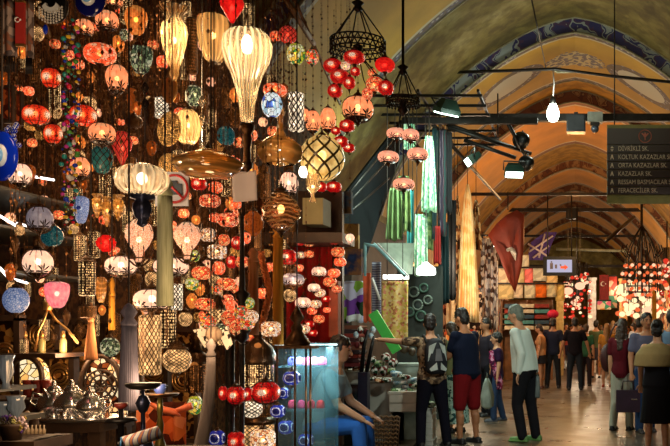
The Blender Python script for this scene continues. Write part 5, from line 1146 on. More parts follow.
for (px, py) in cells:
    k, m, d, w, h, b = rnd.choice(kinds); sc = rnd.uniform(.7, 1.1)
    L(k, px, py, w * sc, h * sc, rnd.uniform(2.8, 3.2), m, d, bulb=b, capk=.9 if not b else .5, group='background lamps hanging deep in the stall')
# ------------------------------------------------------------- scarf stall and counters
def cloth(px0, px1, y0, y1, Y, mat, label, folds=5, depth=.05, top=None, name='scarf', cat='scarf', taper=None, th=.012, slant=0, wav=0):
    """hanging cloth; taper=(w_top factor) narrows it where it is gathered at the top"""
    s = Y / F; cx = (px0 + px1) / 2; W = (px1 - px0) * s; H = (y1 - y0) * s; base = P(cx, y0, Y); tp = taper if taper is not None else 1
    ph = rnd.uniform(0, 6)
    def fn(u, v):
        k = tp + (1 - tp) * min(1, v ** .6 * 1.05)
        x = (u - .5) * W * k + slant * s * v + wav * s * math.sin(v * 5 + ph)
        y = depth * math.sin(u * folds * 2 * PI + ph + v * .8) * (.5 + .5 * v) + depth * .4 * math.sin(u * folds * 5.1 + 2 * v)
        return Vector((x, y, -v * H - .015 * math.sin(u * 9 + ph) * v))
    mb = MB(); mb.sheet(fn, max(16, folds * 8), 14, th); o = mb.build(name, mat, loc=base); tag(o, label, cat)
    if base.z < FRZ and px0 < 485 and 13.2 <= Y <= 17.4:
        mb = MB()
        for x in ((-.3, .3) if tp > .5 else (0,)): mb.tube([(x * W, 0, -.02), (x * W, 0, FRZ - base.z)], .006, 4)
        mb.build('hanging_cord', M['cord'], o)
    return o
c_mint = pattern('mint_floral', [s2l(150, 205, 165), s2l(190, 225, 190), s2l(120, 180, 150), s2l(215, 235, 205)], 22, 'voronoi', .8)
c_sage = plain('sage_silk', s2l(120, 150, 95), .45, 0, .3, 4); c_teal = plain('teal_silk', s2l(60, 150, 150), .5); c_dteal = plain('dark_teal_cloth', s2l(15, 45, 48), .7); c_red = plain('crimson_cloth', s2l(150, 20, 15), .7)
c_str = pattern('striped_purple_grey', [s2l(60, 50, 65), s2l(130, 120, 130), s2l(90, 30, 45), s2l(50, 70, 70)], 3, 'wave', .8); c_cream = pattern('cream_shawl', [s2l(255, 205, 140), s2l(255, 220, 165), s2l(245, 185, 115)], 5, 'noise', .8, 'LINEAR')
c_lace = pattern('cream_black_lace', [s2l(230, 180, 120), s2l(60, 40, 25), s2l(235, 200, 150), s2l(150, 90, 50)], 14, 'voronoi', .8); c_green = pattern('green_olive_cloth', [s2l(90, 120, 70), s2l(140, 160, 100), s2l(50, 80, 50)], 6, 'noise', .7, 'LINEAR')
c_or = pattern('orange_floral', [s2l(210, 90, 45), s2l(240, 140, 80), s2l(120, 40, 20), s2l(250, 190, 140)], 12, 'voronoi', .8); c_dark = plain('black_cloth', (.012, .012, .014), .8)
FRZ = 5.0
e = empty('clothes_rack', (-2.35, 15.4, FRZ), 'black overhead rack below the truss from which the scarves hang', 'rack'); mb = MB()
for i in range(7): mb.box((-.0, -1.8 + i * .6, 0), (1.9, .04, .04))
mb.build('bar', M['blackmetal'], e); mb = MB()
for x in (-.9, 0, .9): mb.box((x, 0, .04), (.04, 3.9, .04))
mb.build('side_rail', M['blackmetal'], e)
for x in (-.9, .9): MB().tube([(x, 1.5, 0), (x, 1.5, .9 if x > 0 else .1)], .015).build('hanger', M['darkmetal'], e)
for (a, b, c_, d, Y, m, lab, f, dp, tp) in [(386, 404, 188, 240, 13.9, c_sage, 'sage green silk drape left of the pink chandelier lamps', 3, .06, .5), (396, 412, 176, 232, 14.0, c_green, 'olive green draped scarf behind the lowest pink lamp', 3, .05, .6),
    (407, 414, 190, 262, 14.2, c_teal, 'narrow bright teal scarf', 2, .03, 1), (421, 437, 136, 212, 14.1, c_mint, 'pale mint floral scarf hanging below the flood lamp', 3, .05, .4), (414, 428, 214, 276, 14.1, c_mint, 'long pale mint scarf above the glowing paper lantern', 3, .04, .8),
    (402, 416, 118, 150, 14.6, c_mint, 'white green gathered scarf above the pink lamps', 3, .04, .7), (432, 437, 128, 240, 14.6, c_dteal, 'thin dark teal scarf right of the mint one', 2, .03, 1), (437, 446, 130, 236, 14.7, c_str, 'striped purple grey shawl', 2, .03, 1),
    (445, 452, 132, 214, 14.8, c_dark, 'black shawl right of the striped one', 2, .03, 1), (424, 431, 150, 206, 14.35, c_or, 'rust coloured lace scarf among the mint scarves', 2, .03, 1),
    (433, 441, 226, 264, 14.6, c_red, 'short crimson cloth below the striped shawl', 2, .03, .8), (438, 450, 222, 304, 14.9, c_dteal, 'long dark teal gown like cloth right of the crimson one', 3, .05, .7), (424, 436, 208, 250, 14.7, c_green, 'olive scarf between mint and crimson cloths', 2, .03, .9),
    (447, 456, 200, 300, 15.6, c_dark, 'black cloth left of the tall cream shawl', 2, .04, 1), (452, 463, 196, 312, 16.6, c_lace, 'black and cream lace shawl at the left of the cream one', 2, .05, .15), (456, 479, 184, 322, 16.3, c_cream, 'tall glowing cream shawl gathered to a point at its top', 4, .07, .08),
    (470, 482, 200, 250, 17.2, c_lace, 'brown cream lace fringe right of the tall cream shawl', 2, .05, .2), (420, 446, 286, 330, 15.4, c_or, 'orange floral textiles piled behind the backpack woman', 4, .07, 1), (440, 456, 280, 330, 15.9, plain('peach_cloth', s2l(240, 190, 140), .8), 'pale peach cloth left of the cream shawl', 2, .05, .4)]:
    cloth(a, b, c_, d, Y, m, lab, f, dp, taper=tp)
# picture textiles in the middle
cloth(382, 408, 281, 343, 13.3, pattern('yellow_floral', [s2l(245, 205, 120), s2l(250, 215, 140), s2l(240, 200, 110), s2l(240, 150, 120), s2l(225, 205, 90), s2l(250, 212, 130), s2l(200, 130, 80), s2l(250, 220, 160)], 30, 'voronoi', .8), 'yellow cloth printed with pink flowers hanging over the counter', 2, .015, name='floral_cloth', cat='cloth')
cloth(343, 363, 281, 322, 12.4, pattern('green_white_textile', [s2l(220, 225, 230), s2l(30, 60, 40), s2l(120, 160, 60), s2l(20, 20, 25), s2l(190, 190, 220), s2l(110, 60, 150)], 7, 'voronoi', .8), 'white green and black patterned textile', 2, .015, name='patterned_textile', cat='cloth')
cloth(363, 371, 273, 322, 12.6, plain('salmon_cloth', s2l(205, 90, 55), .8), 'narrow salmon orange cloth', 1, .02, name='hanging_cloth', cat='cloth')
cloth(372, 381, 262, 322, 13.0, pattern('grey_striped', [s2l(90, 90, 110), s2l(60, 40, 70), s2l(150, 150, 160)], 9, 'bandz', .8), 'grey and purple striped textile left of the yellow cloth', 1, .02, name='striped_textile', cat='cloth')
# dark awning between the stalls
mp = [P(336, 206, 12.2), P(402, 120, 15.4), P(399, 160, 15.2), P(384, 205, 14.4), P(366, 258, 12.6), P(338, 232, 12.2)]
mb = MB(); n = len(mp); vs = mp + [p + Vector((-.05, .08, .02)) for p in mp]; mb.add(vs, [tuple(range(n)), tuple(range(2 * n - 1, n - 1, -1))] + [(i, i + n, (i + 1) % n + n, (i + 1) % n) for i in range(n)], 0, False)
e = empty('awning', mp[0], 'black glossy awning slanting down between the lamp and scarf stalls', 'awning'); o = mb.build('sheet', plain('black_vinyl', (.004, .005, .006), .9, 0, .3, 2, spec=.08), e, loc=-mp[0])
m2 = MB()
for t in (.15, .4, .7): a_ = mp[0].lerp(mp[5], t); b_ = mp[1].lerp(mp[3], t); m2.tube([a_ - mp[0] + Vector((0, -.04, 0)), b_ - mp[0] + Vector((0, -.04, 0))], .02, 6)
m2.build('rib', M['darkmetal'], e)
# stall frame of pale blue / white profiles
fr = plain('pale_blue_frame', s2l(130, 180, 190), .4)
e = empty('display_rack', P(366, 244, 12.3), 'pale blue metal frame of a slanting glass display case', 'frame')
q = lambda px, py, Y=12.3: P(px, py, Y) - P(366, 244, 12.3)
MB().tube([q(365, 244), q(365, 276)], .02, 6).tube([q(364, 244), q(376, 246)], .02).tube([q(374, 244), q(405, 276, 13.0)], .022, 6).build('rail', fr, e)
MB().tube([q(378, 244), q(408, 276, 13.0)], .012, 6).tube([q(372, 278), q(380, 300)], .018).build('inner_rail', M['white'], e)
e = empty('shop_awning', P(400, 252, 13.6), 'pale grey translucent shop canopy above the yellow floral cloth', 'canopy'); a0 = P(400, 252, 13.6)
pts = [P(376, 243, 13.2) - a0, P(414, 243, 14) - a0, P(412, 274, 13.6) - a0, P(404, 274, 13.2) - a0]
MB().add(pts + [p + Vector((0, .05, 0)) for p in pts], [(0, 1, 2, 3), (7, 6, 5, 4), (0, 4, 5, 1), (1, 5, 6, 2), (2, 6, 7, 3), (3, 7, 4, 0)], 0, False).build('sheet', plain('grey_white_sheet', s2l(82, 88, 76), .7), e)
# glowing shade and lights
e = empty('paper_lantern', P(426, 270, 13.7), 'glowing white bell shaped paper lantern in the scarf stall', 'lamp'); s = 13.7 / F
MB().lathe([(9 * s, -5 * s), (10 * s, -3 * s), (9.4 * s, 2 * s), (4 * s, 6 * s), (1.5 * s, 8 * s)], 10, smooth=False).build('shade', emit('glowing_white', (.93, 1, .9), 3.0, True), e); MB().tube([(0, 0, 8 * s), (0, 0, 14 * s), (.0, 0, 60 * s)], .01).build('cord', M['cord'], e)
tag(MB().box((0, 0, 0), (24 * s, .1, 4 * s)).build('strip_light', emit('white_strip_light', (1, .95, .85), 3.5, True), loc=P(396, 277, 13.35)), 'white strip light just above the yellow floral cloth', 'light')
# green board
e = empty('green_board', P(385, 332, 12.0), 'bright green board leaning behind the bags', 'board'); s = 12 / F
MB().box((0, 0, 0), (10 * s, .05, 46 * s), rot=(0, -.55, 0)).build('panel', plain('bright_green', s2l(70, 190, 80), .5, 0, .1), e)
# folded cloth stacks etc
fc = [plain('folded_%d' % i, c, .85) for i, c in enumerate((s2l(95, 18, 18), s2l(60, 20, 20), s2l(130, 40, 30), s2l(45, 25, 30), s2l(110, 60, 40)))]
ords = ['lowest', 'second', 'third', 'fourth', 'fifth', 'sixth', 'seventh', 'eighth', 'ninth', 'tenth']
Y = 11.7; s = Y / F
for i in range(10):
    mb = MB(); w = 24 * s; h = 4.0 * s; rb = [(-w / 2, 0), (-w / 2 - .02, h * .5), (-w / 2, h * .92), (w / 2, h * .92), (w / 2 + .015, h * .5), (w / 2, 0)]
    mb.prism(rb, lambda x, z: Vector((x, -.2, z)), (0, .4, 0)); o = mb.build('folded_cloth', fc[i % 5], loc=P(350 + rnd.uniform(-1.5, 1.5), 366 - i * 4.1, Y)); tag(o, 'dark red folded cloth, %s from the bottom of the stack beside the seller' % ords[i], 'cloth', 'dark red folded cloths beside the seller')
wb = M['greywood']
def counter(px0, px1, y0, y1, Y, d, lab, drawers=0, name='counter', cat='counter', ground=True, m=None):
    a, b = P(px0, y0, Y), P(px1, y1, Y); zb = 0 if ground else b.z; W = b.x - a.x; H = a.z - zb; e = empty(name, ((a.x + b.x) / 2, Y + d / 2, zb), lab, cat)
    MB().box((0, 0, H / 2), (W, d, H)).build('body', m or wb, e); MB().box((0, 0, H + .015), (W + .03, d + .03, .03)).build('top', m or wb, e)
    for k in range(drawers):
        hh = (H if ground else H) / drawers * (.9 if not ground else .9)
        z = H - (k + .5) * (H / drawers); dr = MB().box((0, -d / 2 - .012, z), (W * .94, .02, H / drawers * .86)).build('drawer', m or wb, e)
    return e
counter(338, 362, 372, 446, 12.15, .4, 'pale wooden counter behind the dark blue stand', 0)
counter(369, 391, 382, 446, 11.9, .6, 'pale wooden counter holding the crocheted bags', 0)
counter(389, 417, 394, 412, 11.5, .6, 'pale wooden drawer unit above the wicker basket', 2, 'drawer_unit', 'drawers', False)
counter(389, 404, 412, 446, 12.0, .3, 'pale wooden support below the drawer unit', 0)
e = empty('glass_cabinet', P(348, 420, 11.5), 'dark glass cabinet beneath the pale counter, behind the seller', 'cabinet'); e.location.z = 0; s = 11.5 / F; H = P(0, 384, 11.5).z
MB().box((0, 0, H / 2), (28 * s, .3, H)).build('body', plain('dark_glass_teal', (.02, .035, .04), .12, 0, .4, 12), e); mb = MB()
for x in (-14, 14): mb.box((x * s, -.16, H / 2), (.02, .02, H))
mb.box((0, -.16, H - .01), (28 * s, .02, .03)); mb.build('edge', M['darkmetal'], e)
# stacked white boxes
bx = plain('white_card', s2l(195, 192, 182), .7, 0, .1)
for i in range(6):
    Y = 11.35; s = Y / F; e = empty('storage_box', P(427 + rnd.uniform(-.6, .6), 0, Y + .15), 'white cardboard box, %s in the stack beside the backpack woman' % ['lowest', 'second', 'third', 'fourth', 'fifth', 'topmost'][i], 'box', 'white boxes stacked beside the backpack woman'); z0 = P(0, 408, Y).z / 6; e.location.z = i * z0
    MB().box((0, 0, z0 * .47), (15 * s, .3, z0 * .93)).build('body', bx, e); MB().box((0, 0, z0 * .86), (15.8 * s, .315, z0 * .24)).build('lid', bx, e); MB().box((0, -.152, z0 * .4), (3.5 * s, .01, z0 * .2)).build('label_plate', M['greywood'], e)
# wicker basket
Y = 11.3; s = Y / F; e = empty('wicker_basket', P(387, 440, Y + .2), 'brown open wicker basket on the floor by the counter', 'basket'); e.location.z = 0; zt = P(0, 417, Y).z
mb = MB(); 
for k in range(8): z = zt * k / 7; mb.tube([(16 * s * (.85 + .15 * k / 7) * sx, sy * .2, z + .012 * ((j % 2) * 2 - 1)) for j, (sx, sy) in enumerate([(-1 + 2 * t / 12, -1) for t in range(13)] + [(1, -1 + t / 3) for t in range(7)] + [(1 - 2 * t / 12, 1) for t in range(13)] + [(-1, 1 - t / 3) for t in range(7)])], .013, 5)
mb.build('weave', plain('wicker', s2l(120, 85, 50), .7), e); mb = MB()
for k in range(13): mb.tube([((-14 + 28 * k / 12) * s, -.2, 0), ((-16 + 32 * k / 12) * s, -.2, zt)], .009, 5)
mb.build('stake', plain('wicker_dark', s2l(80, 52, 30), .7), e)
cls = [pattern('goods_%d' % i, c, 30, 'voronoi', .8) for i, c in enumerate(([s2l(220, 220, 210), s2l(30, 60, 40), s2l(120, 40, 35)], [s2l(190, 215, 225), s2l(120, 160, 190), s2l(240, 240, 240)], [s2l(200, 120, 70), s2l(235, 200, 160), s2l(120, 40, 30)], [s2l(140, 175, 120), s2l(60, 90, 60), s2l(220, 225, 200)]))]
def pile(lst, label, cat, name, grp, Y, mats, sz=(8, 5)):
    for i, (px, py) in enumerate(lst):
        s = Y / F; w = sz[0] * s * rnd.uniform(.8, 1.2); h = sz[1] * s * rnd.uniform(.8, 1.2)
        e = MB().ell((0, 0, 0), (w / 2, .09, h / 2), 14, 8); e.v = [(x, y, z + .2 * abs(x) * (1 if z > 0 else 0)) for x, y, z in e.v]
        o = e.build(name, mats[i % len(mats)], loc=P(px, py, Y + rnd.uniform(-.05, .05)), rot=(0, rnd.uniform(-.3, .3), rnd.uniform(-.4, .4))); tag(o, label % i if '%' in label else label, cat, grp)
oo = ['first', 'second', 'third', 'fourth', 'fifth', 'sixth', 'seventh', 'eighth', 'ninth', 'tenth', 'eleventh', 'twelfth']
def pile2(lst, desc, name, cat, grp, Y, mats, sz):
    for i, p in enumerate(sorted(lst)): pile([p], desc + ', %s from the left' % oo[i], cat, name, grp, Y, [mats[i % len(mats)]], sz)
pile2([(372, 360), (379, 364), (386, 358), (393, 363), (376, 371), (384, 371), (391, 371)], 'crocheted green white and maroon bag in the pile on the counter', 'crochet_bag', 'bag', 'crocheted bags piled on the counter', 11.9, [cls[0], cls[0], cls[3]], (10, 9))
pile2([(372, 379), (380, 381), (387, 380), (345, 369), (351, 367), (357, 369)], 'small embroidered slipper on the pale counters', 'slipper', 'slipper', 'embroidered slippers on the counters', 11.75, [cls[2], cls[0]], (9, 4))
pile2([(396, 374), (404, 377), (412, 380), (400, 383), (409, 387), (416, 385)], 'blue white folded textile on the far counter', 'folded_textile', 'textile', 'blue white textiles by the backpack woman', 11.8, [cls[1], cls[1], cls[0]], (14, 5))
pile2([(397, 391), (404, 392), (411, 391)], 'striped towel on the drawer unit', 'striped_towel', 'towel', 'striped towels on the drawer unit', 11.7, [cls[3], cls[0]], (11, 5))
pile2([(428, 404)], 'green white cloth lying on the stacked boxes', 'folded_textile', 'textile', 'cloth on the boxes', 11.5, [cls[3]], (20, 8))
pile2([(396, 345), (404, 349), (412, 352)], 'brown framed picture leaning behind the pointing arm', 'framed_picture', 'picture', 'framed pictures behind the arm', 12.6, [M['darkwood']], (9, 9))
counter(392, 420, 366, 400, 12.0, .5, 'pale green grey table behind the textiles', 0, 'display_table', 'table', True, plain('grey_green', s2l(150, 165, 155), .6))
# black round plates etc behind (curly black items)
Y = 14.69; s = Y / F
for i, (px, py, r) in enumerate(((414, 292, 6), (424, 288, 5), (418, 305, 6), (410, 312, 5), (428, 300, 5), (421, 316, 6))):
    e = empty('decorated_plate', P(px, py, Y), 'dark round plate with green and white rim, %s in the group above the backpack woman' % oo[i], 'plate', 'dark decorated plates above the backpack woman')
    MB().lathe([(r * s, -.01), (r * s * 1.05, 0), (r * s * .5, .02)], 24, R=Euler((PI / 2, 0, 0)).to_matrix()).build('plate', plain('plate_dark', (.02, .03, .028), .5), e); MB().tube([(r * s * .8 * math.cos(2 * PI * k / 20), -.03, r * s * .8 * math.sin(2 * PI * k / 20)) for k in range(21)], .018, 5).build('rim', plain('plate_rim', s2l(70, 100, 85) if i % 2 else s2l(110, 120, 110), .6), e)
tag(MB().box((0, 0, 0), (.75, .06, 2.5)).build('display_board', plain('dark_green_board', (.03, .035, .03), .8), loc=(P(420, 300, 14.75).x, 14.75, 1.25)), 'dark display board holding the round plates', 'board')
# two dark posts and navy stand
e = empty('umbrella_stand', P(364, 440, 11.0), 'dark navy stand with two leaning black umbrellas beside the seller', 'stand'); e.location.z = 0; s = 11 / F; zt = P(0, 372, 11).z
MB().box((0, 0, zt / 2), (9.5 * s, .14, zt)).build('box', plain('navy_box', s2l(28, 26, 48), .4), e)
MB().tube([(-2.5 * s, 0, zt), (0 * s, 0, zt + 26 * s), (4 * s, 0, zt + 42 * s)], [2.4 * s, 2 * s, 1.4 * s]).tube([(2.5 * s, 0, zt), (7 * s, 0, zt + 22 * s), (10 * s, 0, zt + 36 * s)], [2.2 * s, 2 * s, 1.2 * s]).build('umbrella', M['blackmetal'], e)
for i, (px, py) in enumerate(((356, 335), (360, 330), (366, 332), (371, 336), (362, 341), (357, 345), (373, 330))):
    tag(MB().ell((0, 0, 0), (.035, .03, .045), 10, 7).build('small_trinket', [cls[1], cls[0], fc[0]][i % 3], loc=P(px, py, 11.1)), 'small white and maroon trinket hung above the umbrellas, %s of seven' % oo[i], 'trinket', 'trinkets above the umbrellas')
# glass case with hats (left of the seller)
Y = 7.5; s = Y / F; e = empty('glass_display_case', P(308, 446, Y), 'pale blue glass display case with white shelves in front of the seller', 'display case'); e.location.z = 0; zt = P(0, 343, Y).z; W = 48 * s
ca = newmat('case_glass'); m, nt, out = ca; t = nd(nt, 'BsdfTransparent', Color=(.86, .96, .97, 1)); g = nd(nt, 'BsdfPrincipled', Base_Color=c4(s2l(150, 185, 195)), Roughness=.1); mx = nd(nt, 'MixShader', Fac=.12); nt.links.new(t.outputs[0], mx.inputs[1]); nt.links.new(g.outputs[0], mx.inputs[2]); nt.links.new(mx.outputs[0], out.inputs[0])
MB().box((W * .5 - .005, 0, zt / 2), (.01, .4, zt)).box((0, -.2, zt / 2), (W, .008, zt)).build('glass', m, e)
for z in (P(0, 366, Y).z, P(0, 409, Y).z, zt): MB().box((0, 0, z), (W * .99, .39, .012)).build('shelf', m, e)
MB().box((0, .2, zt / 2), (W, .008, zt)).build('back', m, e)
L_ = bpy.data.lights.new('case_light', 'AREA'); L_.size = .5; L_.size_y = .2; L_.shape = 'RECTANGLE'; L_.energy = 14; L_.color = (.85, 1, 1); lo = bpy.data.objects.new('case_light', L_); C.objects.link(lo); lo.parent = e; lo.location = (0, -.05, zt - .03)
MB().box((0, -.05, zt - .012), (.5, .05, .01)).build('light_strip', emit('case_strip', (.85, 1, 1), 3), e)
for (zy, cols, n, nm) in ((366, [s2l(60, 60, 140), s2l(130, 110, 190), s2l(230, 100, 150), s2l(240, 130, 170), s2l(225, 90, 140)], 5, 'upper'), (409, [s2l(225, 50, 90), s2l(220, 60, 110), s2l(200, 40, 60), s2l(215, 30, 40)], 4, 'lower')):
    for i in range(n):
        o = MB().lathe([(.034, 0), (.036, .01), (.032, .05), (.018, .066), (.002, .07)], 16).build('knitted_cap', plain('knit_%s%d' % (nm, i), cols[i], .9), loc=(P(289 + i * (38 / n) + 3, 0, Y).x, Y, P(0, zy, Y).z + .007)); tag(o, '%s cap on the %s shelf of the glass case, %s from the left' % (['blue', 'lilac', 'pink', 'light pink', 'rose pink'][i] if nm == 'upper' else ['pink', 'rose', 'dark red', 'bright red'][i], nm, oo[i]), 'cap', 'small caps in the glass case')
# small red lamp/fez near the seller's chin
e = empty('red_bowl', P(338, 359, 10.9), 'bright orange red bowl beside the seller\'s chin', 'bowl'); s = 10.9 / F
MB().lathe([(2 * s, -4 * s), (5 * s, -1 * s), (6 * s, 2 * s), (4 * s, 3.5 * s), (1 * s, 4 * s)], 20).build('body', plain('orange_red_glaze', s2l(240, 70, 40), .3), e)
o = tag(MB().box((0, 0, 0), (9 * s, .1, 34 * s)).build('orange_column', plain('orange_paint', s2l(190, 80, 40), .6), loc=P(337, 380, 10.95)), 'orange brown column under the bright red bowl', 'column')
# ------------------------------------------------------------- further shops along the left side
cloth(481, 498, 238, 330, 22, pattern('white_grey_bags', [s2l(235, 215, 195), s2l(200, 190, 185), s2l(120, 110, 110), s2l(245, 235, 220), s2l(90, 60, 45)], 9, 'voronoi', .8), 'rack of white and grey patterned bags right of the cream shawl', 3, .08, name='bag_display', cat='bags', th=.05)
cloth(462, 482, 292, 330, 21, pattern('black_white_goods', [s2l(40, 25, 18), s2l(230, 190, 150), s2l(70, 40, 30), s2l(250, 220, 190)], 9, 'voronoi', .8), 'black and white patterned goods behind the navy shirted man', 2, .06, name='textile_display', cat='textiles')
for nm_ in ('bag_display', 'textile_display'):
    o_ = bpy.data.objects[nm_]; zb = o_.location.z; w_ = o_.dimensions.x if False else .36
    mb = MB()
    for x in (-w_ * .5, w_ * .5): mb.box((x, .12, -zb / 2 + .05), (.03, .03, zb + .1))
    mb.box((0, .12, .08), (w_ + .1, .04, .04)); mb.build('stand', M['darkmetal'], o_)
# red flag with crescent
Y = 20.5; s = Y / F; e = empty('turkish_flag', P(511, 254, Y), 'dark red flag with white crescent hanging folded to a point', 'flag')
ol = [(-14, 30), (-4, 39), (6, 44), (13, 40), (13, 12), (11, -12), (4, -39), (-3, -25), (-12, -2), (-23, 19)]
mb = MB(); vs = []
cz = (0, 4); ring = [[(cz[0] + (x - cz[0]) * k, cz[1] + (y - cz[1]) * k) for x, y in ol] for k in (0.02, .35, .7, 1)]
dep = lambda x: .10 * math.sin(x * .55) 
for r in ring: vs += [Vector((x * s, dep(x), y * s)) for x, y in r]
n = len(ol); off = [v + Vector((0, .02, 0)) for v in vs]; fs = [(r * n + i, r * n + (i + 1) % n, (r + 1) * n + (i + 1) % n, (r + 1) * n + i) for r in range(3) for i in range(n)]
N0 = len(vs); fs2 = [tuple(reversed([q_ + N0 for q_ in f])) for f in fs] + [(3 * n + i, 3 * n + (i + 1) % n, N0 + 3 * n + (i + 1) % n, N0 + 3 * n + i) for i in range(n)]
mb.add(vs + off, fs + fs2); mb.build('cloth', plain('flag_red', (.26, .03, .012), .6, 0, .2, 3), e)
fw = plain('flag_white2', (.75, .66, .58), .6)
mb = MB(); mb.prism([(-9, 6), (-6, 11), (0, 13), (5, 11), (7, 6), (6, -1), (3, 2), (2, 7), (-1, 9), (-5, 8)], lambda x, y: Vector((x * s * .8, dep(x) - .03 if True else 0, (y - 6) * s)), (0, .006, 0)); mb.build('crescent', fw, e)
MB().tube([(-3 * s, 0, 44 * s), (-3 * s, 0, 62 * s)], .015).build('cord', M['darkmetal'], e)
# display squares of fabric, two rows
sq = [s2l(225, 205, 150), s2l(250, 130, 130), s2l(215, 215, 195), s2l(235, 215, 185), s2l(240, 215, 160), s2l(225, 220, 190), s2l(235, 120, 40), s2l(225, 220, 180), s2l(235, 205, 120)]
for i, (px, py, w, h, ci) in enumerate([(505, 276, 13, 17, 3), (518, 276, 13, 17, 0), (528, 276, 10, 18, 1), (540, 274, 14, 14, 2), (552, 282, 11, 16, 4), (506, 291, 15, 16, 0), (518, 291, 10, 14, 3), (530, 291, 11, 14, 5), (541, 290, 11, 15, 6), (551, 290, 11, 14, 7), (560, 292, 9, 18, 8), (524, 262, 10, 14, 2)]):
    Y = 26; s = Y / F; m = pattern('square_cloth_%d' % i, [sq[ci], sq[ci], tuple(v * .75 for v in sq[ci]), tuple(min(1, v * 1.2) for v in sq[ci])], 7, 'voronoi', .8)
    o = MB().sheet(lambda u, v: Vector(((u - .5) * w * s, .02 * math.sin(u * 6), (.5 - v) * h * s)), 8, 4, .015).build('cushion_cover', m, loc=P(px, py, Y)); tag(o, '%s cushion cover, %s from the left in the %s display row' % (['pale', 'pink', 'grey white', 'cream', 'beige', 'off white', 'orange', 'greenish', 'yellow'][ci], oo[[0, 2, 3, 4, 5, 0, 1, 2, 3, 4, 5, 1][i]], 'lower' if i in (5, 6, 7, 8, 9, 10) else 'upper'), 'cushion cover', 'cushion covers hung in rows behind the red flag')
tag(MB().box((0, 0, 0), (2.2, .05, .05)).build('display_rail', M['darkmetal'], loc=P(530, 283.5, 25.9)), 'dark rail between the two rows of cushion covers', 'rail')
tag(MB().box((0, 0, 0), (2.2, .05, .05)).build('display_rail', M['darkmetal'], loc=P(530, 267.5, 25.9)), 'dark rail above the rows of cushion covers', 'rail')
fcs = [s2l(200, 190, 160), s2l(60, 90, 110), s2l(220, 120, 60), s2l(90, 160, 160), s2l(230, 220, 190), s2l(160, 60, 50)]
for r in range(5):
    for c in range(3):
        px = 512 + c * 15; py = 306 + r * 5.4; Y = 26; s = Y / F
        o = MB().box((0, 0, 0), (14 * s, .4, 3.6 * s)).build('folded_fabric', plain('ff%d%d' % (r, c), rnd.choice(fcs), .85), loc=P(px, py, Y)); tag(o, 'folded fabric, %s column %s shelf from the top, behind the white shirted man' % (['left', 'middle', 'right'][c], oo[r]), 'fabric', 'folded fabrics on shelves behind the white shirted man')
e = empty('fabric_rack', P(527, 330, 26.3), 'wooden rack of folded fabrics under the cushion covers', 'rack'); e.location.z = 0; s = 26.3 / F; zt = P(0, 300, 26.3).z
MB().box((0, .12, zt / 2), (50 * s, .04, zt)).build('back', M['wood'], e); mb = MB()
for x in (-25, 0, 25): mb.box((x * s, 0, zt / 2), (.05, .3, zt))
mb.build('upright', M['wood'], e)
for r in range(5): MB().box((0, 0, P(0, 308.2 + r * 5.4, 26).z), (50 * s, .35, .03)).build('shelf', M['wood'], e)
# magenta/pink round cushions
tag(MB().ell((0, 0, 0), (.16, .12, .12), 14, 8).build('round_cushion', plain('magenta', s2l(200, 20, 70), .7), loc=P(553, 314, 24.5)), 'magenta cushion above the head of the navy shirted man', 'cushion')
# warm lit shop fronts on both sides
def shopfront(x, y0, y1, m, lab, zt=2.9):
    o = MB().box((0, 0, 0), (.25, y1 - y0, zt)).build('market_stall', m, loc=(x, (y0 + y1) / 2, zt / 2)); return tag(o, lab, 'shop front')
warm1 = pattern('shop_goods_warm', [s2l(200, 90, 40), s2l(250, 200, 140), s2l(90, 30, 20), s2l(245, 160, 80), s2l(60, 25, 15), s2l(255, 225, 180)], 5, 'voronoi', .8)
warm2 = pattern('shop_goods_pale', [s2l(240, 220, 180), s2l(200, 60, 40), s2l(230, 180, 120), s2l(60, 40, 40), s2l(250, 240, 220)], 4, 'voronoi', .8)
shopfront(-3.6, 14.0, 18.5, plain('dark_shop', (.05, .03, .02), .8), 'dark shop wall behind the hanging scarves', 3.4)
shopfront(-3.55, 18.8, 25.5, warm1, 'left shop front crowded with warm coloured goods behind the cream shawl')
shopfront(-3.2, 27.0, 38, warm2, 'farther left shop front crowded with pale goods behind the crowd')
shopfront(3.4, 27, 36, warm1, 'right shop front crowded with warm coloured goods')
shopfront(3.3, 37, 50, warm2, 'farther right shop front with pale goods')
shopfront(-3.3, 39, 50, warm1, 'most distant left shop front with dark red and cream goods')
# far clusters of mosaic lamps
def cluster(px, py, w, h, Y, n, label, mats, r=(1.6, 2.6), topz=None, name='lamp_cluster'):
    s = Y / F; e = empty(name, P(px, py, Y), label, 'lamps'); me = shared('bead', lambda: MB()); th = MB(); zt = (topz or 5.6) - e.location.z
    for i in range(n):
        x = (rnd.random() - .5) * w * s; z = (rnd.random() - .5) * h * s; y = (rnd.random() - .5) * min(1.2, w * s); q = rnd.uniform(*r) * s
        inst('globe', me, M[rnd.choice(mats)], e, (x, y, z), (q, q, q * .85))
        th.tube([(x * .75, y * .6, min(zt, h * s * .75)), (x, y, z)], .008, 3)
    th.tube([(0, 0, h * s * .3), (0, 0, zt)], .02, 4); th.build('stem', M['darkmetal'], e); return e
M['far_w'] = emit('far_lit_cream_globe', s2l(255, 222, 165), 1.3, True); M['far_r'] = emit('far_lit_red_globe', s2l(235, 60, 40), .8, True); M['far_o'] = emit('far_lit_orange_globe', s2l(250, 110, 60), .85, True); M['far_p'] = emit('far_lit_peach_globe', s2l(255, 190, 150), 1.2, True)
cluster(577, 296, 27, 44, 30, 80, 'far cluster of red and white mosaic globes left of the white column', ['far_r', 'far_w', 'far_r', 'far_p', 'g_red'], (1.4, 2.3))
cluster(641, 300, 46, 34, 28.5, 90, 'bright mass of cream and yellow lamps on the right', ['far_w', 'far_w', 'far_w', 'far_p', 'far_o'], (2.2, 4.2))
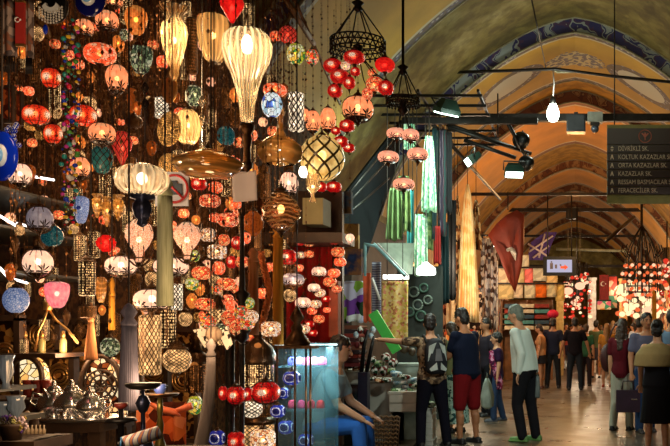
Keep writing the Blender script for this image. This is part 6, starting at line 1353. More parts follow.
cluster(667, 285, 12, 50, 26, 30, 'red and orange lamps at the right picture edge', ['far_r', 'far_o', 'g_red', 'far_p'], (1.8, 3), topz=4.6)
for k, (px, py) in enumerate(((568, 291), (580, 286))):
    o_ = inst('paper_lantern', shared('bead', lambda: MB()), M['far_p'], None, P(px, py, 28), (.16, .16, .12)); inst('cord', shared('cord', cord_fn), M['cord'], o_, (0, 0, .9), (.05, .05, 24)); tag(o_, ['left', 'right'][k] + ' large peach shade in the far lamp cluster', 'lamp')
# pyramid chandelier of red globes with iron tree above
Y = 24.5; s = Y / F; e = empty('tiered_chandelier', P(642, 275, Y), 'tiered iron chandelier of glowing orange red globes below the street sign', 'chandelier')
me = shared('bead', lambda: MB()); mb = MB()
for t, (zz, rr, n) in enumerate(((9, 17, 14), (1, 20, 16), (-7, 19, 16), (-14, 15, 12), (-20, 9, 8))):
    mb.tube([(rr * s * math.cos(2 * PI * k / 24), rr * s * math.sin(2 * PI * k / 24), (zz + 3) * s) for k in range(25)], .012, 4)
    for k in range(n):
        a = 2 * PI * (k + .5 * (t % 2)) / n; inst('globe', me, M['far_o' if (k + t) % 3 else 'far_p'], e, (rr * s * math.cos(a), rr * s * math.sin(a), zz * s), (1.9 * s, 1.9 * s, 1.7 * s))
for k in range(10):
    a = 2 * PI * k / 10; mb.tube([(0, 0, 50 * s), (9 * s * math.cos(a), 9 * s * math.sin(a), 36 * s), (14 * s * math.cos(a), 14 * s * math.sin(a), 25 * s), (18 * s * math.cos(a), 18 * s * math.sin(a), 8 * s), (18 * s * math.cos(a), 18 * s * math.sin(a), -18 * s)], .018, 4)
    mb.tube([(16 * s * math.cos(a), 16 * s * math.sin(a), 18 * s), (21 * s * math.cos(a), 21 * s * math.sin(a), 24 * s), (19 * s * math.cos(a), 19 * s * math.sin(a), 30 * s)], .018, 4)
mb.tube([(0, 0, -20 * s), (0, 0, 90 * s)], .03, 6); mb.build('ironwork', M['blackmetal'], e)
# far banners and columns
for (px, py, w, h, Y, m, lab, nm, ct) in ((592, 297, 8, 36, 31, plain('white_column', s2l(240, 235, 230), .6), 'white lit column left of the far red flag', 'column', 'column'), (604, 288, 9, 26, 31.5, plain('far_flag_red', s2l(130, 20, 18), .7), 'far dark red flag with white crescent and star', 'far_flag', 'flag'),
    (613, 292, 8, 32, 32, pattern('coral_rug', [s2l(230, 120, 90), s2l(200, 70, 60), s2l(240, 190, 160), s2l(90, 150, 120)], 5, 'voronoi', .8), 'coral patterned rug right of the far red flag', 'rug', 'rug'), (604, 305, 14, 9, 31.3, pattern('bright_mix', [s2l(240, 120, 160), s2l(80, 180, 150), s2l(250, 230, 200), s2l(240, 160, 60)], 5, 'voronoi', .8), 'small bright mixed coloured goods under the far flag', 'textile_display', 'textiles'),
    (623, 300, 8, 40, 33, plain('tan_column', s2l(200, 140, 80), .7), 'tan column between the far rug and the bright lamps', 'column', 'column'), (560, 305, 7, 34, 29, plain('cream_column', s2l(240, 215, 150), .7), 'cream column left of the far red lamp cluster', 'column', 'column'), (654, 300, 4, 36, 25.5, plain('ochre_post', s2l(190, 140, 30), .7), 'ochre post at the right of the bright lamps', 'column', 'column')):
    s = Y / F; e = empty(nm, P(px, py, Y), lab, ct); low = -h * s / 2
    if nm == 'column': low = -P(px, py, Y).z
    MB().box((0, 0, (h * s / 2 + low) / 2), (w * s, .1 if nm != 'column' else .3, h * s / 2 - low)).build('body', m, e)
    if nm == 'column': MB().box((0, 0, h * s / 2), (w * s * 1.2, .36, .08)).build('capital', m, e)
    if nm == 'far_flag': crescent_star(e, -1.2 * s, 4 * s, 2.4 * s, fw, y=-.06)
    elif nm != 'column': MB().box((0, 0, h * s / 2), (w * s * 1.05, .14, .05)).build('rod', M['darkmetal'], e)
# purple festive cloth
e = empty('purple_banner', P(541, 246, 33), 'purple and white banner hanging above the monitor', 'banner'); s = 33 / F
MB().prism([(-14, -14), (-10, 4), (4, 14), (16, 14), (10, 0), (6, -14)], lambda x, y: Vector((x * s, .05 * math.sin(x * .5), y * s)), (0, .03, 0)).build('cloth', plain('purple_cloth', s2l(80, 60, 150), .7), e)
mb = MB()
for (x0, y0, x1, y1) in ((-12, -6, 12, 10), (-8, -12, 8, 0), (-2, -12, 4, 12), (-13, 2, 6, -10)): mb.tube([(x0 * s, -.09, y0 * s), (x1 * s, -.09, y1 * s)], 1.0 * s, 4)
mb.build('white_marks', plain('banner_white', s2l(225, 215, 225), .7), e)
# pale beams and rods deep in the vault
tag(MB().tube([P(556, 249, 34), P(628, 251, 34)], .06, 6).build('pipe', plain('pale_pipe', s2l(150, 155, 130), .5)), 'pale horizontal pipe behind the monitor', 'pipe')
tag(MB().tube([P(606, 241, 23), P(634, 217, 25)], .05, 6).build('track_rod', M['blackmetal']), 'dark diagonal rod below the street sign', 'rod')
tag(MB().box((0, 0, 0), (.42, .2, .36)).build('hanging_box', M['blackmetal'], loc=P(572, 214, 31.4)), 'small dark box on the far tie beam', 'box')
e = empty('far_arch', (0.0, 50.2, 0), 'pale inner archway closing the far end of the hall', 'arch'); pin = prof(5.4, 2.6); pou = prof(6.6, 3.8)
mb = MB(); vs = []
for y in (0, .5):
    vs += [(x, y, z) for x, z, t in pin] + [(x, y, z) for x, z, t in pou]
N = len(pin); mb.add(vs, [(i, i + 1, i + 1 + N, i + N) for i in range(N - 1)] + [(i, i + 2 * N, i + 1 + 2 * N, i + 1) for i in range(N - 1)], 0); mb.build('arch', M['plaster'], e)
# ------------------------------------------------------------- people
def rmesh(mb, name, mat, parent, vox, it=3):
    o = mb.build(name, mat, parent); m = o.modifiers.new('remesh', 'REMESH'); m.mode = 'VOXEL'; m.voxel_size = vox; m.use_smooth_shade = True
    if it: s_ = o.modifiers.new('smooth', 'SMOOTH'); s_.iterations = it; s_.factor = .5
    return o
skins = {'light': plain('skin_light', s2l(205, 150, 115), .55, 0, .06, 3), 'tan': plain('skin_tan', s2l(180, 122, 85), .55, 0, .06, 3), 'warm': plain('skin_warm', s2l(190, 130, 90), .55, 0, .06, 3)}
hairs = {'black': plain('black_hair', (.012, .009, .008), .5, 0, .4, 40), 'brown': plain('brown_hair', (.035, .018, .01), .5, 0, .4, 40), 'grey': plain('grey_hair', s2l(112, 120, 108), .6, 0, .2, 40), 'blond': plain('dark_blond_hair', s2l(130, 95, 55), .6, 0, .3, 40)}
hair_tex = bpy.data.textures.new('locks', 'CLOUDS'); hair_tex.noise_scale = .035
eye_m = plain('eye_dark', (.015, .01, .01), .2); lip_m = plain('lips', s2l(150, 80, 70), .5)
def person(px, feet, H, head, label, skin='tan', hair='black', hairkind='short', top=None, bottom=None, topkind='tee', botkind='trousers', shoes=None, lean=0, hp=.12, hy=0, armL=None, armR=None, legL=None, legR=None, fem=False, Y=None, vox=.014, name='person', group=None, sit=None, girth=1.0, cat='person'):
    """head = heading in degrees (0 faces the camera, -90 faces left, 180 faces away)"""
    Y = Y or F * EYE / (feet - HY); k = H / 1.75
    e = empty(name, (P(px, 0, Y).x, Y, 0), label, cat, group, math.radians(head)); e.scale = (k, k, k)
    armL = armL or ((.16, 0, -1), (.05, -.15, -1)); armR = armR or ((-.16, 0, -1), (-.05, -.15, -1))
    legL = legL or ((.04, 0, -1), (0, 0, -1)); legR = legR or ((-.04, 0, -1), (0, 0, -1))
    V = Vector; sw = .165 if fem else .185; hw = .085
    # hip height from the legs so the lower foot stands on the floor
    def chain(o, dirs, ls):
        p = [V(o)]
        for d, l in zip(dirs, ls): p.append(p[-1] + V(d).normalized() * l)
        return p
    LL = chain((hw, 0, 0), legL, (.42, .40)); LR = chain((-hw, 0, 0), legR, (.42, .40)); low = min(LL[2].z, LR[2].z)
    hz = (sit if sit is not None else (.075 - low)); up = V((0, 0, hz)); LL = [p + up for p in LL]; LR = [p + up for p in LR]
    Rt = Matrix.Rotation(lean, 3, 'X'); T = lambda p: up + Rt @ V(p)     # torso frame, origin at the hips
    ax, ay = Rt @ V((1, 0, 0)), Rt @ V((0, 1, 0))
    g = girth
    tor = [(-.07, .12, .10), (.0, .165 * g, .12 * g), (.08, .158 * g, .115 * g), (.19, (.13 if fem else .148) * g, (.10 if fem else .11) * g), (.34, (.155 if fem else .172) * g, .12), (.46, sw * .98, .112), (.53, .135, .085), (.58, .065, .062)]
    def torso(mb, inf, z0=-1, z1=1):
        rs = [(T((0, 0, z)), a + inf, b + inf, ax, ay) for z, a, b in tor if z0 <= z <= z1]
        mb.loft(rs)
        if fem and z1 > .4:
            for s_ in (-1, 1): mb.ell(T((s_ * .065, -.09, .36)), (.06 + inf, .055 + inf, .06 + inf), 12, 8)
    SL = T((sw, 0, .50)); SR = T((-sw, 0, .50)); ul, fl = .28, .25
    AL = chain(SL, armL, (ul, fl)); AR = chain(SR, armR, (ul, fl))
    Rh = Rt @ Matrix.Rotation(-lean * .6, 3, 'X') @ Matrix.Rotation(hy, 3, 'Z') @ Matrix.Rotation(hp, 3, 'X'); nb = T((0, 0, .57)); HT = lambda p: nb + Rh @ V(p)
    b = MB(); torso(b, 0)
    b.cap(nb - (Rt @ V((0, 0, .05))), HT((0, -.0, .09)), .062, .052)
    q = .9 if fem else 1.0
    b.ell(HT((0, -.005, .18)), (.076, .096, .112), 20, 14, Rh); b.ell(HT((0, -.035, .115)), (.052 * q, .058, .058), 14, 10, Rh)
    b.cap(HT((0, -.098, .185)), HT((0, -.118, .15)), .010, .015, 8)
    for s_ in (-1, 1): b.ell(HT((s_ * .077, .005, .16)), (.012, .022, .033), 8, 6, Rh)
    for A in (AL, AR):
        sgn = 1 if A is AL else -1
        b.cap(T((sgn * sw * .6, 0, .49)), A[0], .06, .055); b.cap(A[0], A[1], .052, .040); b.cap(A[1], A[2], .041, .027)
        d = (A[2] - A[1]).normalized(); side = d.cross(V((0, 0, 1)) if abs(d.z) < .8 else V((0, -1, 0))).normalized() ; nrm = d.cross(side)
        rot = Matrix((side, nrm, d)).transposed()
        b.ell(A[2] + d * .055, (.036, .015, .055), 12, 8, rot)
        for fi, (o_, ln) in enumerate(((-.027, .060), (-.009, .070), (.009, .066), (.027, .052))):
            p0 = A[2] + d * .075 + side * o_; p1 = p0 + d * ln * .6; p2 = p1 + (d * .6 + nrm * .55) * ln * .55
            b.cap(p0, p1, .0088, .008, 8); b.cap(p1, p2, .008, .007, 8)
        th = A[2] + d * .03 + side * .03 * -1; b.cap(th, th - side * .025 + d * .035, .011, .010, 8); b.cap(th - side * .025 + d * .035, th - side * .028 + d * .062 + nrm * .01, .010, .008, 8)
    for Lg in (LL, LR):
        b.cap(Lg[0], Lg[1], .085 * g, .055, flat=(1, 1)); b.cap(Lg[1], Lg[2], .054, .036)
        kn = Lg[1] + (Lg[2] - Lg[1]) * .3 + V((0, .015, 0)); b.cap(kn, kn + (Lg[2] - Lg[1]) * .2, .052, .045)
    feetdir = V((0, -1, 0))
    for Lg in (LL, LR):
        an = Lg[2]; b.cap(an + V((0, .03, -.04)), an + V((0, -.13, -.05)), .03, .026)
    rmesh(b, 'body', skins[skin], e, vox if vox < .012 else vox, 2)
    # face
    if vox < .02:
        f = MB()
        for s_ in (-1, 1): f.ell(HT((s_ * .03, -.092, .185)), (.011, .007, .006), 8, 6, Rh)
        f.build('eyes', eye_m, e); MB().ell(HT((0, -.098, .118)), (.022, .006, .006), 10, 6, Rh).build('mouth', lip_m, e)
        f = MB()
        for s_ in (-1, 1): f.cap(HT((s_ * .015, -.096, .207)), HT((s_ * .048, -.088, .205)), .005, .004, 6)
        f.build('eyebrows', hairs[hair], e)
    # hair
    h = MB(); h.ell(HT((0, .010, .212)), (.087, .104, .102), 20, 12, Rh); h.ell(HT((0, .045, .155)), (.08, .068, .095), 16, 10, Rh)
    if hairkind == 'long': 
        h.cap(HT((0, .06, .16)), T((0, .10, .40)), .075, .06); h.cap(HT((.06, .03, .14)), T((.09, .05, .44)), .035, .03); h.cap(HT((-.06, .03, .14)), T((-.09, .05, .44)), .035, .03)
    if hairkind == 'bun': h.ell(HT((0, .11, .24)), (.05, .05, .05), 12, 8)
    if hairkind == 'full': h.ell(HT((0, .03, .20)), (.10, .115, .12), 16, 10, Rh)
    ho = rmesh(h, 'hair', hairs[hair], e, max(vox, .010), 1)
    if vox < .02:
        dm = ho.modifiers.new('locks', 'DISPLACE'); dm.texture = hair_tex; dm.strength = .03; dm.mid_level = .62; dm.texture_coords = 'LOCAL'
    # top
    if top:
        t = MB(); longs = topkind in ('shirt', 'long'); hem = -.1 if topkind in ('tee', 'long') else .02
        torso(t, .014, -.08 if hem < 0 else 0, .54); t.cap(T((-sw * .7, 0, .485)), T((sw * .7, 0, .485)), .07, .07)
        for A in (AL, AR):
            sgn = 1 if A is AL else -1
            if topkind != 'tank':
                t.cap(T((sgn * sw * .6, 0, .48)), A[0], .072, .07)
                if longs: t.cap(A[0], A[1], .066, .054); t.cap(A[1], A[1].lerp(A[2], .93), .054, .040)
                else: t.cap(A[0], A[0].lerp(A[1], .62), .067, .062)
        rmesh(t, 'shirt' if topkind != 'dresstop' else 'blouse', top, e, max(.011, vox), 3)
    if bottom:
        t = MB()
        t.loft([(T((0, 0, z)), a + .012, bb + .012, ax, ay) for z, a, bb in tor[:3]])
        if botkind in ('trousers', 'shorts'):
            for Lg in (LL, LR):
                if botkind == 'trousers': t.cap(Lg[0], Lg[1], .102 * g, .074); t.cap(Lg[1], Lg[2] + V((0, 0, -.01)), .073, .064)
                else: t.cap(Lg[0], Lg[0].lerp(Lg[1], .95), .105 * g, .088)
        else:
            hem = {'skirt': .55, 'dress': .42, 'maxi': .14, 'mini': .68}[botkind]; c0 = up + V((0, 0, 0)); cz = (LL[1] + LR[1]) / 2
            t.loft([(c0 + V((0, 0, .06)), .165, .125, V((1, 0, 0)), V((0, 1, 0))), (c0 + V((0, 0, -.05)), .19, .15, V((1, 0, 0)), V((0, 1, 0))), (V((cz.x * .6, cz.y * .6, (hz + hem) / 2)), .20, .17, V((1, 0, 0)), V((0, 1, 0))), (V((cz.x, cz.y, hem)), .23, .19, V((1, 0, 0)), V((0, 1, 0)))])
        rmesh(t, {'trousers': 'trousers', 'shorts': 'shorts'}.get(botkind, 'skirt'), bottom, e, max(.011, vox), 3)
    if shoes:
        for Lg in (LL, LR):
            an = Lg[2]; t = MB(); t.cap(an + V((0, .04, -.035)), an + V((0, -.02, -.03)), .042, .044); t.cap(an + V((0, .0, -.04)), an + V((0, -.15, -.048)), .040, .032); t.box(an + V((0, -.055, -.068)), (.085, .27, .02))
            rmesh(t, 'shoe', shoes, e, max(.010, vox), 2)
    e['hz'] = 0; del e['hz']
    return e, dict(T=T, HT=HT, AL=AL, AR=AR, LL=LL, LR=LR, up=up, ax=ax, k=k)
def fab(n, c, var=.12): return plain(n, c, .85, 0, var, 6, .15, spec=.15)
jeans = fab('blue_jeans', s2l(45, 62, 92)); navy = fab('navy_cotton', s2l(20, 28, 50)); black = fab('black_cotton', (.012, .012, .016)); dshoe = plain('dark_shoe', (.012, .012, .014), .5)
# white shirted man
e, j = person(525, 441, 1.80, -108, 'grey haired man in white long sleeved shirt and black trousers facing left', 'light', 'grey', 'short', fab('white_shirt', s2l(225, 240, 232), .04), black, 'shirt', 'trousers',
    plain('green_shoe', s2l(95, 140, 75), .5), lean=.13, hp=.25, armL=((.05, .35, -1), (.0, -.15, -1)), armR=((-.05, .35, -1), (0, .2, -1)), legL=((.06, -.16, -1), (.02, .2, -1)), legR=((-.06, .10, -1), (-.02, .16, -1)), vox=.010, girth=1.22)
MB().box((0, -.12, .02), (.30, .02, .04)).build('belt', black, e)
MB().ell((-.2, .10, .80), (.035, .025, .05), 12, 8).build('bag_handle', plain('grip', s2l(80, 110, 110), .5), e)
# the bag he carries
b = empty('carrier_bag', P(537, 400, 11.9), 'flat grey blue carrier held behind the white shirted man', 'bag'); s = 11.9 / F; b.location.z = P(0, 388, 11.9).z
MB().lathe([(3 * s, -10 * s), (4 * s, -8 * s), (3.6 * s, 6 * s), (2.6 * s, 12 * s)], 14, sc=(.8, .5, 1)).build('body', plain('carrier_grey', s2l(110, 120, 120), .5), b); MB().tube([(-1.5 * s, 0, 12 * s), (0, 0, 19 * s), (1.5 * s, 0, 12 * s)], .01).build('handle', M['darkmetal'], b)
# man in navy tee and red shorts
e, j = person(467, 443, 1.74, -125, 'man in dark navy t-shirt and red shorts standing with his back half turned', 'tan', 'black', 'short', navy, fab('red_shorts', s2l(125, 22, 28)), 'tee', 'shorts', dshoe,
    lean=.08, hp=.25, armL=((.05, -.35, -1), (.0, -1, -.5)), armR=((-.1, -.2, -1), (.1, -.95, -.55)), legL=((.08, -.06, -1), (.03, .06, -1)), legR=((-.06, .06, -1), (-.02, .08, -1)), vox=.010, girth=1.24)
# backpack woman pointing left
M['leop'] = pattern('brown_spotted_top', [s2l(140, 115, 90), s2l(95, 75, 60), s2l(165, 140, 110), s2l(60, 48, 40)], 30, 'voronoi', .85)
e, j = person(432, 447, 1.66, -150, 'woman in spotted top and black trousers pointing left, wearing a black and white backpack', 'light', 'black', 'short', M['leop'], fab('dark_navy_trousers', s2l(18, 18, 32)), 'tee', 'trousers', dshoe,
    lean=.12, hp=.15, hy=-.3, armR=((.15, -.3, -1), (.1, -.8, -.5)), armL=((1.0, -.75, .02), (1.0, -.55, .12)), legL=((.12, -.10, -1), (.05, .10, -1)), legR=((-.14, .10, -1), (-.08, .14, -1)), fem=True, vox=.010, girth=1.16)
T = j['T']
bp = empty('backpack', e.location, 'black and white backpack with grey panels on the pointing woman\'s back', 'backpack', rz=e.rotation_euler.z); bp.scale = e.scale
bb = MB(); Rt = Matrix.Rotation(.12, 3, 'X')
bb.loft([(T((0, .17, z)), a, b_, V_x, V_y) for z, a, b_, V_x, V_y in [(.06, .10, .05, j['ax'], Vector((0, 1, 0))), (.10, .145, .085, j['ax'], Vector((0, 1, 0))), (.25, .155, .10, j['ax'], Vector((0, 1, 0))), (.40, .145, .085, j['ax'], Vector((0, 1, 0))), (.50, .10, .06, j['ax'], Vector((0, 1, 0))), (.53, .05, .03, j['ax'], Vector((0, 1, 0)))]])
rmesh(bb, 'bag', plain('backpack_black', s2l(22, 26, 34), .7), bp, .012, 2)
bb = MB()
for sx in (-1, 1): bb.prism([(sx * .02, .46), (sx * .11, .42), (sx * .13, .22), (sx * .08, .30)], lambda x, z: T((x, .262 - abs(x) * .35, z)), (0, .012, 0)); bb.prism([(sx * .03, .20), (sx * .12, .12), (sx * .10, .09), (sx * .02, .11)], lambda x, z: T((x, .275 - abs(x) * .35, z)), (0, .012, 0))
bb.build('white_panel', plain('backpack_white', s2l(190, 200, 195), .7), bp)
MB().prism([(-.05, .22), (.05, .22), (.03, .38), (-.03, .38)], lambda x, z: T((x, .268, z)), (0, .012, 0)).build('grey_panel', plain('backpack_grey', s2l(110, 110, 115), .7), bp)
for sx in (-1, 1): MB().tube([T((sx * .09, .12, .46)), T((sx * .10, .03, .58)), T((sx * .10, -.10, .50)), T((sx * .12, -.13, .35)), T((sx * .15, .0, .2)), T((sx * .12, .12, .12))], .018, 8).build('strap', plain('backpack_strap', s2l(20, 22, 26), .7), bp)
# shopper behind her
e, j = person(456, 432, 1.58, -140, 'person in a long green and white patterned garment behind the backpack woman', 'light', 'brown', 'short', fab('olive_top', s2l(110, 115, 80)), pattern('teal_lattice_cloth', [s2l(150, 190, 180), s2l(40, 80, 80), s2l(180, 210, 200)], 26, 'voronoi', .85), 'tee', 'maxi', dshoe, fem=True, hp=.4, lean=.1, vox=.012)
# teenage girl with patterned scarf, man behind her
e, j = person(497, 421, 1.42, -75, 'dark haired girl in purple top, patterned pink wrap and jeans', 'light', 'black', 'full', fab('purple_cotton', s2l(45, 25, 55)), jeans, 'tee', 'trousers', plain('grey_shoe', s2l(70, 75, 85), .5), fem=True, hp=.1, vox=.012, legL=((.02, -.2, -1), (0, .0, -1)), legR=((-.02, .1, -1), (0, .25, -1)))
w = MB(); w.tube([j['T'](p) for p in ((.08, -.13, .5), (.13, -.12, .3), (.15, -.05, .1), (.16, .02, -.12), (.15, .02, -.25))], [.05, .06, .07, .075, .06], 12)
rmesh(w, 'wrap', pattern('pink_paisley', [s2l(150, 40, 80), s2l(90, 20, 60), s2l(200, 130, 160), s2l(60, 20, 50)], 26, 'voronoi', .85), e, .014)
person(487, 416, 1.66, -60, 'dark haired man mostly hidden between the navy shirted man and the girl', 'tan', 'black', 'short', fab('dark_grey_tee', s2l(45, 40, 50)), black, 'tee', 'trousers', dshoe, vox=.018)
b = empty('plastic_bag', P(487, 392, 12.6), 'white plastic bag hanging beside the red shorts', 'bag'); s = 12.6 / F; bb = MB().lathe([(2 * s, -17 * s), (6 * s, -14 * s), (6.5 * s, -4 * s), (4 * s, 8 * s), (1.5 * s, 14 * s)], 18, 5, .12, sc=(1, .5, 1)); bb.build('body', plain('bag_white', s2l(185, 200, 190), .5), b); MB().tube([(-1 * s, 0, 13 * s), (0, 0, 19 * s), (1 * s, 0, 13 * s)], .008).build('handle', plain('bag_white2', s2l(185, 200, 190), .5), b)
# pair of men from behind and the tan woman
e, j = person(553, 388, 1.76, 172, 'man in dark blue t-shirt and dark trousers walking away, left of the black shirted man', 'tan', 'black', 'short', fab('slate_tee', s2l(38, 40, 58)), fab('dark_grey_trousers', s2l(40, 40, 44)), 'tee', 'trousers', dshoe, vox=.016, legL=((.08, .1, -1), (.05, .1, -1)), legR=((-.08, -.12, -1), (-.05, 0, -1)), armL=((.3, 0, -1), (.15, -.2, -1)), armR=((-.25, 0, -1), (-.1, -.2, -1)))
e, j = person(575, 390, 1.76, 180, 'man in black t-shirt and jeans walking away, right of the pair', 'tan', 'black', 'short', fab('black_tee', s2l(24, 18, 24)), fab('dark_denim', s2l(38, 42, 50)), 'tee', 'trousers', dshoe, vox=.016, legL=((.1, 0, -1), (.05, .0, -1)), legR=((-.1, .05, -1), (-.05, 0, -1)), armL=((.4, 0, -1), (.25, -.1, -1)), armR=((-.4, 0, -1), (-.25, -.1, -1)), girth=1.05)
person(541, 388.5, 1.60, -100, 'woman in tan top and black shorts with bare legs beside the navy shirted man', 'light', 'brown', 'short', fab('tan_top', s2l(200, 145, 100)), black, 'tee', 'mini', plain('brown_shoe', s2l(90, 45, 25), .5), fem=True, vox=.018, hp=.3)
person(586, 386, 1.60, 165, 'person in green vest partly behind the black shirted man', 'light', 'brown', 'short', fab('green_vest', s2l(50, 100, 75)), fab('dark_skirt', s2l(50, 45, 55)), 'tee', 'trousers', dshoe, fem=True, vox=.02)
# yellow dress woman, dark red bag
person(607, 387, 1.62, 175, 'woman in mustard yellow dress walking away', 'light', 'blond', 'long', fab('mustard_top', s2l(170, 120, 50)), fab('mustard_skirt', s2l(165, 115, 45)), 'tee', 'skirt', plain('tan_sandal', s2l(150, 60, 35), .5), fem=True, vox=.018)
e, j = person(622, 430, 1.62, 160, 'long haired woman in maroon top and pale trousers carrying a large purple bag', 'light', 'brown', 'long', fab('maroon_top', s2l(85, 18, 28)), fab('pale_trousers', s2l(165, 165, 150)), 'tee', 'trousers', dshoe, fem=True, vox=.011,
    armL=((.1, 0, -1), (.05, -.2, -1)), armR=((-.12, -.05, -1), (-.02, -.4, -1)), legL=((.05, .05, -1), (.02, .25, -1)), legR=((-.05, -.08, -1), (-.03, .05, -1)))
b = empty('handbag', P(628, 401, 12.7), 'large dark purple shopping bag held low by the maroon topped woman', 'bag'); s = 12.7 / F
MB().box((0, 0, 0), (24 * s, .12, 22 * s)).build('body', plain('purple_leather', s2l(42, 22, 40), .4), b); MB().tube([(-6 * s, 0, 11 * s), (-5 * s, 0, 20 * s), (5 * s, 0, 20 * s), (6 * s, 0, 11 * s)], .012).build('handle', plain('purple_leather2', s2l(35, 18, 32), .4), b); MB().box((6 * s, -.065, 2 * s), (6 * s, .01, 1.4 * s)).build('buckle', M['silver'], b)
b = empty('shoulder_bag', P(607, 352, 13.4), 'dark red shoulder bag at the left side of the maroon topped woman', 'bag'); s = 13.4 / F
bb = MB().ell((0, 0, -6 * s), (7 * s, .10, 14 * s), 18, 12); bb.build('body', plain('dark_red_leather', s2l(60, 16, 18), .5), b); MB().tube([(0, 0, 6 * s), (5 * s, -.02, 22 * s), (10 * s, .0, 30 * s)], .012).build('strap', plain('dark_red_strap', s2l(50, 14, 16), .5), b)
# grey blue man facing us
e, j = person(646, 432, 1.70, 15, 'man in grey blue polo shirt and jeans walking toward the camera', 'tan', 'black', 'short', fab('grey_blue_polo', s2l(92, 94, 118)), fab('jeans_blue', s2l(38, 60, 95)), 'tee', 'trousers', dshoe, vox=.011, armL=((.16, 0, -1), (0, -.3, -1)), armR=((-.2, 0, -1), (-.05, -.3, -1)), legL=((.04, .1, -1), (.02, .15, -1)), legR=((-.05, -.1, -1), (-.04, 0, -1)))
# black dress woman with shawl in front
e, j = person(657, 455, 1.57, 165, 'woman in black sleeveless dress with a beige shawl, nearest at the right edge', 'light', 'black', 'bun', black, fab('black_dress', (.010, .010, .013)), 'tank', 'dress', dshoe, fem=True, vox=.010, armL=((.2, -.1, -1), (.1, -.5, -.8)), armR=((-.2, -.1, -1), (-.1, -.3, -1)), legL=((.05, -.05, -1), (.03, .05, -1)), legR=((-.05, .03, -1), (-.03, .05, -1)), girth=1.12)
w = MB(); T = j['T']; w.loft([(T((0, .01, .56)), .09, .09, j['ax'], Vector((0, 1, 0))), (T((0, .01, .52)), .20, .13, j['ax'], Vector((0, 1, 0))), (T((.02, .02, .42)), .26, .165, j['ax'], Vector((0, 1, 0))), (T((.06, .03, .26)), .25, .17, j['ax'], Vector((0, 1, 0)))])
rmesh(w, 'shawl', fab('beige_shawl', s2l(168, 145, 98)), e, .012)
person(639, 395, 1.72, 150, 'man in bright white t-shirt farther away at the right', 'tan', 'black', 'short', fab('white_tee', s2l(225, 225, 230), .05), navy, 'tee', 'trousers', dshoe, vox=.02)
person(672, 425, 1.76, 180, 'person in light blue top cut by the right picture edge', 'tan', 'black', 'full', fab('light_blue_top', s2l(120, 150, 185)), jeans, 'tee', 'trousers', dshoe, vox=.018)
# the distant crowd
cc = [s2l(120, 40, 30), s2l(60, 60, 70), s2l(180, 170, 150), s2l(90, 110, 80), s2l(160, 120, 60), s2l(40, 40, 60), s2l(150, 70, 60), s2l(200, 190, 190), s2l(50, 80, 90), s2l(110, 90, 70), s2l(180, 90, 80), s2l(30, 30, 35)]
cn = ['brick red', 'dark grey', 'cream', 'moss green', 'ochre', 'navy', 'terracotta', 'pale grey', 'petrol blue', 'brown', 'salmon', 'black']
crowd = [(528, 372, 1), (566, 370, 6), (590, 372, 2), (596, 378, 3), (601, 368, 9), (612, 366, 7), (617, 372, 4), (584, 364, 5), (628, 368, 8), (634, 374, 0), (571, 366, 10), (606, 367, 11), (622, 366, 1), (578, 364, 7), (594, 365, 0), (613, 370, 5), (648, 372, 4), (660, 376, 6), (534, 378, 4), (643, 368, 2)]
for i, (px, ft, ci) in enumerate(crowd):
    rel_ = 'far back in crowd' if ft < 363 else 'in the distant crowd'
    where = 'left of the two men walking away' if px < 545 else 'between walking men and mustard dress' if px < 600 else 'near the mustard dress' if px < 625 else 'behind the people at the right'
    person(px, ft, 1.58 + rnd.random() * .2, rnd.choice((180, 170, 0, 15, -90, 160)), 'person in %s top %s, %s' % (cn[ci], rel_, where), 'light', rnd.choice(('black', 'brown', 'blond')), rnd.choice(('short', 'long', 'short')), fab('crowd_top%d' % i, cc[ci]), fab('crowd_leg%d' % i, rnd.choice((cc[5], cc[1], cc[11], cc[9]))), 'tee', rnd.choice(('trousers', 'trousers', 'skirt')), dshoe, vox=.03, fem=rnd.random() < .5)
for i in range(14):
    px = 581 + i * 3.3 + rnd.uniform(-1, 1); ft = rnd.uniform(356, 362); ci = rnd.randrange(12)
    person(px, ft, 1.6 + rnd.random() * .2, rnd.choice((180, 0, 15, -90)), 'person in %s top at the crowd\'s very back, %s from the left' % (cn[ci], ['first', 'second', 'third', 'fourth', 'fifth', 'sixth', 'seventh', 'eighth', 'ninth', 'tenth', 'eleventh', 'twelfth', 'thirteenth', 'last'][i]), 'light', rnd.choice(('black', 'brown')), rnd.choice(('short', 'long')), fab('back_top%d' % i, cc[ci]), fab('back_leg%d' % i, rnd.choice((cc[5], cc[1]))), 'tee', 'trousers', dshoe, vox=.04)
# seller bending in front
e, j = person(317, 0, 1.76, 92, 'dark haired seller in grey t-shirt and blue jeans sitting behind the glass case, facing right', 'tan', 'black', 'short', fab('grey_tee', s2l(140, 150, 152)), fab('bright_jeans', s2l(50, 95, 165), .2), 'tee', 'trousers', dshoe, lean=.30, hp=.1, Y=8.3, vox=.009,
    sit=.56, armL=((.05, -.45, -1), (-.1, -.95, -.6)), armR=((-.12, -.35, -1), (.0, -.95, -.55)), legL=((.12, -1, .05), (.05, -.1, -1)), legR=((-.18, -1, .08), (-.05, -.1, -1)))
st = empty('stool', (P(317, 0, 8.3).x, 8.3, 0), 'low wooden stool under the seller', 'stool'); MB().lathe([(.15, .40), (.16, .41), (.16, .44), (.15, .45)], 20).build('seat', M['wood'], st)
for k in range(3): MB().tube([(.12 * math.cos(k * 2.1), .12 * math.sin(k * 2.1), 0), (.08 * math.cos(k * 2.1), .08 * math.sin(k * 2.1), .41)], .014).build('leg', M['wood'], st)

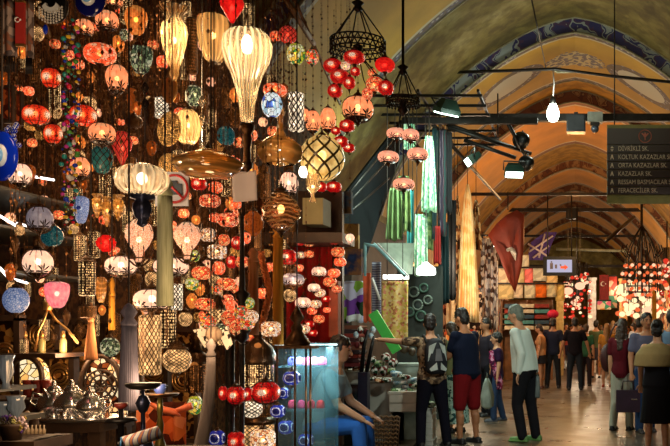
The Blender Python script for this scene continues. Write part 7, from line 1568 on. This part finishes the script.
# ------------------------------------------------------------- lights: bulbs of modelled lamps plus added fill without fixtures
def pt(loc, e_, col, r=.08):
    l = bpy.data.lights.new('lamp_and_fill_light', 'POINT'); l.energy = e_; l.color = col; l.shadow_soft_size = r; o = bpy.data.objects.new('lamp_and_fill_light', l); C.objects.link(o); o.location = loc; return o
W1 = (1, .62, .32); W2 = (1, .78, .52)
pt(P(553, 112, 15.9), 42, (.88, 1, .85), .12)
for (px, py, lat, en) in ((60, 60, 1.7, 4), (150, 100, 2.5, 5), (60, 220, 2.5, 5), (110, 330, 2.4, 6), (190, 220, 2.7, 5), (247, 110, 2.7, 5), (215, 380, 2.6, 5), (300, 200, 2.6, 6), (70, 350, 2.6, 7), (300, 300, 2.4, 7), (150, 385, 1.85, 5), (80, 395, 1.8, 4), (215, 330, 1.9, 4), (265, 250, 2.7, 7), (180, 30, 2.7, 5)):  # added warm points among the stall lamps, standing for their joint glow
    pt(P(px, py, YL(px, lat)), en, W1, .1)
def spot(loc, to, en, col, deg, r=.15):  # added spots outside the view, brightening people and vault; no lamp hangs there
    l = bpy.data.lights.new('lamp_and_fill_light', 'SPOT'); l.energy = en; l.color = col; l.shadow_soft_size = r; l.spot_size = math.radians(deg); l.spot_blend = .6
    o = bpy.data.objects.new('lamp_and_fill_light', l); C.objects.link(o); o.location = loc; o.rotation_euler = (Vector(to) - Vector(loc)).to_track_quat('-Z', 'Y').to_euler()
spot((1.2, 7.0, 4.6), (-1.2, 12.2, 1.0), 420, (.86, 1, .88), 48)
spot((1.8, 8.5, 4.6), (1.0, 13.5, 1.1), 160, (1, .92, .75), 40)
spot((.5, 9.5, 5.2), (-.5, 16.5, 6.8), 60, (.95, 1, .7), 110)
pt(P(70, 130, YL(70, 1.55)), 2.6, (1, .85, .7), .08); pt(P(80, 350, YL(80, 1.6)), 3.4, W2, .08); pt(P(200, 300, YL(200, 1.7)), 3.0, W1, .08); pt(P(345, 385, 6.6), 9, (.95, 1, .95), .08)  # added bare fill for the beads, tea table, tassels and seller
for p_, en in GL: pt(p_, en, (1, .8, .55), .02)
for (x, y, z, en, col) in ((-2.6, 24, 3.0, 110, W2), (0, 22.5, 4.2, 170, (1, .5, .16)), (0, 27.5, 4.2, 70, (1, .55, .2)), (.6, 16.5, 2.6, 50, (1, .6, .25)), (-1, 31, 4.0, 30, W1), (2.4, 27, 3.2, 110, W2), (1, 38, 2.3, 60, W2), (-2, 42, 2.4, 60, W2), (0, 45, 2.3, 60, W2), (1.5, 32, 2.9, 130, W2), (.5, 29.5, 2.7, 70, W2), (-2.4, 19.5, 2.6, 70, W2), (0, 48, 3.0, 50, W2),
                         (-2.1, 13.3, 2.5, 34, (.85, 1, .85)), (-1.9, 15.4, 2.6, 36, W2), (-1.75, 11.0, 2.2, 14, (.9, 1, .88)), (-2.6, 13.0, 3.9, 14, (.85, 1, .85)), (-1.5, 13.2, 4.4, 16, (.8, 1, .85)), (-2.4, 11.0, 2.5, 6, W1)):
    pt((x, y, z), en, col, .15)  # glow of the lit stalls together with added fill for crowd and goods
w = bpy.data.worlds.new('World'); bpy.context.scene.world = w; w.use_nodes = True; bg_ = w.node_tree.nodes['Background']; bg_.inputs[0].default_value = (.02, .015, .01, 1); bg_.inputs[1].default_value = 1
cam = bpy.data.cameras.new('Camera'); co_ = bpy.data.objects.new('Camera', cam); C.objects.link(co_); co_.location = (0, 0, EYE); co_.rotation_euler = (PI / 2, 0, 0)
cam.sensor_width = 36; cam.lens = 36 * F / 670; cam.shift_x = -(VX - 335) / 670; cam.shift_y = (HY - 223) / 670; cam.clip_start = .05; cam.clip_end = 200
bpy.context.scene.camera = co_
vs = bpy.context.scene.view_settings; vs.view_transform = 'Standard'; vs.look = 'None'; vs.gamma = 1; vs.exposure = EXPO; vs.use_curve_mapping = False

# ------------------------------------------------------------- labels of the hanging lamps
marks = [(247, 75, 25, 'huge balloon lamp'), (142, 180, 27, 'clear melon lamp'), (322, 158, 23, 'golden lattice ball'), (208, 163, 37, 'wide amber saucer'), (280, 138, 23, 'amber onion lamp'), (165, 250, 8, 'grey green tassel'), (129, 368, 10, 'lilac grey tassel'),
         (70, 100, 5, 'bead strands'), (174, 44, 15, 'tall glass vase lamp'), (172, 189, 16, 'no-photography sign'), (244, 187, 12, 'blank white paper'), (38, 263, 16, 'large white globe'), (57, 295, 12, 'pink ribbed lamp'), (232, 10, 12, 'glossy red teardrop lamp'), (213, 38, 15, 'fluted orange lamp'),
         (87, 278, 10, 'tall pierced lantern'), (242, 316, 20, 'flower chandelier'), (278, 290, 5, 'gold tassel'), (90, 4, 16, 'navy evil-eye disc'), (266, 392, 14, 'big red oblate lamp'), (211, 400, 6, 'pale grey tassel'), (310, 290, 20, 'red cloth centre'), (40, 219, 14, 'lilac grey globe'), (36, 115, 14, 'leftmost orange lamp'), (122, 150, 11, 'red lattice lamp'), (136, 21, 12, 'amber egg lamp'), (258, 345, 17, 'bronze dome lantern'), (177, 360, 15, 'round lattice lantern'), (188, 127, 12, 'honey glass globe')]
ordn = ['topmost', 'second', 'third', 'fourth', 'fifth', 'sixth', 'seventh', 'eighth']
seen = {}
for d in LAMPS:
    if d['label']: lab = d['label']
    elif not d['rel']: lab = d['desc']
    else:
        best = min((m for m in marks if math.hypot(m[0] - d['px'], m[1] - d['py']) > 6), key=lambda m: math.hypot(m[0] - d['px'], m[1] - d['py']))
        dx, dy = d['px'] - best[0], d['py'] - best[1]; v = 'above' if dy < 0 else 'below'; h_ = 'left' if dx < 0 else 'right'
        if abs(dx) > 2.2 * abs(dy): r_ = '%s of the' % h_
        elif abs(dy) > 2.2 * abs(dx): r_ = '%s the' % v
        else: r_ = '%s and %s of the' % (v, h_)
        lab = '%s %s %s' % (d['desc'], r_, best[3])
    seen.setdefault(lab, []).append(d)
for lab, ds in seen.items():
    ds.sort(key=lambda d: d['py'])
    for i, d in enumerate(ds):
        l2 = lab if len(ds) == 1 else lab + ', %s one' % (ordn[min(i, 7)] if len(ds) > 2 else ('higher' if i == 0 else 'lower'))
        for w_ in (' mosaic', ' glass', ' small', ' hanging', ' large', ' painted', ' clear', ' dark', ' inside', ' bright'):
            if len(l2.split()) > 16: l2 = l2.replace(w_, '', 1)
        tag(d['o'], l2, d['cat'], d['group'])
